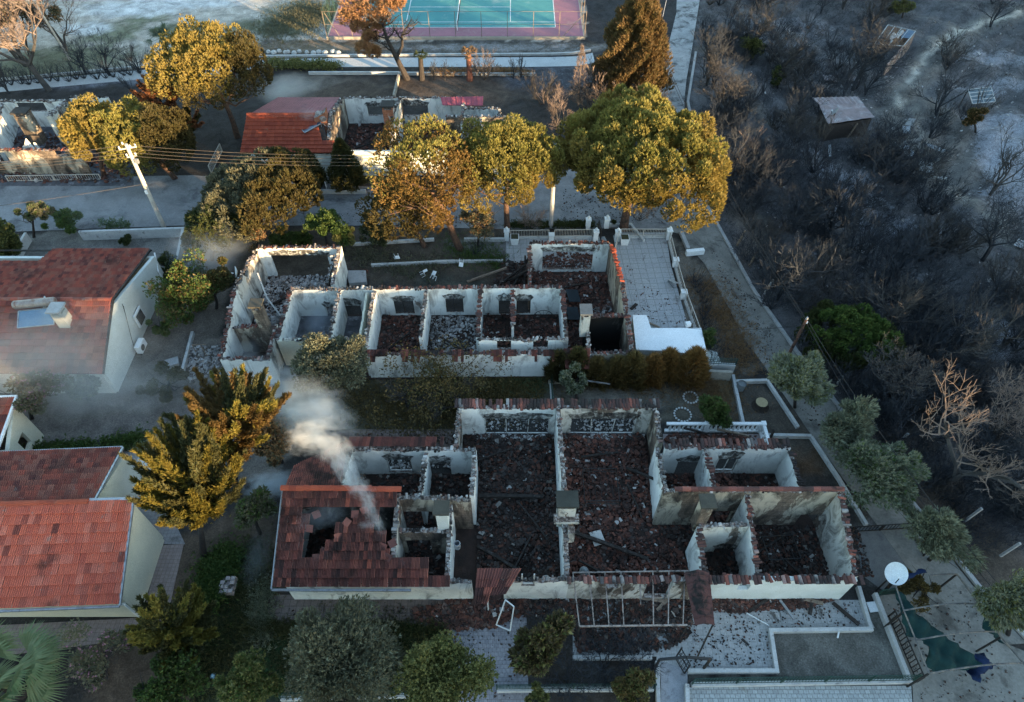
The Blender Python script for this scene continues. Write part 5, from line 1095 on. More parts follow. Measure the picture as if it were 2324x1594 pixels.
for k, (tx_, ty_, bx_, by_) in enumerate(((1691, 524, 1672, 557), (1711, 571, 1699, 604), (1910, 840, 1897, 874), (1977, 912, 1964, 940), (2054, 976, 2027, 1016), (2219, 1148, 2187, 1184), (2300, 1230, 2270, 1262), (1745, 640, 1733, 668))):
    b = GT(bx_, by_); tp = Vector((b.x + .35, b.y + .1, b.z + 1.5)); mb = MB(); mb.bar(b - Vector((0, 0, .2)), tp, .13)
    tag(mb.obj('fence_post', CONC if k > 1 else PWOOD), ['first', 'second', 'fourth', 'fifth', 'sixth', 'seventh', 'eighth', 'third'][k] + ' leaning post down the far side of the lane, counted from the junction', 'fence post', 'leaning fence posts beyond the lane')
mb = MB(); L_ = [(1574, 120), (1556, 232), (1600, 470), (1650, 560), (1705, 660), (1800, 795), (1880, 900), (2000, 1060), (2110, 1200), (2225, 1345), (2324, 1450)]
P = [G(a + 5, b) for a, b in L_]
for a, b in zip(P, P[1:]): mb.bar(a + Vector((0, 0, .0)), b + Vector((0, 0, .0)), .25, .3)
tag(mb.obj('lane_kerb', CONC), None, None, kind='structure')
# lamp mast top left
b = G(160, 138); b = Vector((b.x, b.y, 0)); T = thing('floodlight_mast', 'thin pale floodlight mast behind the bare tree in the top left corner', 'floodlight mast', tuple(b))
tz = 6.0; d = ray(82, 10); t = b.y / d[1]; tp = Vector((d[0] * t, b.y, CH + d[2] * t)); mb = MB(); mb.tube([b, tp], [.14, .09], 8); mb.obj('mast', PM, T)
mb = MB(); mb.bar(tp + Vector((-.9, 0, .1)), tp + Vector((.9, 0, .1)), .1); mb.bar(tp + Vector((-.9, 0, .8)), tp + Vector((.9, 0, .8)), .1); mb.bar(tp + Vector((-.7, 0, 0)), tp + Vector((-.7, 0, .9)), .08); mb.bar(tp + Vector((.7, 0, 0)), tp + Vector((.7, 0, .9)), .08); mb.obj('lamp_rack', PM, T)
for k in range(4): mb = MB(); mb.box(tp.x - .6 + .8 * (k % 2), tp.y - .15, tp.z + .15 + .6 * (k // 2), .45, .25, .35); mb.obj('floodlight', LMETAL, T)

# railings, piers and planters north of the middle ruin
IVR = mat('ivory_railing', (.5, .46, .4), (.42, .38, .33), 3, bs=0)
def rail_px(label, pix, h, **k):
    return post_fence('railing', label, [tuple(G(a, b)[:2]) for a, b in pix], h, k.pop('gap', 2.5), k.pop('m', IVR), k.pop('rails', (1.0, .12)), bars=k.pop('bars', .13), cat='railing', **k)
rail_px('ivory railing left of the middle pier behind the middle ruin', [(1158, 542), (1245, 541)], .75, base_h=.15)
rail_px('ivory railing right of the middle pier behind the middle ruin', [(1258, 541), (1343, 540)], .75, base_h=.15)
rail_px('ivory railing along the far edge of the tiled terrace', [(1408, 539), (1509, 539)], .75, base_h=.15)
rail_px('railing down the right edge of the tiled terrace', [(1518, 548), (1531, 602), (1551, 675), (1583, 762)], .8, base_h=.1, bars=.3)
def pier(label, px, py, h=.95, fin=True, w_=.38):
    p = G(px, py); T = thing('gate_pier', label, 'pier', tuple(p)); mb = MB(); mb.box(p.x, p.y, 0, w_, w_, h); mb.box(p.x, p.y, h - .002, w_ + .1, w_ + .1, .08); mb.obj('pier_block', WHITEP, T)
    if fin: mb = MB(); mb.lathe(p.x, p.y, h + .08, [(.06, 0), (.04, .06), (.11, .14), (.13, .2), (.08, .28), (.02, .36)], 10); mb.obj('finial', WHITEP, T)
for lab, x, y, h, f in (('white pier with a finial at the left end of the ivory railings', 1150, 544, .95, True), ('plain white pier between the two ivory railings', 1251, 548, .7, False), ('white pier with finial at the right end of the ivory railings', 1351, 546, .95, True), ('far left gate pier with an urn beside the dark gate', 1334, 518, .9, True),
        ('far right gate pier with an urn beside the dark gate', 1376, 516, .9, True), ('pier with a pointed finial at the near left of the tiled terrace', 1400, 546, .95, True), ('pier with a pointed finial at the far right corner of the tiled terrace', 1516, 543, .95, True), ('low pier part way down the right terrace railing', 1531, 604, .7, False), ('lowest pier on the right terrace railing', 1549, 677, .7, False)): pier(lab, x, y, h, f)
T = post_fence('gate', 'open dark iron gate between the two urn piers', [tuple(G(1357, 525)[:2]), tuple(G(1363, 548)[:2])], 1.2, 3, METAL, (1.0, .1), bars=.12, cat='gate')
T = post_fence('gate', 'ivory gate leaf folded back beside the terrace pier', [tuple(G(1402, 548)[:2]), tuple(G(1392, 585)[:2])], 1.1, 3, IVR, (1.0, .1), bars=.15, cat='gate')
for lab, x, y in (('white square planter left on the paving behind the ivory railing', 1168, 552), ('white square planter on the tiled terrace', 1416, 553)):
    p = G(x, y); T = thing('planter', lab, 'planter', tuple(p)); mb = MB(); s0, s1 = .26, .36
    mb.add([(p.x + a * s0, p.y + b * s0, 0) for a, b in ((-1, -1), (1, -1), (1, 1), (-1, 1))] + [(p.x + a * s1, p.y + b * s1, .7) for a, b in ((-1, -1), (1, -1), (1, 1), (-1, 1))], [(3, 2, 1, 0), (0, 1, 5, 4), (1, 2, 6, 5), (2, 3, 7, 6), (3, 0, 4, 7), (4, 5, 6, 7)]); mb.obj('pot', WHITEP, T)
    mb = MB(); mb.box(p.x, p.y, .703, .6, .6, .02); mb.obj('soil', mat('potting_soil', (.07, .06, .04), (.04, .05, .02), 6), T)
for k, (pix, h, lab) in enumerate((([(986, 592), (1142, 590)], .2, 'white garden edging in front of the gravel bed right of the pine trunk'), ([(1053, 541), (1146, 541)], .3, 'white edging along the far side of the gravel bed'), ([(800, 552), (985, 541)], .25, 'pale edging at the far side of the garden left of the pine'),
        ([(842, 600), (1032, 591)], .22, 'pale edging crossing the middle of the dry garden'), ([(1385, 508), (1432, 508), (1462, 545)], .25, 'kerb round the planting triangle below the big pine'), ([(57, 528), (13, 601)], .9, 'white wall at the left side of the dry yard behind the left house'), ([(178, 525), (415, 517), (398, 600)], .9, 'pale wall round the far and right side of the dry yard'),
        ([(436, 752), (412, 843)], .3, 'narrow concrete edging between left house garden and middle ruin'), ([(1592, 840), (1663, 844)], .9, 'cream retaining wall below the white annex'), ([(1664, 850), (1688, 962)], .3, 'white wall between the two small gardens right of the ruins'), ([(1668, 864), (1742, 862)], .3, 'kerb at the far side of the garden with the stump'),
        ([(1742, 862), (1812, 968)], .25, 'slanting kerb at the right of the garden with the stump'), ([(1742, 986), (1842, 988)], .3, 'short kerb right of the white balustrade'), ([(1842, 990), (1905, 1085), (1968, 1190)], .25, 'long slanting kerb below the olive trees right of the near ruin'),
        ([(1950, 1330), (1978, 1427), (1750, 1430), (1764, 1522), (1562, 1522)], .3, 'low white wall stepping round the light terrace of the near ruin'), ([(1988, 1345), (2067, 1545)], .35, 'pale kerb beside the black ladder like railing'), ([(1300, 1492), (1480, 1492)], .25, 'kerb at the near edge of the burnt ground under the pergola'), ([(1492, 1500), (1497, 1660)], .3, 'kerb at the left of the light path by the ornate gate'), ([(1560, 1552), (1563, 1660)], .35, 'kerb right of the light path by the paver road'),
        ([(1245, 860), (1592, 842)], .5, 'cream wall half hidden behind the burnt hedge'), ([(700, 163), (905, 163)], .3, 'long low wall at the left of the burnt yards'), ([(905, 164), (1215, 166)], .3, 'low wall behind the two palm stumps'), ([(905, 165), (893, 215)], .5, 'mossy wall dividing the two burnt yards'), ([(640, 431), (830, 431)], .4, 'roadside wall under the half burnt house'))):
    low_wall('garden_wall', lab, pix, .2, h, KERB if 'cream' not in lab and 'mossy' not in lab else mat('old_wall', (.36, .33, .27), (.22, .2, .17), 2))
p = G(1576, 577); q = MB(); q.box(p.x, p.y, 0, 1.5, .35, .45, .15); tag(q.obj('concrete_block', WHITEP), 'white broken wall block at the edge of the lane beside the terrace', 'block')
q = MB(); a, b = G(1546, 528, .15), G(1562, 566, .15); q.bar(a, b, .3, .3); tag(q.obj('drain_kerb', CONC), 'dark narrow kerb lying beside the terrace at the lane edge', 'kerb')
q = MB(); a, b = G(1520, 636, .2), G(1532, 652, .2); q.bar(a, b, .35, .06); q.bar(a + Vector((0, 0, .06)), b + Vector((.05, 0, .4)), .3, .04); tag(q.obj('sheet_metal', LMETAL), 'bent metal sheet lying at the right side of the tiled terrace', 'metal sheet')
q = MB(); a, b = G(1592, 733, .15), G(1630, 745, .15)
for k, (lab, a, b, w_) in enumerate((('splintered plank on the tiled terrace near the annex', (1466, 730), (1498, 744), .14), ('burnt stick leaning at the ruin wall on the terrace', (1432, 702), (1445, 690), .25))):
    q = MB(); q.bar(G(*a, .12), G(*b, .2), w_, .06); tag(q.obj('plank', WOOD if k else PWOOD), lab, 'plank')

# white balustrade on the rear terrace of the near ruin
BT = thing('balustrade', 'white balustrade round the small rear terrace heaped with fallen tiles', 'balustrade', tuple(G(1620, 990)))
zb = .9; a, b, c = G(1513, 962, zb), G(1733, 962, zb), G(1747, 1010, zb)
sheet('terrace', [(1505, 985), (1728, 985), (1748, 1040), (1505, 1040)], .03, mat('pink_terrace_floor', (.28, .23, .22), (.22, .18, .17), 2))
mb = MB(); mb.bar(a, b, .2, .12); mb.bar(b, c, .2, .124); mb.obj('handrail', WHITEP, BT)
mb = MB(); mb.bar((a.x, a.y, .1), (b.x, b.y, .1), .2, .14); mb.bar((b.x, b.y, .1), (c.x, c.y, .1), .2, .144); mb.obj('base_rail', WHITEP, BT)
def baluster(p): q = MB(); q.lathe(p.x, p.y, .16, [(.05, 0), (.05, .05), (.09, .14), (.1, .22), (.05, .42), (.045, .5), (.07, .56), (.05, .68)], 8); q.obj('baluster', WHITEP, BT)
L = (b - a).length; n = int(L / .3)
for k in range(1, n): baluster(a.lerp(b, k / n))
n = int((c - b).length / .3)
for k in range(1, n): baluster(b.lerp(c, k / n))
for p in (b, a.lerp(b, .42)): mb = MB(); mb.box(p.x, p.y, 0, .3, .3, 1.02); mb.obj('pier', WHITEP, BT)
rubble('red tiles heaped on the small rear terrace behind the balustrade', poly_px([(1510, 990), (1715, 990), (1700, 1030), (1510, 1035)]), 900, RUB_R, .12, .34, zmax=.3)
beam('black rafter lying over the left part of the balustrade', G(1552, 972, .8), G(1605, 985, .5), .12); beam('brown rafter lying over the right part of the balustrade', G(1628, 975, .9), G(1700, 990, .5), .12, PWOOD); beam('charred post standing outside the balustrade corner', G(1743, 1008, 0), G(1756, 976, 1.5), .14)
# stump, barrel, stone rings
p = G(1725, 922); T = thing('tree_stump', 'wide cut tree stump with pale top in the small garden beside the lane', 'tree stump', tuple(p)); mb = MB(); n = 16
mb.lathe(p.x, p.y, -.05, [(.62, 0), (.5, .15), (.44, .5)], n); mb.obj('trunk', mat('stump_bark', (.05, .04, .032), (.03, .025, .02), 6, bs=.8, bd=.06), T); mb = MB(); mb.lathe(p.x, p.y, .448, [(.40, 0), (.4, .02)], n); mb.obj('cut_face', mat('cut_wood', (.42, .34, .2), (.34, .27, .16), 5), T)
p = G(1679, 884); mb = MB(); mb.lathe(p.x, p.y, 0, [(.26, 0), (.3, .3), (.3, .7), (.27, .72), (.26, .6)], 14); tag(mb.obj('bucket', mat('grey_plastic', (.2, .21, .21), (.16, .17, .17), 3)), 'round grey bucket in the corner of the garden with the stump', 'bucket')
for lab, cx, cy, r_, s_ in (('ring of small white stones, farther one by the garden wall', 1567, 903, .48, 15), ('ring of small white stones, nearer one behind the big room', 1549, 942, .56, 17), ('partly hidden ring of white stones at the broken back corner', 1474, 945, .5, 15)):
    T = thing('stone_ring', lab, 'stone ring', tuple(G(cx, cy))); c = G(cx, cy)
    for k in range(s_):
        a = 2 * math.pi * k / s_; mb = MB(); mb.lathe(c.x + r_ * math.cos(a), c.y + r_ * math.sin(a), 0, [(.07, 0), (.085, .05), (.05, .1)], 6); mb.obj('stone', mat('white_pebble', (.66, .65, .62)), T)
# chairs and small litter in the far garden
def chair(lab, px, py, rz, tip):
    p = G(px, py, .0); T = thing('garden_chair', lab, 'chair', (p.x, p.y, .25), None, rz); T.rotation_euler = (tip, .2, rz); T.scale = (.72, .72, .72)
    def put(nm, fn): mb = MB(); fn(mb); o = mb.obj(nm, WHITEP); o.parent = T
    put('seat', lambda m: m.box(0, 0, 0, .48, .46, .04)); put('backrest', lambda m: m.box(0, .24, .0, .48, .04, .5))
    for sx in (-1, 1):
        for sy in (-1, 1): put('leg', lambda m: m.bar((sx * .21, sy * .2, 0), (sx * .23, sy * .23, -.42), .04))
chair('white plastic chair overturned on the dry garden soil left of the pine', 901, 590, .4, 1.6); chair('white chair lying on its side behind the long rear wall', 963, 626, 1.9, 1.3); chair('white stool like chair tipped by the rear wall, right of another', 986, 632, 2.6, 1.1); chair('white chair upside down near the left white edging of the gravel bed', 1047, 602, 0, 2.2)
p = G(786, 640); 
sheet('step', [(785, 614), (830, 614), (832, 640), (792, 643)], .3, CONC, None, 'pale paved step right of the white standing wall of the middle ruin', 'step')
p = G(341, 1055); q = MB(); q.lathe(p.x, p.y, 0, [(.5, 0), (.55, .3), (.55, .7), (.45, .78), (.2, .8)], 9); tag(q.obj('covered_table', mat('white_cover', (.55, .56, .56), (.45, .47, .48), 3, rough=.5), smooth=True), 'small garden table under a white cover beside the cream house', 'table')
T = thing('brick_stack', 'stack of pale bricks on a pallet on the dark lawn below the tall conifer', 'brick stack', tuple(G(522, 1335)))
p = G(522, 1335); n = 0
for lz in range(3):
    for i in range(3):
        for j in range(4):
            if lz == 2 and (i + j) % 3 == 0: continue
            mb = MB(); mb.box(p.x - .28 + i * .27 + rnd.uniform(-.015, .015), p.y - .36 + j * .24, .08 + lz * .17, .24, .2, .155, rnd.gauss(0, .05)); mb.obj('brick', mat('pale_brick', (.36, .31, .29), (.28, .24, .23), 5), T)
mb = MB(); 
for i in range(4): mb.box(p.x - .02, p.y - .4 + i * .25, 0, .95, .12, .06)
mb.obj('pallet', PWOOD, T)
p = G(484, 1535); q = MB(); q.lathe(p.x, p.y, 0, [(.1, 0), (.16, .05), (.1, .14), (.03, .2)], 7); tag(q.obj('plastic_bag', mat('blue_plastic', (.3, .5, .62), rough=.4, bs=0)), 'crumpled light blue plastic bag on the dark soil', 'bag')
p = G(236, 1016); q = MB(); q.box(p.x, p.y, 0, .9, .6, .45, .1); q.box(p.x - .1, p.y, .45, .5, .4, .12, .3); tag(q.obj('garden_box', METAL), 'dark box with white lids at the end of the hedge behind the cream house', 'box')
q = MB(); a, b, c = G(436, 783, .9), G(468, 782, .9), G(470, 808, .1); q.bar(a, b, .06); q.bar((a.x, a.y, 0), a, .05); q.bar(a.lerp(b, .55), c, .05); tag(q.obj('trellis', PWOOD), 'thin wooden frame on burnt soil left of the middle ruin', 'frame')
p = G(393, 827); q = MB(); q.box(p.x, p.y, 0, .9, .7, .3, .4); tag(q.obj('planter_box', CONC), 'pale planter box beside the air conditioner path', 'planter box')
p = G(541, 640); dish('satellite_dish', 'white satellite dish on the left outer wall of the middle ruin', (G(541, 625, 2.6).x, G(541, 625, 2.6).y, 2.4), .42, R(200), R(15), stand=.55)
q = MB(); p = G(1982, 1378); q.box(p.x, p.y, .0, .62, .55, .06, .1); tag(q.obj('manhole_cover', WHITEP), 'square pale drain cover near the corner of the near ruin', 'drain cover')
# hedge-side dark rail fence pieces
def gfence(label, pix, h=.9, bh=.3, **k): return post_fence('mesh_fence', label, [tuple(G(a, b)[:2]) for a, b in pix], h, 2.3, GRN, (1.0, .7, .4, .05), bars=.16, br=.008, rr=.014, base_h=bh, cat='fence', **k)
gfence('green mesh fence on a white wall at the bottom edge under the pale green tree', [(770 - 130, 1588), (930, 1580)])
gfence('green mesh fence across the bottom of the grey drive', [(1128, 1568), (1300, 1566), (1482, 1566)], .8)
gfence('green mesh fence between the gravel yard and the paver road', [(1568, 1556), (2066, 1548)], 1.0)
gfence('green mesh fence on the retaining wall by the annex', [(1565, 841), (1662, 846)], .6, .9)
gfence('green mesh fence dividing the two burnt gardens behind the near ruin', [(1248, 838), (1254, 925)], 1.0, .1)
post_fence('railing', 'low black railing right of the near ruin above the gravel yard', [tuple(G(1930, 1208)[:2]), tuple(G(2062, 1200)[:2]), tuple(G(2095, 1262)[:2])], .7, 2.2, METAL, (1.0, .1), bars=.2, cat='railing')
T = post_fence('railing', 'black ornamental railing standing along the kerb left of the shade frame', [tuple(G(2016, 1400)[:2]), tuple(G(2080, 1548)[:2])], .9, 2.4, METAL, (1.0, .08), bars=.22, br=.02, cat='railing')
ob = MB(); a, b = G(2016, 1400), G(2080, 1548)
for f in (.28, .5, .66, .82):
    q_ = a.lerp(b, f)
    for dz in (.35, .55): ob.tube([(q_.x, q_.y + .1 * math.cos(t), dz + .1 * math.sin(t)) for t in [k * math.pi / 4 for k in range(9)]], .014, 4)
ob.obj('scroll_ornament', METAL, T)
post_fence('railing', 'black railing along the bottom of the small yard fence behind the dish', [tuple(G(1990, 1352)[:2]), tuple(G(2050, 1343)[:2])], .8, 1.4, GRN, (1.0, .1), bars=.1, cat='railing')
# ornate gate
T = thing('gate', 'open black ornate gate under a pointed arch at the end of the light path', 'gate', tuple(G(1545, 1560)))
q0, q1 = G(1497, 1555), G(1602, 1548); H2 = 1.9
g0, g1 = Vector((G(1497, 1497, H2).x, G(1497, 1497, H2).y, 0)), Vector((G(1613, 1496, H2).x, G(1613, 1496, H2).y, 0))
mb = MB(); mid = (g0 + g1) / 2
mb.bar((g0.x, g0.y, H2), (mid.x, mid.y, H2 + .35), .12); mb.bar((mid.x, mid.y, H2 + .35), (g1.x, g1.y, H2), .12); mb.obj('arch', METAL, T)
for g in (g0, g1): mb = MB(); mb.bar((g.x, g.y, 0), (g.x, g.y, H2), .1); mb.obj('post', METAL, T)
c0 = g1 + Vector((-1.0, -.2, 0)); c1 = c0 + Vector((-.35, .75, 0)); mb = MB()
for z0, z1 in ((.1, .1), (1.0, 1.0), (1.6, 1.75)): mb.bar((c0.x, c0.y, z0), (c1.x, c1.y, z1), .05)
mb.bar((c0.x, c0.y, .1), (c0.x, c0.y, 1.6), .06); mb.bar((c1.x, c1.y, .1), (c1.x, c1.y, 1.9), .06)
for k in range(1, 5): q_ = c0.lerp(c1, k / 5); mb.bar((q_.x, q_.y, .1), (q_.x, q_.y, 1.65), .02)
for dz in (.5, 1.3): cc = c0.lerp(c1, .5); mb.tube([(cc.x + .15 * math.cos(t), cc.y - .3 * math.cos(t), dz + .18 * math.sin(t)) for t in [k * math.pi / 5 for k in range(11)]], .015, 4)
mb.obj('gate_leaf', METAL, T)
# shade frame with torn cloths
SF = thing('shade_frame', 'curved steel shade frame over the concrete forecourt in the lower right corner', 'shade frame', tuple(G(2150, 1450)))
sz = 2.4; FR = mat('grey_frame_tube', (.16, .15, .14), (.08, .08, .08), 3, (.2, .17, .14), 2.5, bs=0)
def arc(a, b, lift=.0, n=8): a, b = G(*a, sz), G(*b, sz); return [a.lerp(b, k / n) + Vector((0, 0, lift * math.sin(math.pi * k / n))) for k in range(n + 1)]
Rr = [G(*p, sz) for p in ((2172, 1303), (2222, 1371), (2272, 1446), (2321, 1503), (2380, 1570))]; Ll = [G(*p, sz) for p in ((2033, 1330), (2052, 1388), (2078, 1452), (2108, 1529))]
mb = MB(); mb.tube(Rr, .05, 6); mb.obj('rail', FR, SF); mb = MB(); mb.tube(Ll, .04, 6); mb.obj('rail', FR, SF)
for a, b in (((2050, 1386), (2222, 1371)), ((2080, 1453), (2262, 1434)), ((2108, 1529), (2321, 1505)), ((2112, 1306), (2173, 1303))): mb = MB(); mb.tube(arc(a, b, .45 if a[0] != 2112 else .05), .045, 6); mb.obj('bow', FR, SF)
for p in (Rr[0], Rr[2], Ll[1], Ll[3]): mb = MB(); mb.bar((p.x, p.y, 0), (p.x, p.y, sz - .02), .08); mb.obj('post', METAL, SF)
def cloth(label, pix, z, m, fold=.12, name='torn_cloth'):
    # ragged hanging cloth: fan triangulated outline refined with folds, given a real thickness
    P = [G(a, b, z) for a, b in pix]; me = bpy.data.meshes.new(name); import bmesh
    bm = bmesh.new(); f = bm.faces.new([bm.verts.new(p) for p in P]); bmesh.ops.triangulate(bm, faces=[f])
    for _ in range(3): bmesh.ops.subdivide_edges(bm, edges=[e for e in bm.edges if e.calc_length() > .3], cuts=1, use_grid_fill=False); bmesh.ops.triangulate(bm, faces=bm.faces[:])
    for v in bm.verts:
        x, y = v.co.x, v.co.y; v.co.z += fold * (math.sin(x * 3.1 + y * 4.2) + .6 * math.sin(x * 7 - y * 5)) - .1
        if v.is_boundary: v.co.x += .05 * math.sin(y * 23); v.co.y += .05 * math.sin(x * 19)
    bm.to_mesh(me); bm.free(); me.shade_smooth(); o = link(name, me, m); md = o.modifiers.new('thickness', 'SOLIDIFY'); md.thickness = .012
    return tag(o, label, 'cloth')
GC = mat('dark_green_cloth', (.012, .042, .038), (.01, .03, .028), 2.5, bs=.2, fine=30); BC = mat('navy_cloth', (.014, .028, .075), (.01, .02, .05), 2.5, bs=.2)
cloth('long torn dark green shade cloth drooping diagonally from the dish to the frame', [(2034, 1340), (2040, 1360), (2046, 1392), (2058, 1424), (2056, 1446), (2074, 1442), (2094, 1452), (2110, 1466), (2122, 1480), (2118, 1496), (2104, 1508), (2116, 1518), (2128, 1524), (2150, 1522), (2195, 1520), (2232, 1508), (2200, 1482), (2160, 1456), (2128, 1430), (2104, 1406), (2078, 1378), (2056, 1350)], 2.25, GC, .16)
cloth('small dark green cloth scrap hanging from the right rail of the frame', [(2228, 1380), (2240, 1384), (2262, 1412), (2276, 1440), (2280, 1462), (2262, 1446), (2240, 1420), (2232, 1400)], 2.2, GC, .2)
cloth('blue torn cloth caught on the lowest bow of the frame', [(2190, 1510), (2200, 1526), (2206, 1544), (2218, 1552), (2226, 1535), (2240, 1524), (2262, 1510), (2245, 1500), (2238, 1478), (2216, 1484), (2200, 1492), (2215, 1502)], 2.05, BC, .3)
cloth('blue cloth strip stretched behind the big satellite dish', [(2050, 1318), (2050, 1306), (2078, 1298), (2088, 1288), (2104, 1290), (2106, 1298), (2080, 1304), (2066, 1314)], 2.3, BC, .06)
p = G(2012, 1345); dish('satellite_dish', 'large round pale satellite dish on a post at the right of the near ruin', (G(2031, 1308, 2.2).x - .1, G(2031, 1308, 2.2).y + .05, 0), .60, R(-100), R(58), stand=2.5)
q = MB(); a = G(2005, 1345); q.bar((a.x, a.y, 0), (a.x + .1, a.y + .2, 1.6), .12); q.bar((a.x + .1, a.y + .2, 1.5), (a.x + .7, a.y + .5, 1.9), .08); tag(q.obj('post', METAL), 'black post and bracket left of the big satellite dish', 'post')

# ---------------------------------------------------------------- hillside: sheds, panel, sheets
CORR = None
def corr_sheet(mb, A, B, C, D, waves=8, amp=.035, t=.012, bend=0):
    A, B, C, D = map(Vector, (A, B, C, D)); n = waves * 4; N = (B - A).cross(D - A).normalized(); N = N if N.z > 0 else -N; vs = []
    M = 4
    for s in (0, -t):
        for j in range(M + 1):
            for k in range(n + 1): vs.append(A.lerp(B, k / n).lerp(D.lerp(C, k / n), j / M) + N * (amp * math.sin(2 * math.pi * k / 4) + s + bend * math.sin(math.pi * j / M + k * .3)))
    o_ = (M + 1) * (n + 1); fs = []
    for b_ in (0, o_):
        for j in range(M):
            for k in range(n): i = b_ + j * (n + 1) + k; fs.append((i, i + 1, i + n + 2, i + n + 1))
    return mb.add(vs, fs)
SHT = mat('weathered_metal_sheet', (.34, .36, .37), (.24, .25, .26), 2.5, (.14, .1, .09), 1.5, (.56, .68), rough=.5, metal=.2, bs=.1)
SHD = mat('shed_roof_sheet', (.24, .19, .19), (.17, .14, .14), 1.5, (.3, .29, .3), .8, (.5, .64), rough=.7)
SH = thing('shed', 'dark wooden shed with a patched metal sheet roof on the burnt hillside', 'shed', tuple(GT(1925, 300)))
zr = GT(1925, 300).z; rz_ = zr + 2.2
rp = [G(1843, 222, rz_ + .3), G(1947, 219, rz_ + .35), G(1962, 238, rz_ + .2), G(1862, 240, rz_ + .2)]
mb = MB(); corr_sheet(mb, rp[3], rp[2], rp[1], rp[0], 10); mb.obj('roof_sheet', SHD, SH)
r2 = [G(1878, 285, rz_ - .1), G(1984, 269, rz_ - .1), G(1958, 236, rz_ + .3), G(1860, 240, rz_ + .26)]
mb = MB()
for k in range(5): f0, f1 = k / 5, (k + 1.1) / 5; corr_sheet(mb, r2[0].lerp(r2[3], f0) + Vector((0, 0, .03 * (5 - k))), r2[1].lerp(r2[2], f0) + Vector((0, 0, .03 * (5 - k))), r2[1].lerp(r2[2], f1) + Vector((0, 0, .03 * (4 - k))), r2[0].lerp(r2[3], f1) + Vector((0, 0, .03 * (4 - k))), 3, .02)
mb.obj('roof_sheet', SHD, SH)
f = [Vector((r2[i].x, r2[i].y, zr - .3)) for i in range(4)]; ctr = sum(f, Vector()) / 4; f = [c_ + (ctr - c_) * .08 for c_ in f]
for (i, j) in ((0, 1), (1, 2), (2, 3), (3, 0)): mb = MB(); mid_ = (f[i] + f[j]) / 2; mb.bar(Vector((f[i].x, f[i].y, zr + .85)), Vector((f[j].x, f[j].y, zr + .85)), .08, 2.3); mb.obj('wall', mat('dark_boards', (.045, .038, .034), (.03, .026, .024), 4, bs=.6), SH)
mb = MB(); a, b = f[0].lerp(f[1], .55), f[0].lerp(f[1], .6); mb.bar((a.x, a.y - .15, zr - .2), (b.x + .3, b.y - .12, zr + 1.9), .12); mb.obj('prop', PWOOD, SH)
p = G(1893, 262, rz_ + .2); dish('satellite_dish', 'small grey satellite dish on the roof of the hillside shed', (p.x, p.y, rz_ + .1), .42, R(160), R(35), stand=.45, m=mat('grey_dish', (.3, .3, .3)))
FS = thing('shed', 'roofless shed frame with pink walls beside the dirt track at upper right', 'shed', tuple(GT(2040, 100))); z0 = GT(2040, 110).z; zt = z0 + 2.0
c4 = [G(2015, 57, zt), G(2078, 71, zt), G(2050, 105, zt), G(1985, 100, zt)]; PW = mat('pink_wall', (.26, .16, .14), (.3, .25, .2), 1.4, (.08, .07, .065), 1.2, (.5, .6))
mb = MB(); a, b = G(2078, 73, zt), G(2012, 152, z0 + 1.2); mb.bar((a.x, a.y, z0 + .95), (b.x, b.y, z0 + .55), .15, 2.0); mb.obj('wall', PW, FS)
mb = MB(); a, b = c4[0], c4[1]; mb.bar((a.x, a.y, z0 + .9), (b.x, b.y, z0 + .9), .15, 2.0); mb.obj('wall', PW, FS)
for i in range(4): mb = MB(); mb.bar(c4[i], c4[(i + 1) % 4], .08); mb.obj('rail', LMETAL, FS)
for k in (1, 2, 3): mb = MB(); mb.bar(c4[0].lerp(c4[1], k / 4), c4[3].lerp(c4[2], k / 4), .07); mb.obj('rail', LMETAL, FS)
for c_ in c4: mb = MB(); mb.bar((c_.x, c_.y, z0 - .2), c_, .08); mb.obj('post', LMETAL, FS)
mb = MB(); corr_sheet(mb, c4[0].lerp(c4[1], .68) , c4[1] - Vector((0, .15, .0)), c4[1].lerp(c4[2], .5), c4[0].lerp(c4[1], .68).lerp(c4[3].lerp(c4[2], .68), .5), 6); mb.obj('roof_sheet', mat('blue_sheet', (.12, .19, .26), (.1, .14, .2), 2), FS)
cz = MB(); 
o_ = cloth('pale rag hanging over the bars of the roofless shed frame', [(2020, 82), (2026, 74), (2036, 78), (2048, 66), (2052, 72), (2040, 86), (2030, 84), (2026, 98), (2022, 96)], zt + .15, mat('pale_rag', (.4, .38, .36)), .1)
T = thing('solar_array', 'solar panel array on a tilted stand at the right edge', 'solar panel', tuple(GT(2228, 225))); z0 = GT(2228, 235).z
a, b, c, d = G(2207, 236, z0 + .9), G(2259, 231, z0 + .9), G(2249, 198, z0 + 1.9), G(2197, 204, z0 + 1.9)
mb = MB(); slab(mb, a, b, c, d, .06); mb.obj('panel', mat('panel_cells', (.08, .13, .16), (.07, .11, .14), 2, rough=.3, bs=0, spec=.5), T)
mb = MB(); N = Vector((0, 0, .02))
for k in range(3): mb.bar(a.lerp(b, k / 2) + N, d.lerp(c, k / 2) + N, .07, .05)
for k in range(5): mb.bar(a.lerp(d, k / 4) + N, b.lerp(c, k / 4) + N, .07, .054)
mb.obj('frame', mat('pale_frame', (.5, .52, .52)), T)
for p in (a, b, c, d): mb = MB(); mb.bar((p.x, p.y, z0 - .4), (p.x, p.y, p.z - .06), .07); mb.obj('post', METAL, T)
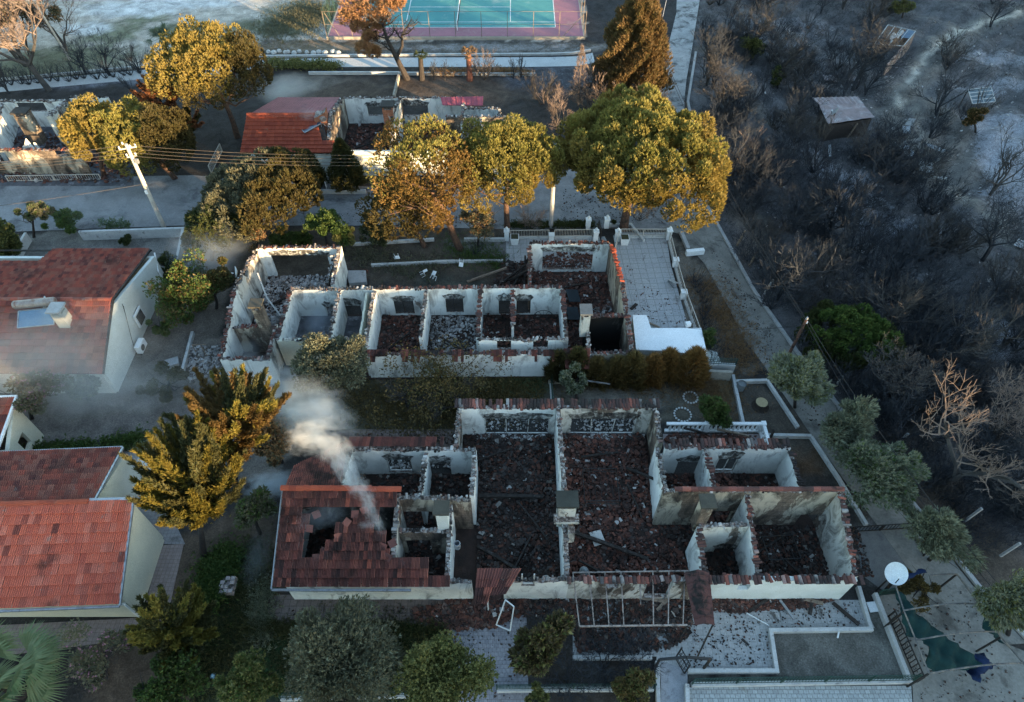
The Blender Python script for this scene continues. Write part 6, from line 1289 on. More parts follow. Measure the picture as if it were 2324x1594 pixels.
for k, (lab, pix, wv) in enumerate((('small square metal sheet on the slope, lower of the pair by the shed', [(2048, 303), (2067, 303), (2066, 286), (2048, 286)], 6), ('small square metal sheet on the slope, upper of the pair by the shed', [(2053, 283), (2070, 286), (2079, 270), (2064, 268)], 6),
        ('long curved corrugated sheet lying below the shed', [(2060, 360), (2078, 352), (2054, 318), (2031, 323)], 7), ('crumpled corrugated sheet at the end of the curved one', [(2085, 388), (2120, 395), (2118, 372), (2084, 356)], 9), ('narrow metal strip lying by the dirt track', [(2138, 346), (2151, 342), (2105, 324), (2096, 329)], 3),
        ('short white sheet lying alone on the slope', [(2126, 406), (2149, 408), (2150, 402), (2128, 401)], 3), ('white corrugated sheet cut by the right edge of the picture', [(2300, 556), (2345, 575), (2350, 560), (2312, 542)], 8), ('pale plank like sheet below the left corner of the shed', [(1880, 356), (1888, 355), (1886, 328), (1880, 330)], 2),
        ('pink metal sheet beneath the bare tree above the shed', [(1872, 182), (1900, 186), (1898, 172), (1866, 170)], 6), ('second pink sheet beneath the bare tree above the shed', [(1925, 182), (1950, 184), (1952, 174), (1932, 172)], 5))):
    P = [GT(x, y, .34) for x, y in pix]; mb = MB(); corr_sheet(mb, *P, wv, .03, bend=.06 if k in (2, 3) else .0); tag(mb.obj('metal_sheet', SHT if 'pink' not in lab else SHD), lab, 'metal sheet')
# red car under the pines
b = G(944, 470); CR = thing('car', 'small red car parked on the road under the brown pine', 'car', (b.x, b.y, 0), rz=R(4)); cm = mat('red_car_paint', (.42, .012, .03), (.36, .01, .025), 2, rough=.35, bs=0, spec=.5)
def cpart(nm, mb, m, par=CR): o = mb.obj(nm, m); o.parent = par; return o
prof = [(-1.9, .35), (-1.95, .7), (-1.7, .92), (-1.0, .98), (-.5, 1.38), (.9, 1.42), (1.5, 1.0), (1.85, .92), (1.9, .35)]
mb = MB(); n = len(prof); vs = []
for s in (-1, 1):
    for x, z in prof: vs.append((x, s * (.8 if z < 1.1 else .66), z))
mb.add(vs, [tuple(range(n))[::-1], tuple(range(n, 2 * n))] + [(i, i + 1, n + i + 1, n + i) for i in range(n - 1)] + [(n - 1, 0, n, 2 * n - 1)]); body = cpart('body', mb, cm)
mb = MB(); mb.add([(-.98, -.7, 1.01), (-.54, -.6, 1.36), (-.54, .6, 1.36), (-.98, .7, 1.01)], [(0, 1, 2, 3)]); o = cpart('windscreen', mb, GLASS); o.location.x = -.03; o.location.z = .02
mb = MB(); mb.add([(.93, -.6, 1.42), (1.46, -.7, 1.05), (1.46, .7, 1.05), (.93, .6, 1.42)], [(0, 1, 2, 3)]); o = cpart('rear_window', mb, GLASS); o.location.x = .03; o.location.z = .02
for s in (-1, 1):
    mb = MB(); mb.add([(-.8, s * .79, 1.03), (1.25, s * .79, 1.03), (.85, s * .69, 1.34), (-.48, s * .69, 1.34)], [(0, 1, 2, 3)]); cpart('side_window', mb, GLASS)
    for x in (-1.2, 1.2): mb = MB(); mb.tube([(x, s * .62, .32), (x, s * .84, .32)], .32, 16); w_ = cpart('wheel', mb, METAL)
    mb = MB(); mb.box(-1.9, s * .55, .62, .12, .3, .16); cpart('headlight', mb, LMETAL); mb = MB(); mb.box(1.88, s * .6, .65, .08, .2, .2); cpart('tail_light', mb, cm)
# roadside bits by the upper house
post_fence('railing', 'white garden stair railing left of the half burnt house', [tuple(G(480, 395)[:2]), tuple(G(505, 345)[:2])], .9, 1.6, IVR, (1.0, .1), bars=.18, cat='railing')
post_fence('railing', 'white stair railing in front of the half burnt house by the dark cypresses', [tuple(G(742, 432)[:2]), tuple(G(752, 405)[:2])], .9, 1.6, WHITEP, (1.0, .1), bars=.18, cat='railing')
sheet('step', [(738, 430), (785, 430), (788, 405), (752, 400)], .2, CONC, None, 'pale entrance paving between the two dark cypresses', 'step')
post_fence('railing', 'low pale railing along the road under the yellow pines', [tuple(G(20, 412)[:2]), tuple(G(230, 408)[:2])], .6, 2.2, IVR, (1.0, .1), bars=.2, cat='railing')
q = MB(); q.bar(G(558, 400, .4), G(600, 395, .4), .35, .3); q.bar(G(540, 385, .5), G(555, 410, .5), .2, .3); tag(q.obj('log', CONC), 'pale fallen concrete piece by the road right of the yellow pines', 'concrete piece')
# ================================================================ TREES AND PLANTS
def unit(a): return a / np.maximum(1e-9, np.linalg.norm(a, axis=-1, keepdims=True))
def blades(P, D, k, ln, wd, spread, up=0.0, bend=0.0, rng=nrng):
    """k thin leaves at every anchor P growing along D; each leaf is its own quad"""
    n = len(P); d = D[:, None, :] + spread * rng.normal(size=(n, k, 3)); d[..., 2] += up; d = unit(d).reshape(-1, 3); p = np.repeat(P, k, 0)
    L = ln * rng.uniform(.6, 1.3, (n * k, 1)); s = unit(np.cross(d, rng.normal(size=(n * k, 3)))) * wd * rng.uniform(.7, 1.2, (n * k, 1))
    m = p + d * L * .45; tip = p + d * L; tip[:, 2] -= bend * L[:, 0]
    V = np.stack([p, m - s, tip, m + s], 1).reshape(-1, 3); F = np.arange(n * k * 4).reshape(-1, 4); return V, F
def vf_obj(name, V, F, m, parent, off):
    me = bpy.data.meshes.new(name); fill(me, V - np.array(off), F); return link(name, me, m, parent)
def sphere_pts(n, rng=nrng): return unit(rng.normal(size=(n, 3)))
def place(base, cx, cy, rx, ry, yoff=0.0):
    """crown centre and half sizes (metres) from the picture, standing above its base"""
    b = GT(*base); c = GY(cx, cy, b.y + yoff); a = c.y * math.cos(CP) - (c.z - CH) * math.sin(CP)
    r = rx * a / CF; v = ry * a / CF; ph = math.atan2(CH - c.z, math.hypot(c.y, 0))
    hzz = math.sqrt(max((.45 * v) ** 2, v * v - (r * math.sin(ph)) ** 2)) / math.cos(ph); hzz = min(hzz, 1.25 * r, max(.5, c.z - b.z) * 1.05 if c.z - b.z > .6 else r)
    return b, c, r, hzz
BARK = mat('pine_bark', (.11, .06, .04), (.05, .035, .028), 5, (.02, .018, .016), 2, (.56, .66), bs=.8, bd=.05)
BARKD = mat('charred_bark', (.022, .02, .02), (.045, .038, .034), 5, bs=.7, bd=.04)
TWIGP = mat('sunlit_dry_twigs', (.22, .165, .135), (.15, .115, .095), 3, bs=0)  # dry twig colour with a pinkish sunlit tone put in
TWIGD = mat('charred_twigs', (.024, .027, .032), (.045, .05, .058), 3, bs=0)
TWIGG = mat('grey_brown_twigs', (.075, .068, .062), (.045, .043, .043), 2, bs=0)
LF = dict(pine=mat_leaf('pine_needles', (.175, .15, .034), (.215, .175, .044), (.22, .155, .05)), pineg=mat_leaf('green_pine_needles', (.15, .16, .036), (.19, .18, .046), (.22, .17, .052)),
    pineb=mat_leaf('browned_pine_needles', (.10, .06, .022), (.20, .11, .035), (.08, .075, .02)), pined=mat_leaf('dull_shaded_pine_needles', (.05, .055, .018), (.085, .07, .022), (.04, .03, .016)),  # pined: dull foliage, also the painted shade on two pine crowns
    cyp=mat_leaf('cypress_sprays', (.055, .062, .02), (.12, .085, .035), (.16, .095, .045)), cypd=mat_leaf('dark_cypress_sprays', (.022, .032, .012), (.05, .055, .02), (.07, .06, .022)),
    con=mat_leaf('golden_conifer_sprays', (.10, .115, .026), (.17, .15, .03), (.20, .15, .035)), conb=mat_leaf('browned_conifer_sprays', (.17, .07, .03), (.24, .10, .045), (.12, .05, .025)), cong=mat_leaf('dry_golden_sprays', (.16, .10, .035), (.20, .13, .05), (.12, .09, .035)),
    green=mat_leaf('fresh_green_leaves', (.025, .06, .014), (.05, .095, .022), (.09, .11, .03)), dgreen=mat_leaf('dark_green_leaves', (.018, .035, .012), (.04, .06, .02), (.07, .065, .022)),
    olive=mat_leaf('silvery_olive_leaves', (.075, .095, .055), (.15, .17, .11), (.24, .24, .16), sc=1.4), oliveb=mat_leaf('scorched_olive_leaves', (.06, .07, .042), (.10, .105, .065), (.13, .115, .07)),
    brown=mat_leaf('withered_brown_leaves', (.10, .06, .03), (.19, .11, .05), (.26, .16, .08)), gold=mat_leaf('sparse_golden_leaves', (.085, .065, .025), (.15, .105, .035), (.06, .05, .022)),
    yg=mat_leaf('yellow_green_leaves', (.06, .075, .02), (.12, .13, .04), (.17, .16, .06)), mag=mat_leaf('big_scorched_leaves', (.06, .045, .02), (.11, .085, .04), (.03, .028, .014)), palm=mat_leaf('palm_fronds', (.08, .13, .05), (.13, .18, .075), (.2, .2, .10)), pink=mat_leaf('pink_petals', (.3, .12, .2), (.36, .2, .28), (.2, .1, .12)), grass=mat_leaf('grass_blades', (.02, .04, .012), (.045, .06, .02), (.10, .08, .035)),
    hedge=mat_leaf('singed_hedge_sprays', (.12, .085, .03), (.26, .12, .035), (.09, .08, .03)))
def trunk_mb(b, c, r0, top=.9, limbs=5, spread=1.0, hzv=1.0, rr=rnd):
    mb = MB(); h = c - b; pts = [b - Vector((0, 0, .15))] + [b.lerp(c, t) + Vector((rr.gauss(0, .06), rr.gauss(0, .06), 0)) * h.length * .3 * t * (1 - t) * 4 for t in (.25, .5, .75)] + [b.lerp(c, top)]
    mb.tube(pts, [r0 * 1.25, r0, r0 * .85, r0 * .7, r0 * .45], 8)
    for k in range(limbs):
        t = rr.uniform(.5, .9); a = b.lerp(c, t); an = 2 * math.pi * k / limbs + rr.uniform(-.4, .4); e = c + Vector((math.cos(an) * spread * .75, math.sin(an) * spread * .75, rr.uniform(-.2, .5) * hzv)); mid = a.lerp(e, .5) - Vector((0, 0, .12 * spread))
        mb.tube([a, mid, e], [r0 * .45, r0 * .3, r0 * .1], 5)
        for q in range(2): f = mid.lerp(e, .4) ; e2 = f + Vector((rr.gauss(0, .3), rr.gauss(0, .3), rr.uniform(.0, .4))) * spread; mb.tube([f, e2], [r0 * .2, r0 * .06], 4)
    return mb
def pine(label, base, cx, cy, rx, ry, m, m2=None, lobes=70, per=130, flat=1.0, group=None, name='stone_pine', bark=None, dens=1.0, yoff=0.0, tr=.24, low=-.35, bl=.215, limbs=7, cat='pine'):
    b, c, r, h = place(base, cx, cy, rx, ry, yoff); h *= flat; T = thing(name, label, cat, tuple(b), group); rg = np.random.default_rng(int(cx * 7 + cy))
    trunk_mb(b, c - Vector((0, 0, h * .35)), tr, limbs=limbs, spread=r, hzv=h).obj('trunk', bark or BARK, T)
    lobes = int(lobes * 1.15); u = []
    while len(u) < lobes:      # spread the boughs evenly: best of several tries
        q = unit(rg.normal(size=(9, 3))); q = q[q[:, 2] > low]
        if len(q): u.append(q[0] if not u else q[int(np.argmin([np.max(np.array(u) @ w_) for w_ in q]))])
    u = np.array(u); rad = rg.uniform(.66, 1.08, (len(u), 1)); ni = len(u) // 4; u = np.concatenate([u, u[::4][:ni]]); rad = np.concatenate([rad, rg.uniform(.25, .6, (len(u) - len(rad), 1))]); az = np.arctan2(u[:, 1], u[:, 0]); C = u * rad * (1 + .13 * np.sin(2.2 * az + cx) + .08 * np.sin(5 * az + cy))[:, None] * np.array([r, r, h]) * .9 + np.array(c)
    Vs, Fs, Vs2, Fs2 = [], [], [], []; nv = nv2 = 0
    lr = .235 * (r + h) / 2 * (75 / lobes) ** .42
    for j in range(len(C)):
        R_ = lr * rg.uniform(.62, 1.25); n = int(per * 2.0 * dens * rg.uniform(.8, 1.15)); q = sphere_pts(n, rg); out = unit(u[j] * 1.0 + np.array([0, 0, .45])); q = q[(q @ out) > -.25]
        P = C[j] + q * R_ * np.array([1, 1, 1.15]) * rg.uniform(.82, 1.0, (len(q), 1)) * (1 + .16 * np.sin(q[:, :1] * 9 + j) * np.cos(q[:, 1:2] * 8 + j * 2)); D = unit(q * .6 + out * .3 + np.array([0, 0, .9]))
        V, F = blades(P, D, 7, bl, bl * .15, .26, rng=rg)
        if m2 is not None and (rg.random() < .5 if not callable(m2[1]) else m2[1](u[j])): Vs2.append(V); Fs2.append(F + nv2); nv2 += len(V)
        else: Vs.append(V); Fs.append(F + nv); nv += len(V)
    if Vs: vf_obj('crown', np.concatenate(Vs), np.concatenate(Fs), m, T, b)
    if Vs2: vf_obj('crown', np.concatenate(Vs2), np.concatenate(Fs2), m2[0], T, b)
    return T
def cone_conifer(label, base, cx, cy, rx, ry, m, name='cypress', n=5200, ln=.3, group=None, pw=.8, tr=.16, cat='conifer', k=5, wd=.035, bark=None):
    """dense upright tree: shoots on a tapering body"""
    b, c, r, h = place(base, cx, cy, rx, ry); top = GY(cx, cy - ry, b.y + .2); H_ = max(r * 1.2, top.z - b.z); T = thing(name, label, cat, tuple(b), group); rg = np.random.default_rng(int(cx * 5 + cy))
    mb = MB(); mb.tube([b - Vector((0, 0, .1)), b + Vector((0, 0, H_ * .9))], [tr, .03], 7); mb.obj('trunk', bark or BARKD, T)
    t = rg.random(n) ** 1.15 * .97 + .03; an = rg.random(n) * 2 * math.pi; prof = (1 - t) ** pw * np.minimum(1, t * 7 + .35)
    lump = 1 + .2 * np.sin(an * 6 + 3 * np.sin(t * 7)) + .14 * np.sin(an * 11 - t * 26) ; rr_ = r * 1.1 * prof * lump * rg.uniform(.7, 1.0, n)
    P = np.stack([b.x + rr_ * np.cos(an), b.y + rr_ * np.sin(an), b.z + .05 * H_ + t * H_ * .95], 1); D = np.stack([np.cos(an) * .55, np.sin(an) * .55, np.full(n, 1.0)], 1)
    V, F = blades(P, unit(D), k, ln, wd, .25, rng=rg); vf_obj('crown', V, F, m, T, b); return T
def plume_conifer(label, base, cx, cy, rx, ry, mats, nb=60, seg=34, name='spreading_conifer', k=6, ln=.28, cat='conifer', wind=(0, 0), curve=.6, tr=.2, wd=.03, group=None, rise=.8, bmin=-.25):
    """branches that sweep out and curl upward, clothed in short sprays"""
    b, c, r, h = place(base, cx, cy, rx, ry); T = thing(name, label, cat, tuple(b), group); rg = np.random.default_rng(int(cx * 3 + cy * 2)); mb = MB(); mb.tube([b - Vector((0, 0, .1)), b.lerp(c, .5), c + Vector((0, 0, h * .7))], [tr, tr * .7, .04], 7)
    A = {m.name: ([], [], [0]) for m in mats}
    for j in range(nb):
        an = 2 * math.pi * j * .618; el = rg.uniform(bmin, 1.0); L = r * rg.uniform(.75, 1.1) * math.sqrt(max(.12, 1 - max(0, el) ** 2 * .8)); z0 = c.z - h * .55 + h * 1.0 * (el + .25) / 1.25
        s = np.linspace(.25, 1, seg); x = c.x + np.cos(an) * L * s + wind[0] * s ** 2; y = c.y + np.sin(an) * L * s + wind[1] * s ** 2; z = z0 + rise * h * (s ** 2) * rg.uniform(.5, 1.0) * curve + .25 * h * s * max(0, el)
        C = np.stack([x, y, z], 1); tg = unit(np.gradient(C, axis=0)); n = seg * 8; i = rg.integers(0, seg, n); w_ = (1.02 - s[i])[:, None] * r * .105 + .02
        P = C[i] + rg.normal(size=(n, 3)) * w_ * np.array([1, 1, .6]); D = unit(tg[i] + np.array([0, 0, .35]) + .25 * rg.normal(size=(n, 3))); V, F = blades(P, D, k, ln, wd, .28, rng=rg)
        q = A[mats[int(rg.integers(0, len(mats)))].name]; q[0].append(V); q[1].append(F + q[2][0]); q[2][0] += len(V)
        if j % 3 == 0: mb.tube([Vector(C[0]), Vector(C[seg // 2]), Vector(C[-1])], [.05, .03, .01], 4)
    mb.obj('trunk', BARKD, T)
    for m in mats:
        q = A[m.name]
        if q[0]: vf_obj('crown', np.concatenate(q[0]), np.concatenate(q[1]), m, T, b)
    return T
def leafy(label, base, cx, cy, rx, ry, m, name='tree', n=5200, ln=.17, wd=.045, clumps=26, k=4, up=.15, group=None, wind=(0, 0), bark=None, tr=.1, hollow=.45, m2=None, f2=.3, cat='tree', droop=.0, trunk=True, spread=.55):
    """open broadleaf crown: leaves gathered in clumps round the twig ends"""
    b, c, r, h = place(base, cx, cy, rx, ry); T = thing(name, label, cat, tuple(b), group); rg = np.random.default_rng(int(cx * 11 + cy * 3))
    if trunk: trunk_mb(b, c, tr, limbs=6, spread=r, hzv=h).obj('trunk', bark or BARKD, T)
    u = unit(rg.normal(size=(clumps, 3)) + np.array([0, 0, .25])); az = np.arctan2(u[:, 1], u[:, 0]); C = u * rg.uniform(hollow, 1.05, (clumps, 1)) * (1 + .2 * np.sin(2.4 * az + cx) + .14 * np.sin(5 * az + cy))[:, None] * np.array([r, r, h]) * .85; cr = rg.uniform(.13, .4, clumps) * (r * .6 + h * .4); per = n // clumps
    def mk(frac, mm, sd):
        g = np.random.default_rng(sd); nn = int(per * frac); i = np.repeat(np.arange(clumps), nn); q = sphere_pts(len(i), g) * (g.random((len(i), 1)) ** .45)
        P = np.array(c) + C[i] + q * cr[i][:, None] * np.array([1, 1, .8]); P[:, 2] = np.maximum(P[:, 2], b.z + .05); D = unit(u[i] * .5 + q * .6 + np.array([wind[0], wind[1], up])); V, F = blades(P, D, k, ln, wd, spread, bend=droop, rng=g); vf_obj('crown', V, F, mm, T, b)
    mk(1 - (f2 if m2 else 0), m, int(cx + 1)); 
    if m2: mk(f2, m2, int(cx + 2))
    return T
def bare_mesh(seed, depth=5, n0=3, L0=1.5, r0=.09, spread=.55, up=.25, ratio=.72, twigs=3, lean=0.0, sides=3, bushy=False):
    rr = random.Random(seed); segs = []
    def grow(p, d, L, r, k):
        q = p + d * L * .5 + Vector((rr.gauss(0, .06), rr.gauss(0, .06), 0)) * L; e = q + (d + Vector((rr.gauss(0, .2), rr.gauss(0, .2), up * .3))).normalized() * L * .5; segs.append(([p, q, e], [r, r * .82, r * .62]))
        if k <= 0: return
        for j in range(twigs if k > 1 else twigs + 1):
            nd = (d + Vector((rr.gauss(0, spread), rr.gauss(0, spread), rr.gauss(up, spread * .6)))).normalized(); s = e if j < 2 or rr.random() < .5 else q
            grow(s, nd, L * ratio * rr.uniform(.75, 1.15), max(.009, r * .58), k - 1)
    for j in range(n0):
        a = 2 * math.pi * j / n0 + rr.uniform(-.4, .4); t = (.75 if bushy else .12) if n0 > 1 else 0; grow(Vector((0, 0, -.1)), Vector((math.cos(a) * t + lean, math.sin(a) * t, 1)).normalized(), L0 * rr.uniform(.8, 1.15), r0, depth)
    tr = MB(); tw = MB()
    for pts, rs in segs: (tr if rs[0] > r0 * .3 else tw).tube(pts if rs[0] > .02 else [pts[0], pts[2]], rs if rs[0] > .02 else [rs[0], rs[2] * .8], sides + (2 if rs[0] > r0 * .5 else 0), False)
    return tr, tw
BARE = {}
def bare(label, px, py, kind, sc, rz, m, group=None, name='bare_tree', lean=(0, 0), cat='bare tree'):
    """a leafless tree: trunk and twigs copied from one of a few grown shapes"""
    b = GT(px, py); key = (kind, m.name)
    if key not in BARE:
        a, t = kind_mb(kind); BARE[key] = (None, None)
        T = thing(name, label, cat, (0, 0, 0), group); o1 = a.obj('trunk', m if m is not TWIGP else TWIGG, T); o2 = t.obj('branches', m, T); BARE[key] = T
    else:
        T = BARE[key].copy(); COL.objects.link(T)
        for ch in list(BARE[key].children): c_ = ch.copy(); COL.objects.link(c_); c_.parent = T
    T.name = name; T['label'] = label; T['category'] = cat
    if group: T['group'] = group
    elif 'group' in T: del T['group']
    T.location = b; T.rotation_euler = (lean[0], lean[1], rz); T.scale = (sc, sc, sc); return T
def kind_mb(k):
    return {'tree': lambda: bare_mesh(3, 6, 1, 1.5, .17, .55, .16, .74, 3), 'treeb': lambda: bare_mesh(8, 6, 2, 1.3, .13, .6, .1, .74, 3), 'treec': lambda: bare_mesh(15, 5, 3, 1.5, .10, .5, .2, .76, 3), 'shrub': lambda: bare_mesh(21, 4, 9, .8, .035, .42, .3, .74, 3, bushy=True), 'shrubb': lambda: bare_mesh(27, 4, 8, .7, .03, .5, .15, .78, 3, bushy=True), 'whip': lambda: bare_mesh(33, 2, 14, 1.1, .03, .25, .5, .7, 2, bushy=True), 'thin': lambda: bare_mesh(41, 3, 4, .9, .03, .35, .5, .7, 3)}[k]()

# --- lit stone pines
pine('tall round pine with golden crown behind the red roofed house, left of the court', (539, 312), 480, 160, 127, 94, LF['pine'], (LF['pined'], lambda u: u[0] > .55 or u[2] < -.1), lobes=120, per=105, tr=.26)  # shade on the crown's right side and underside put in as darker needles
pine('yellow green pine at the far left road, smaller rounder crown of two', (235, 398), 212, 300, 64, 62, LF['pine'], lobes=60, per=110, tr=.2)
pine('yellow green pine with a shade toned right side, right of the smaller rounder pine', (398, 405), 335, 325, 94, 84, LF['pineg'], (LF['pined'], lambda u: u[0] > .25), lobes=95, per=105, tr=.22)  # right part of the crown coloured darker to stand for its shade
pine('largest pine with a wide golden crown, rising above the road junction', (1415, 520), 1455, 352, 192, 134, LF['pine'], (LF['pineg'], lambda u: u[2] > .45), lobes=190, per=110, tr=.34, low=-.55, bl=.28)
pine('yellow green pine between the brown pine and the largest pine', (1152, 530), 1150, 372, 122, 100, LF['pineg'], (LF['pine'], lambda u: u[2] < .1), lobes=105, per=115, tr=.24, low=-.5)
pine('heat browned pine with thin rusty needles, left of the yellow green one', (1045, 566), 965, 385, 124, 102, LF['pineb'], (LF['pineg'], lambda u: u[2] > .75 or u[0] < -.9), lobes=80, per=60, tr=.28, dens=.75, low=-.6, limbs=14)
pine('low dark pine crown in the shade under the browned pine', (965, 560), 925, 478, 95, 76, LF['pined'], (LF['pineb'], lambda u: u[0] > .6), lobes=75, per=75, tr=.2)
pine('grey green pine with drooping brown sprays left of the road gap', (590, 528), 590, 442, 128, 88, LF['pined'], (LF['oliveb'], lambda u: u[0] < 0), lobes=100, per=85, tr=.2, bl=.3)
pine('hazy green tree in thin blue smoke above the left yard corner', (480, 590), 490, 515, 68, 52, LF['dgreen'], lobes=40, per=90, tr=.15, name='tree', cat='tree')
pine('dark green pine standing beyond the lane among burnt shrubs', (1915, 812), 1925, 765, 100, 66, LF['dgreen'], (LF['green'], lambda u: u[2] > .45), lobes=75, per=90, tr=.16, low=-.4)
# --- conifers
cone_conifer('huge brown green cypress beside the lane at the top', (1425, 225), 1418, 92, 76, 100, LF['cyp'], n=19000, ln=.4, wd=.04, pw=.42, tr=.3)
cone_conifer('dark cypress in front of the upper house, smaller of the pair', (717, 425), 717, 384, 28, 42, LF['cypd'], n=2600, group=None, pw=.75)
cone_conifer('dark cypress in front of the upper house, taller of the pair', (793, 428), 791, 375, 38, 58, LF['cypd'], n=4200, pw=.7)
cone_conifer('thin pale dead conifer left of the huge cypress', (1311, 240), 1311, 175, 20, 70, TWIGP, n=900, ln=.35, k=3, wd=.012, pw=.8, tr=.07, bark=TWIGP, name='dead_conifer')
plume_conifer('rust red dead conifer between the golden pine and the yellow pines', (385, 262 + 40), 366, 222, 50, 42, [LF['conb']], nb=30, seg=20, tr=.12, curve=1.0)
plume_conifer('dull brown conifer below the rust red one', (440, 330), 415, 282, 48, 42, [LF['conb'], LF['pined']], nb=26, seg=20, tr=.12)
plume_conifer('tall golden conifer with upswept tips, upper one of the pair left of the smoke', (535, 1125), 528, 965, 126, 92, [LF['con'], LF['cong'], LF['cypd'], LF['cong']], nb=66, seg=34, ln=.24, wd=.026, wind=(-.1, .4), curve=1.0, rise=.85)
plume_conifer('tall golden green conifer with upswept tips, lower one of the pair left of the smoke', (462, 1262), 446, 1112, 112, 116, [LF['con'], LF['con'], LF['cypd']], nb=70, seg=34, ln=.24, wd=.026, wind=(-.2, .4), curve=1.0, rise=.85)
plume_conifer('low bushy green conifer in front of the cream house', (395, 1470), 392, 1432, 90, 72, [LF['cypd'], LF['con']], nb=60, seg=22, ln=.22, curve=.5, tr=.12, wind=(.1, .2))
# --- broadleaf trees and garden shrubs
A_ = [('brown leaved tree just left of the white smoke', (640, 1050), 622, 985, 64, 74, 'brown', 'oliveb', 4200, .2, .05), ('small dull green tree below the brown leaved one', (590, 1210), 575, 1160, 52, 52, 'oliveb', 'green', 2600, .2, .045),
    ('green shrubby tree between the left house and the middle ruin', (435, 728), 425, 665, 78, 88, 'green', 'gold', 8200, .16, .05), ('dark shadowy bush right of the green shrubby tree', (490, 700), 490, 640, 44, 66, 'pined', 'dgreen', 3800, .18, .05),
    ('small green bush by the gable window of the left house', (370, 760), 362, 738, 26, 26, 'green', None, 1300, .15, .05), ('hazy tree beside the yard corner above the left house', (395, 620), 380, 600, 36, 32, 'dgreen', None, 1500, .18, .05),
    ('bright green shrub behind the left wing of the middle ruin', (742, 560), 738, 512, 48, 44, 'green', None, 4200, .16, .05), ('lower green shrub beside the bright one behind the middle ruin', (700, 560), 690, 540, 36, 28, 'green', 'dgreen', 2200, .16, .05), ('sparse dark brown foliage under the pines beside the long trunk', (1085, 560), 1090, 500, 60, 48, 'oliveb', 'brown', 1700, .2, .045), ('dark shrub growing at the roadside under the browned pine', (850, 560), 850, 532, 48, 28, 'dgreen', 'oliveb', 2200, .18, .05),
    ('round olive green shrub right of the bright one', (780, 570), 785, 535, 30, 30, 'yg', None, 1800, .15, .05),
    ('golden brown leafed small tree behind the left wing', (585, 585), 580, 535, 40, 48, 'brown', 'oliveb', 2200, .17, .045), ('green reed like shrubs behind the big rear window', (650, 572), 650, 545, 40, 22, 'green', 'grass', 1700, .25, .03),
    ('pale green tree at the road left of the pale pole, with bare stems', (75, 538), 75, 480, 48, 34, 'oliveb', 'green', 2000, .2, .045), ('pale green bush at the road nearer the pale pole', (150, 525), 152, 497, 46, 28, 'green', None, 2200, .2, .045), ('dark green bush cut by the left edge above the white wall', (8, 590), 10, 545, 38, 62, 'dgreen', 'yg', 4200, .18, .05),
    ('hazy shrub in front of the left house, nearest its gable', (200, 905), 190, 872, 58, 34, 'dgreen', 'yg', 2800, .18, .05), ('hazy pink flowered shrub at the left edge below the left house', (70, 950), 68, 885, 78, 62, 'oliveb', 'pink', 3600, .18, .045), ('dim grey shrub in smoke above the golden conifers', (380, 890), 385, 865, 62, 24, 'pined', None, 2000, .18, .045),
    ('grey green olive in front of the middle ruin, left part', (762, 900), 755, 822, 92, 74, 'oliveb', 'olive', 9000, .17, .035), ('small pale leafed shrub before the burnt hedge', (1310, 905), 1298, 868, 38, 34, 'olive', 'dgreen', 1700, .2, .045), ('green feathery shrub beside the wall of the stone rings', (1640, 965), 1635, 932, 40, 30, 'green', 'grass', 2400, .25, .04),
    ('green bush standing alone on the burnt slope at the top', (1708, 132), 1708, 104, 36, 34, 'yg', 'dgreen', 3000, .2, .055), ('small green bush below the lone bush on the slope', (1765, 200), 1765, 176, 24, 24, 'dgreen', 'yg', 1000, .2, .055), ('green tree top cut by the upper edge of the picture', (2048, 40), 2052, 12, 34, 28, 'yg', 'oliveb', 2000, .22, .055), ('browned bush beneath the solar panel stand', (2215, 300), 2212, 268, 26, 28, 'pined', 'brown', 1500, .2, .05),
    ('yellow green shrubby tree at the bottom edge left of the big olive', (565, 1590), 560, 1546, 72, 62, 'yg', 'green', 4600, .15, .045), ('light green tree at the bottom edge right of the big olive', (1000, 1585), 1000, 1540, 94, 72, 'yg', None, 9500, .14, .042), ('dark green bush at the bottom edge beside the conifer', (360, 1580), 380, 1555, 80, 45, 'green', 'dgreen', 4200, .16, .045),
    ('sparse pink flowering shrub between palm and conifer', (240, 1535), 230, 1490, 92, 66, 'oliveb', 'pink', 2300, .13, .035), ('scorched magnolia with large brown leaves beside the drive', (1245, 1530), 1232, 1478, 72, 84, 'mag', 'yg', 2600, .3, .085), ('yellowish bush on the fence at the bottom of the burnt garden', (1430, 1580), 1432, 1562, 52, 34, 'gold', 'yg', 2200, .15, .045),
    ('leafy vine tangled below the dish over the shade frame', (2100, 1350), 2085, 1330, 52, 24, 'gold', None, 1300, .14, .04), ('small palm green bush hanging at the annex corner', (1605, 790), 1604, 765, 20, 26, 'green', 'yg', 900, .25, .035), ('small yellow green bush by the road bend at bottom centre', (1222, 1600), 1222, 1585, 24, 18, 'yg', None, 700, .15, .045)]
for lab, bs_, cx, cy, rx, ry, m1, m2, n, ln, wd in A_:
    leafy(lab, bs_, cx, cy, rx, ry, LF[m1], n=n, ln=ln, wd=wd, m2=LF[m2] if m2 else None, name='tree' if ry > 45 else 'shrub', cat='tree' if ry > 45 else 'shrub', clumps=max(10, n // 190), hollow=.3, f2=.3 if m2 != 'pink' else .08)
leafy('big grey green olive tree at the bottom of the dark lawn', (785, 1568), 782, 1515, 132, 100, LF['oliveb'], name='olive_tree', n=20000, ln=.2, wd=.028, m2=LF['olive'], f2=.12, clumps=90, k=4, hollow=.35, cat='olive tree', wind=(.2, .2), spread=.4)
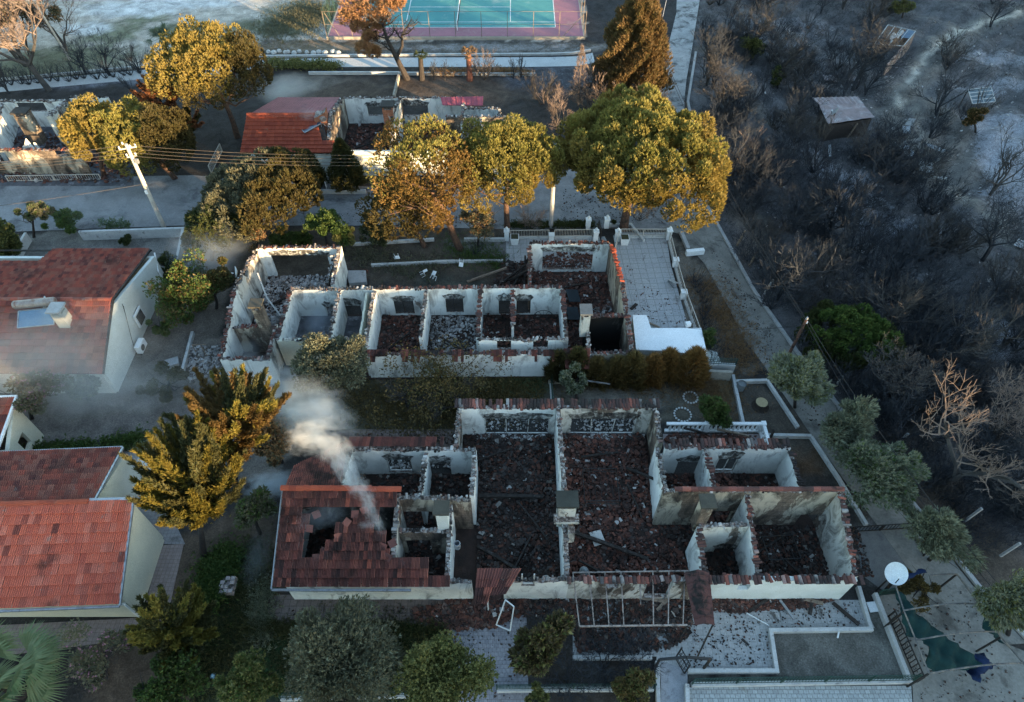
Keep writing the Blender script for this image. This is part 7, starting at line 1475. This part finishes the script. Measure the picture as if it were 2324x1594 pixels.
for k, (bx, by, cx, cy, rx, ry, sfx) in enumerate(((1805, 925, 1815, 858, 76, 60, 'first silvery olive along the lane, beside the brown pole'), (1900, 1020, 1922, 962, 74, 68, 'second silvery olive along the lane, level with the balustrade'), (1985, 1120, 2004, 1070, 92, 78, 'third and widest silvery olive along the lane, level with the ridge of the near ruin'), (2110, 1270, 2140, 1210, 82, 72, 'fourth silvery olive along the lane, above the shade frame'), (2290, 1440, 2296, 1372, 66, 66, 'fifth silvery olive, cut by the right edge beside the shade frame'))):
    leafy(sfx, (bx, by), cx, cy, rx, ry, LF['olive'], name='olive_tree', n=(9500, 7600, 11000, 8200, 7000)[k], ln=(.24, .27, .22, .26, .24)[k], wd=.028, m2=LF[('yg', 'oliveb', 'green', 'oliveb', 'yg')[k]], f2=(.2, .4, .15, .3, .25)[k], clumps=(54, 30, 64, 36, 40)[k], hollow=(.35, .2, .4, .25, .3)[k], wind=(.35, .25 - .2 * k), cat='olive tree', spread=.35, group='silvery olives along the lane')
T = leafy('sparse vine like tree with golden leaves in the garden before the middle ruin', (1000, 905), 1000, 862, 150, 62, LF['gold'], name='tree', n=3600, ln=.13, wd=.04, clumps=150, k=3, hollow=.1, m2=LF['dgreen'], f2=.1, tr=.12)
for k, (px, py) in enumerate(((985, 945), (1040, 930), (925, 925))): bare(['middle', 'right', 'left'][k] + ' bare grey stem cluster among the golden leaves', px, py, 'treec', .62, k * 2.1, TWIGG, 'bare stems in the golden leafed tree')
# singed hedge
for k, (cx, cy, rx, ry) in enumerate(((1268, 828, 26, 34), (1303, 832, 26, 34), (1352, 838, 26, 32), (1392, 842, 26, 34), (1432, 842, 26, 34), (1472, 836, 26, 36), (1510, 828, 26, 38), (1560, 836, 30, 38))):
    cone_conifer(['leftmost clump of the burnt hedge, dark olive', 'second clump of the burnt hedge from the left', 'third clump of the burnt hedge, before the pale broken plank', 'fourth clump of the burnt hedge, middle of the row', 'fifth clump of the burnt hedge, just right of its middle', 'sixth clump of the burnt hedge, third from the right end', 'orange brown clump of the burnt hedge, second from the right end', 'rightmost orange brown clump of the burnt hedge by the annex'][k], (cx + (-2, 3)[k % 2], cy + 30), cx, cy + (3, -2, 4)[k % 3], rx + (0, 5, 2)[k % 3], ry - (6, 1, 9)[k % 3], LF['hedge'] if k > 4 else LF['pined'] if k < 2 else LF['gold'], name='hedge_shrub', n=1300, ln=.5, wd=.028, pw=.55, tr=.06, cat='hedge shrub', group='burnt hedge shrubs before the middle ruin')
def strip(name, label, pix, wd, h, n, m, ln=.16, kind=None, cat='hedge', up=.6, k=4, bw=.04):
    P = [G(*p) for p in pix]; pts = []; rg = np.random.default_rng(int(pix[0][0] * 3 + pix[0][1]))
    for a, b in zip(P, P[1:]):
        q = int(n / max(1, len(P) - 1)); t = rg.random((q, 1)); base_ = np.array(a) + t * (np.array(b) - np.array(a)); lump = .75 + .25 * np.sin(t[:, 0] * 19); base_[:, :2] += rg.normal(size=(q, 2)) * wd * .45; base_[:, 2] = h * rg.random(q) ** .5 * lump; pts.append(base_)
    V, F = blades(np.concatenate(pts), np.tile([0, 0, up], (sum(map(len, pts)), 1)), k, ln, bw, .5, rng=rg); o = vf_obj(name, V, F, m, None, (0, 0, 0)); return tag(o, label, cat, kind=kind)
strip('hedge', 'bright green hedge at the left of the upper burnt yard', [(612, 152), (765, 156)], .9, .8, 2400, LF['yg'], .2)
strip('hedge', 'hazy clipped hedge behind the cream house', [(75, 1030), (235, 1020), (340, 1000)], .7, .7, 3000, LF['green'])
strip('hedge', 'green hedge patch on the soil right of the cream house', [(480, 1360), (490, 1300), (520, 1265)], 1.1, .6, 4200, LF['green'])
strip('ground_plants', 'rough grass growing along the edge of the brown paving', [(560, 1425), (620, 1428), (700, 1432), (850, 1430), (1010, 1430)], .5, .15, 2600, LF['grass'], .25, 'stuff', 'grass', bw=.02)
strip('ground_plants', 'pale grass tufts down the left of the near ruin', [(600, 1330), (590, 1400), (600, 1450)], .8, .15, 1500, LF['olive'], .22, 'stuff', 'grass', bw=.02)
strip('ground_plants', 'green clumps growing in the gravel bed by the pine', [(1020, 545), (1060, 585), (1140, 600), (1080, 560)], 1.4, .1, 700, LF['green'], .35, 'stuff', 'plants', bw=.02)
strip('ground_plants', 'green weeds in the dry garden left of the pine', [(800, 575), (860, 585), (930, 615), (1000, 600)], 1.6, .1, 900, LF['oliveb'], .25, 'stuff', 'plants', bw=.025)
strip('ground_plants', 'dark shrubs and weeds at the roadside behind the ivory railing', [(1160, 512), (1250, 512), (1345, 512)], .5, .15, 1300, LF['dgreen'], .25, 'stuff', 'plants', bw=.03)
strip('ground_plants', 'weeds on the wall of the yard behind the left house', [(235, 520), (300, 520)], .4, 1.0, 300, LF['green'], .2, 'stuff', 'plants')
strip('ground_plants', 'dry brown grass on the verge between lane and terrace', [(1590, 640), (1650, 740), (1690, 830)], 2.2, .1, 2600, LF['brown'], .28, 'stuff', 'grass', bw=.014)
strip('ground_plants', 'dry grass in the garden of the stone rings', [(1420, 870), (1600, 870), (1650, 930)], 2.0, .05, 2600, LF['brown'], .22, 'stuff', 'grass', bw=.012)
strip('ground_plants', 'yellowing fallen leaves and grass in the garden behind the near ruin', [(800, 900), (950, 950), (1100, 900), (1200, 880)], 2.6, .03, 7000, LF['gold'], .13, 'stuff', 'grass', bw=.03, up=.2)
strip('ground_plants', 'dark lawn grass in front of the near ruin', [(620, 1500), (750, 1470), (880, 1470), (1000, 1480)], 2.2, .05, 9000, LF['grass'], .14, 'stuff', 'grass', bw=.014)
strip('ground_plants', 'green weeds between the drive and the brown paving', [(450, 1560), (520, 1450), (560, 1330), (560, 1260)], 2.0, .1, 4200, LF['grass'], .2, 'stuff', 'grass', bw=.02)
strip('ground_plants', 'dry scrub tufts on the playing field', [(600, 90), (660, 40), (720, 20), (700, 80)], 4.0, .1, 3000, LF['oliveb'], .3, 'stuff', 'scrub', bw=.03)
strip('ground_plants', 'brown scorched scrub along the wall behind the palm stumps', [(980, 172), (1100, 165), (1200, 170)], .8, .5, 1200, LF['brown'], .3, 'stuff', 'scrub', bw=.02)
for lab, px, py, r in (('small round green shrub on the dry yard behind the left house', 278, 682 - 8 - 0, .0),): leafy(lab, (282, 558), 282, 548, 18, 12, LF['dgreen'], name='shrub', n=900, trunk=False, cat='shrub', clumps=8)
leafy('round clipped dark bush beside the far left gate pier', (1313, 515), 1313, 507, 8, 8, LF['dgreen'], name='shrub', n=420, ln=.1, wd=.03, trunk=False, cat='shrub', clumps=8, hollow=0); leafy('round clipped dark bush beside the far right gate pier', (1393, 513), 1393, 506, 8, 8, LF['dgreen'], name='shrub', n=420, ln=.1, wd=.03, trunk=False, cat='shrub', clumps=8, hollow=0)

# --- palms
def palm(label, base, top, nf, fl, h=None, name='palm', fan=True, m=None, wind=(0, 0), tr=.2, droop=.35, trunkm=None):
    b = GT(*base); c = GY(*top, b.y) if h is None else Vector((b.x, b.y, h)); T = thing(name, label, 'palm', tuple(b)); mb = MB(); mb.tube([b - Vector((0, 0, .1)), b.lerp(c, .5), c], [tr * 1.3, tr, tr * .9], 9); mb.obj('trunk', trunkm or BARKD, T); rr = random.Random(int(base[0]))
    for k in range(nf):
        an = 2.4 * k; el = rr.uniform(.1, 1.25); d = Vector((math.cos(an) * math.cos(el) + wind[0], math.sin(an) * math.cos(el) + wind[1], math.sin(el))).normalized(); L = fl * rr.uniform(.8, 1.1); pts = [c + d * L * .55 * t - Vector((0, 0, droop * L * t * t * .5)) for t in (0, .5, 1)]; fr = MB(); fr.tube(pts, [.03, .02, .015], 4)
        e = pts[-1]; u = d.cross(Vector((0, 0, 1))).normalized(); n_ = 32
        for j in range(n_):
            a = (j / (n_ - 1) - .5) * (2.7 if fan else 2.0); dd = (d * math.cos(a) + u * math.sin(a)).normalized() if fan else (d * .7 + u * (1 if j % 2 else -1) * .7).normalized(); s0 = e if fan else pts[0].lerp(pts[2], .2 + .8 * j / n_)
            l_ = L * .5 * rr.uniform(.85, 1.05); up_ = Vector((0, 0, 1)); m1_ = s0 + dd * l_ * .5 + up_ * .04; t_ = s0 + dd * l_ - up_ * droop * l_ * rr.uniform(.5, 1.1) + Vector((wind[0], wind[1], 0)) * l_ * .4; w_ = dd.cross(up_).normalized() * (.05 if fl > 2.4 else .03)
            fr.add([s0, m1_ - w_, t_, m1_ + w_], [(0, 1, 2, 3)])
        fr.obj('frond', m or LF['palm'], T)
palm('large fan palm filling the lower left corner', (50, 1575), (60, 1510), 22, 3.4, h=2.6, tr=.25)
palm('second crown of the fan palm cut by the bottom left edge', (-10, 1660), (0, 1600), 12, 3.2, h=2.6, tr=.25)
palm('wind blown palm beside the golden round pine', (378, 128), (372, 88), 15, 2.2, wind=(-.3, .5), m=mat_leaf('dusty_palm_fronds', (.06, .09, .05), (.09, .12, .07), (.05, .06, .04)))
palm('scorched palm stump with short green fronds, left one above the burnt yard', (957, 181), (954, 128), 12, 1.0, m=LF['dgreen'], tr=.28)
palm('scorched palm stump with withered fronds and red trunk, right one above the burnt yard', (1066, 182), (1063, 122), 12, 1.2, m=LF['brown'], tr=.3, trunkm=mat('red_palm_trunk', (.18, .07, .05), (.06, .04, .035), 3, bs=.7))

# --- trees at the court and far left
b = GT(925, 180); T = thing('half_burnt_pine', 'forked half burnt pine before the tennis court, rusty crown at its left', 'pine', tuple(b)); Y = b.y
pts = [b - Vector((0, 0, .1)), GY(905, 142, Y), GY(893, 118, Y), GY(878, 88, Y), GY(868, 55, Y)]; mb = MB(); mb.tube(pts, [.36, .28, .24, .18, .12], 8); mb.tube([GY(900, 130, Y), GY(913, 105, Y + .5), GY(912, 80, Y + .5), GY(925, 60, Y + 1), GY(935, 42, Y + 1)], [.2, .16, .13, .08, .03], 7)
rr = random.Random(5)
for (x0, y0, x1, y1) in ((878, 88, 845, 70), (878, 88, 900, 60), (912, 80, 940, 62), (868, 55, 840, 35), (868, 55, 885, 28), (925, 60, 950, 50), (893, 118, 865, 95), (913, 90, 895, 66), (885, 100, 850, 92), (870, 60, 905, 35)):
    a, e = GY(x0, y0, Y + rr.uniform(-.5, .5)), GY(x1, y1, Y + rr.uniform(-1.5, 1.5)); mb.tube([a, a.lerp(e, .5) + Vector((0, 0, -.2)), e], [.1, .07, .04], 5)
    for q in range(9):
        s = a.lerp(e, rr.uniform(.3, 1)); e2 = s + Vector((rr.gauss(0, .7), rr.gauss(0, .7), rr.uniform(-.2, .9))); mb.tube([s, e2], [.035, .012], 3)
        for w_ in range(4): mb.tube([e2.lerp(s, .3), e2 + Vector((rr.gauss(0, .35), rr.gauss(0, .35), rr.gauss(.1, .3)))], [.014, .006], 3, False)
mb.obj('trunk', BARKD, T)
rg = np.random.default_rng(9); Vs, Fs, nv = [], [], 0
for (px, py, R_) in ((800, 15, 1.5), (825, 35, 1.4), (845, 10, 1.4), (790, 40, 1.1), (850, 60, .9), (862, 40, 1.0), (815, 60, .9), (880, 12, 1.0), (840, 85, .8), (900, 5, .8), (825, 108, .8), (848, 118, .7)):
    c = GY(px, py, Y + rg.uniform(-1, 1)); q = sphere_pts(330, rg) * rg.random((330, 1)) ** .4; P = np.array(c) + q * R_ * np.array([1, 1, .7]); V, F = blades(P, unit(q + np.array([0, 0, .7])), 5, .34, .035, .35, rng=rg); Vs.append(V); Fs.append(F + nv); nv += len(V)
vf_obj('crown', np.concatenate(Vs), np.concatenate(Fs), mat_leaf('rusty_needles', (.26, .12, .06), (.34, .18, .09), (.16, .11, .05)), T, b)
bare('big bare tree with dense pinkish twigs at the top left corner', 112, 205, 'tree', 2.1, .3, TWIGP, lean=(0, -.12))
bare('bare twiggy tree behind the big one in the top left corner, left side', 60, 150, 'treec', 2.2, 2.0, TWIGP); bare('bare twiggy tree behind the big one in the top left corner, right side', 150, 120, 'treec', 1.7, 4.0, TWIGP)
leafy('brown green tree behind the floodlight mast at the top left', (60, 110), 45, 20, 80, 42, LF['oliveb'], n=3000, ln=.35, wd=.07, m2=LF['brown'], clumps=30)
bare('bare pinkish twigs of a second tree cut by the left edge', 5, 175, 'treeb', 1.7, 1.3, TWIGP)
for k, (px, py, s, lab) in enumerate(((195, 168, 1.0, 'dark leafless tree above the far left ruin, left of the leaning trunk'), (250, 172, 1.0, 'dark leafless tree above the far left ruin, right of the first'), (20, 212, .9, 'dark leafless tree at the far left edge of the hedge row'), (315, 165, .8, 'thin dark leafless tree beside the wind blown palm'))): bare(lab, px, py, 'treec', s, k * 1.7, TWIGD)
bare('thin black leaning trunk by the rust red conifer', 312, 222, 'thin', 1.3, .5, TWIGD, lean=(0, -.3))
for k in range(16):
    bare('leafless dark shrub in the hedge along the upper path', 8 + k * 21 + rnd.uniform(-5, 5), 196 - k * 1.9 + rnd.uniform(-2, 3), 'whip', rnd.uniform(.8, 1.15), rnd.uniform(0, 6), TWIGD, 'leafless hedge shrubs along the upper path', 'bare_shrub', cat='bare shrub')
for k, (px, py, kd, s, m_, lab) in enumerate(((850, 218, 'thin', .5, TWIGD, ''), (985, 182, 'thin', 1.0, TWIGD, 'slender bare tree just right of the left palm stump'), (1010, 182, 'thin', .9, TWIGG, 'slender bare tree between the palm stumps'), (1098, 180, 'shrub', 1.3, TWIGP, 'rounded pale bare shrub right of the right palm stump'), (1165, 178, 'thin', 1.0, TWIGD, 'left slender bare tree of the pair at the right yard end'), (1182, 176, 'thin', 1.15, TWIGD, 'right slender bare tree of the pair at the right yard end'),
        (1230, 235, 'shrub', 1.6, TWIGG, 'wide grey bare shrub at the right end of the burnt yard'), (1262, 300, 'treec', .9, TWIGP, 'reddish bare tree behind the largest pine, left side'), (1290, 320, 'thin', 1.2, TWIGG, 'bare whip like tree behind the largest pine'), (1370, 240, 'shrub', 2.0, TWIGP, 'dense pale bare shrub under the huge cypress'), (1335, 250, 'shrubb', 1.6, TWIGG, 'grey bare shrub left under the huge cypress'), (1425, 245, 'shrub', 1.7, TWIGP, 'pale bare shrub right under the huge cypress'), (1480, 245, 'shrubb', 1.2, TWIGP, 'pale bare shrub at the lane edge above the largest pine'),
        (1545, 120, 'shrubb', .6, TWIGD, ''), (1470, 60, 'shrub', 1.2, TWIGD, 'dark bare shrub between cypress and lane at the top'), (1080, 575, 'whip', .7, TWIGD, 'bare sticks under the browned pine'), (1205, 520, 'shrubb', 1.0, TWIGP, 'dry pale twigs hanging at the foot of the yellow green pine'), (1450, 500, 'shrubb', 1.1, TWIGP, 'dry pale twigs at the trunk of the largest pine'), (1530, 485, 'shrub', 1.2, TWIGP, 'dry pale twigs under the right side of the largest pine'),
        (1370, 1520, 'shrub', 1.1, TWIGD, 'black tangled shrub under the pergola edge'), (1440, 1500, 'shrubb', 1.0, TWIGD, 'black tangled shrub beside the light path'), (1240, 1430, 'shrub', .9, TWIGD, 'burnt twigs left of the pergola post'), (1290, 1560, 'shrubb', 1.1, TWIGD, 'burnt twigs at the bottom edge below the pergola'), (1350, 1455, 'whip', .6, TWIGD, 'short burnt stems under the pergola rafters'), (230, 1530, 'shrub', 1.0, TWIGG, 'bare stems inside the pink flowering shrub'), (2000, 1555, 'whip', .4, TWIGD, ''))):
    if lab: bare(lab, px, py, kd, s, k * 1.3, m_, name='bare_tree' if kd in ('thin', 'treec') else 'bare_shrub', cat='bare tree' if kd in ('thin', 'treec') else 'bare shrub')
# --- burnt slope east of the lane
for (px, py, kd, s, m_, lab) in ((2125, 1110, 'tree', 1.75, TWIGP, 'large bare tree with pinkish lit twigs at the right edge, above the third olive'), (2240, 1020, 'treeb', 1.35, TWIGP, 'bare pinkish tree cut by the right edge, above the large one'), (2310, 1150, 'treeb', 1.2, TWIGG, 'grey bare tree cut by the right edge below the pinkish one'), (1935, 205, 'treeb', 1.6, TWIGD, 'big dark bare tree standing over the hillside shed'), (1905, 500, 'treec', 1.5, TWIGD, 'dark many stemmed tree on the white ash patch'),
        (1890, 520, 'shrub', 2.2, TWIGD, 'fan shaped black shrub before the white ash patch'), (1640, 270, 'treeb', 1.25, TWIGG, 'grey bare tree right of the lane above the largest pine'), (1690, 420, 'shrub', 2.0, TWIGP, 'pale bare shrub beside the right flank of the largest pine'), (2000, 30, 'treec', 1.6, TWIGD, 'bare dark tree at the top edge left of the green tree top'), (2100, 480, 'shrub', 1.8, TWIGD, 'dark bare shrub on the slope right of the curved metal sheet'), (2230, 590, 'treeb', 1.3, TWIGD, 'dark bare tree by the dirt track at the right edge'), (1790, 300, 'treec', 1.2, TWIGD, 'dark bare tree left of the hillside shed'), (1985, 925, 'treeb', 1.2, TWIGG, 'bare tree behind the second olive'), (1750, 700, 'shrub', 1.8, TWIGD, 'black shrub mass beside the lane left of the dark green pine')):
    bare(lab, px, py, kd, s, px * .01, m_, name='bare_tree' if 'shrub' not in lab else 'bare_shrub', cat='bare tree' if 'shrub' not in lab else 'bare shrub')
rs = random.Random(44); n = 0
def free(px, py):
    for (x, y, rx, ry) in ((2080, 190, 75, 70), (2190, 380, 50, 60), (1950, 420, 45, 30), (2290, 330, 70, 90), (1930, 270, 60, 40), (2060, 340, 50, 50), (2130, 60, 60, 60), (2040, 100, 50, 45), (2228, 220, 40, 30), (1925, 800, 75, 60), (1960, 1250, 1, 1)):
        if ((px - x) / rx) ** 2 + ((py - y) / ry) ** 2 < 1: return False
    return True
while n < 275:
    px = rs.uniform(1590, 2400); py = rs.uniform(-10, 1180); b = GT(px, py)
    if b.x < lane_x(b.y) + 1.0 or not free(px, py): continue
    if b.x > lane_x(b.y) + 8 and py > 950: continue
    if px > 2150 and py < 700 and rs.random() < .75: continue
    kd = rs.choice(['shrub', 'shrubb', 'shrub', 'treec', 'thin', 'shrubb', 'whip']); s = rs.uniform(.85, 1.75) * (.8 if kd == 'treec' else 1.0); m_ = rs.choice([TWIGD, TWIGD, TWIGG])
    bare('leafless charred shrub in the thicket on the burnt slope', px, py, kd, s, rs.uniform(0, 6.3), m_, 'charred shrubs on the slope beyond the lane', 'bare_shrub', (rs.gauss(0, .08), rs.gauss(0, .08)), 'bare shrub'); n += 1
# fine burnt scrub covering the slope: one mass nobody could count
rg = np.random.default_rng(77); N = 34000; px = rg.uniform(1585, 2420, N); py = rg.uniform(-20, 1250, N); P = []
for a, c in zip(px, py):
    p = GT(a, c)
    if p.x > lane_x(p.y) + .6 and (free(a, c) or rg.random() < .12) and not (a > 2150 and c < 650 and rg.random() < .6) and math.sin(p.x * .7) * math.cos(p.y * .6 + 1) > -.55: P.append(p)
P = np.array(P); V, F = blades(P, np.tile([0, 0, .6], (len(P), 1)), 4, .75, .013, .6, rng=rg); tag(vf_obj('burnt_scrub', V, F, TWIGD, None, (0, 0, 0)), 'fine burnt scrub and dead grass covering the slope beyond the lane', 'scrub', kind='stuff')
for k in range(34):
    t = k / 33; px = 1575 + t * 40 + rs.uniform(-6, 14); py = 640 + t * 200; 
    if k % 2 == 0: bare('thin burnt whip shrub on the verge beside the terrace railing', px, py, 'whip', rs.uniform(.35, .7), rs.uniform(0, 6), TWIGD, 'burnt whips on the verge beside the terrace', 'bare_shrub', cat='bare shrub')
# ================================================================ SMOKE AND AIR
def smoke(label, px, py, z, sx, sy, sz, dens, col=(.86, .88, .9), rz=0.0, ry=0.0, rx=0.0, nscale=2.2, rough=1.0, soft=.5, seed=0.0, aniso=.3):
    import bmesh
    me = bpy.data.meshes.new('smoke'); bm = bmesh.new(); bmesh.ops.create_icosphere(bm, subdivisions=3, radius=1.0); bm.to_mesh(me); bm.free()
    m = bpy.data.materials.new('smoke_%s' % label.replace(' ', '_')[:28]); m.use_nodes = True; t = m.node_tree; t.nodes.remove(t.nodes['Principled BSDF'])
    tc = _n(t, 'ShaderNodeTexCoord'); ln = _n(t, 'ShaderNodeVectorMath', operation='LENGTH'); t.links.new(tc.outputs['Object'], ln.inputs[0])
    mp = _n(t, 'ShaderNodeMapping'); mp.inputs['Location'].default_value = (seed, seed * 1.7, 0); t.links.new(tc.outputs['Object'], mp.inputs[0])
    nz = noise(t, mp.outputs[0], nscale, 5, .62, .5)
    a = _n(t, 'ShaderNodeMath', operation='MULTIPLY_ADD'); t.links.new(ln.outputs['Value'], a.inputs[0]); a.inputs[1].default_value = -1.0; a.inputs[2].default_value = .78 - .5 * rough
    b = _n(t, 'ShaderNodeMath', operation='MULTIPLY_ADD'); t.links.new(nz, b.inputs[0]); b.inputs[1].default_value = rough * 1.1; t.links.new(a.outputs[0], b.inputs[2])
    r = _n(t, 'ShaderNodeMapRange'); r.interpolation_type = 'SMOOTHSTEP'; t.links.new(b.outputs[0], r.inputs[0]); r.inputs[1].default_value = 0; r.inputs[2].default_value = soft; r.inputs[3].default_value = 0; r.inputs[4].default_value = dens
    v = _n(t, 'ShaderNodeVolumePrincipled'); v.inputs['Color'].default_value = (*col, 1); v.inputs['Anisotropy'].default_value = aniso; t.links.new(r.outputs[0], v.inputs['Density']); t.links.new(v.outputs[0], t.nodes['Material Output'].inputs['Volume'])
    me.materials.append(m); o = bpy.data.objects.new('smoke', me); COL.objects.link(o); o.location = G(px, py, z); o.scale = (sx, sy, sz); o.rotation_euler = (rx, ry, rz)
    return tag(o, label, 'smoke', kind='stuff')
BL = (.70, .80, .92)
W1 = (.95, .94, .92); W2 = (.86, .91, .96)
for k, (lab, px, py, z, sx, sy, sz, dn, cl, rz) in enumerate((('white smoke puff drifting off the burning roof, left and brightest lobe', 700, 995, 6.6, 1.5, 1.1, 1.1, 1.1, W1, .3), ('white smoke puff right of the brightest lobe', 752, 1018, 6.4, 1.6, 1.05, 1.1, 1.0, W1, -.5), ('thin smoke curl on top of the white puff', 725, 968, 6.6, 1.7, .9, .9, .45, W2, .1),
        ('smoke column just below the white puff', 782, 1062, 6.0, 1.35, .75, .8, .95, W2, -1.0), ('middle of the bluish smoke column', 815, 1105, 5.5, 1.2, .7, .8, .8, W2, -.7), ('lower bluish part of the smoke column', 838, 1148, 5.0, 1.1, .55, .6, .85, W2, -1.2), ('thin root of the smoke column at the torn roof edge', 858, 1188, 4.4, .8, .38, .5, 1.0, W2, -1.0), ('small white curl beside the root of the smoke column', 835, 1192, 4.2, .7, .3, .35, .9, W2, .2))):
    smoke(lab, px, py, z, sx, sy, sz, dn, cl, rz=rz, ry=.25, nscale=2.4, rough=1.9, soft=.7, seed=20 + k * 3.3)
smoke('small blue smoke wisp left of the scorched roof', 622, 1100, 3.2, 2.2, 1.2, .9, .7, BL, rz=.2, nscale=2.4, rough=1.4, seed=3)
smoke('light wisps curling on the middle of the scorched roof', 730, 1170, 3.9, 2.0, 1.1, .6, .35, BL, rz=.3, nscale=2.6, seed=12)
smoke('grey smoke bank before the left wing of the middle ruin', 600, 868, 2.6, 4.8, 2.4, 1.6, .6, (.8, .83, .86), nscale=2.1, rough=1.4, soft=.9, seed=4)
smoke('faint grey smoke trailing over the garden behind the white puff', 705, 930, 5.5, 3.8, 2.4, 1.8, .7, (.8, .85, .9), rz=-.5, nscale=2.2, rough=1.5, soft=.9, seed=6)
smoke('blue haze hanging over the trees behind the left wing', 475, 565, 3.2, 4.2, 4.0, 2.4, .34, BL, nscale=1.3, soft=.9, seed=7)
smoke('pale smoke veil lying over the roof of the left house', 90, 790, 5.6, 10, 5.2, 1.8, .3, (.88, .87, .86), rz=.1, nscale=1.9, rough=1.4, soft=1.2, seed=9)
smoke('thin smoke veil over the shrubs in front of the left house', 200, 880, 3.0, 9.5, 3.6, 1.8, .36, (.85, .87, .88), nscale=1.8, rough=1.3, soft=1.1, seed=10)
smoke('thin smoke over the gable yard of the cream house', 330, 1090, 2.6, 3.0, 3.6, 1.7, .42, (.85, .87, .88), nscale=1.5, soft=.9, seed=11)
smoke('blue smoke standing in the second room of the middle ruin', 722, 728, 1.5, 1.6, 1.9, 1.1, .35, BL, nscale=1.5, soft=.8, seed=13)
smoke('thin smoke in the front left room of the middle ruin', 560, 800, 2.0, 1.7, 1.4, 1.3, .34, (.82, .82, .82), nscale=1.6, soft=.8, seed=14)
smoke('light haze over the upper burnt yard behind the red roof', 650, 205, 2.0, 4.6, 3.2, 2.0, .24, (.8, .86, .93), nscale=1.3, soft=.9, seed=15)
smoke('wisp rising at the chimney corner of the red roofed house', 700, 262, 4.4, 1.4, 1.0, .8, .22, (.88, .88, .9), nscale=2, soft=.7, seed=16)
smoke('bluish haze lying on the road left of the pale pole', 250, 470, 1.6, 11.0, 3.8, 1.6, .09, BL, nscale=1.2, soft=.9, seed=17)
smoke('faint smoke beside the left gutter of the scorched roof', 585, 1260, 1.6, 1.2, 2.6, 1.2, .16, BL, nscale=1.6, soft=.9, seed=18)
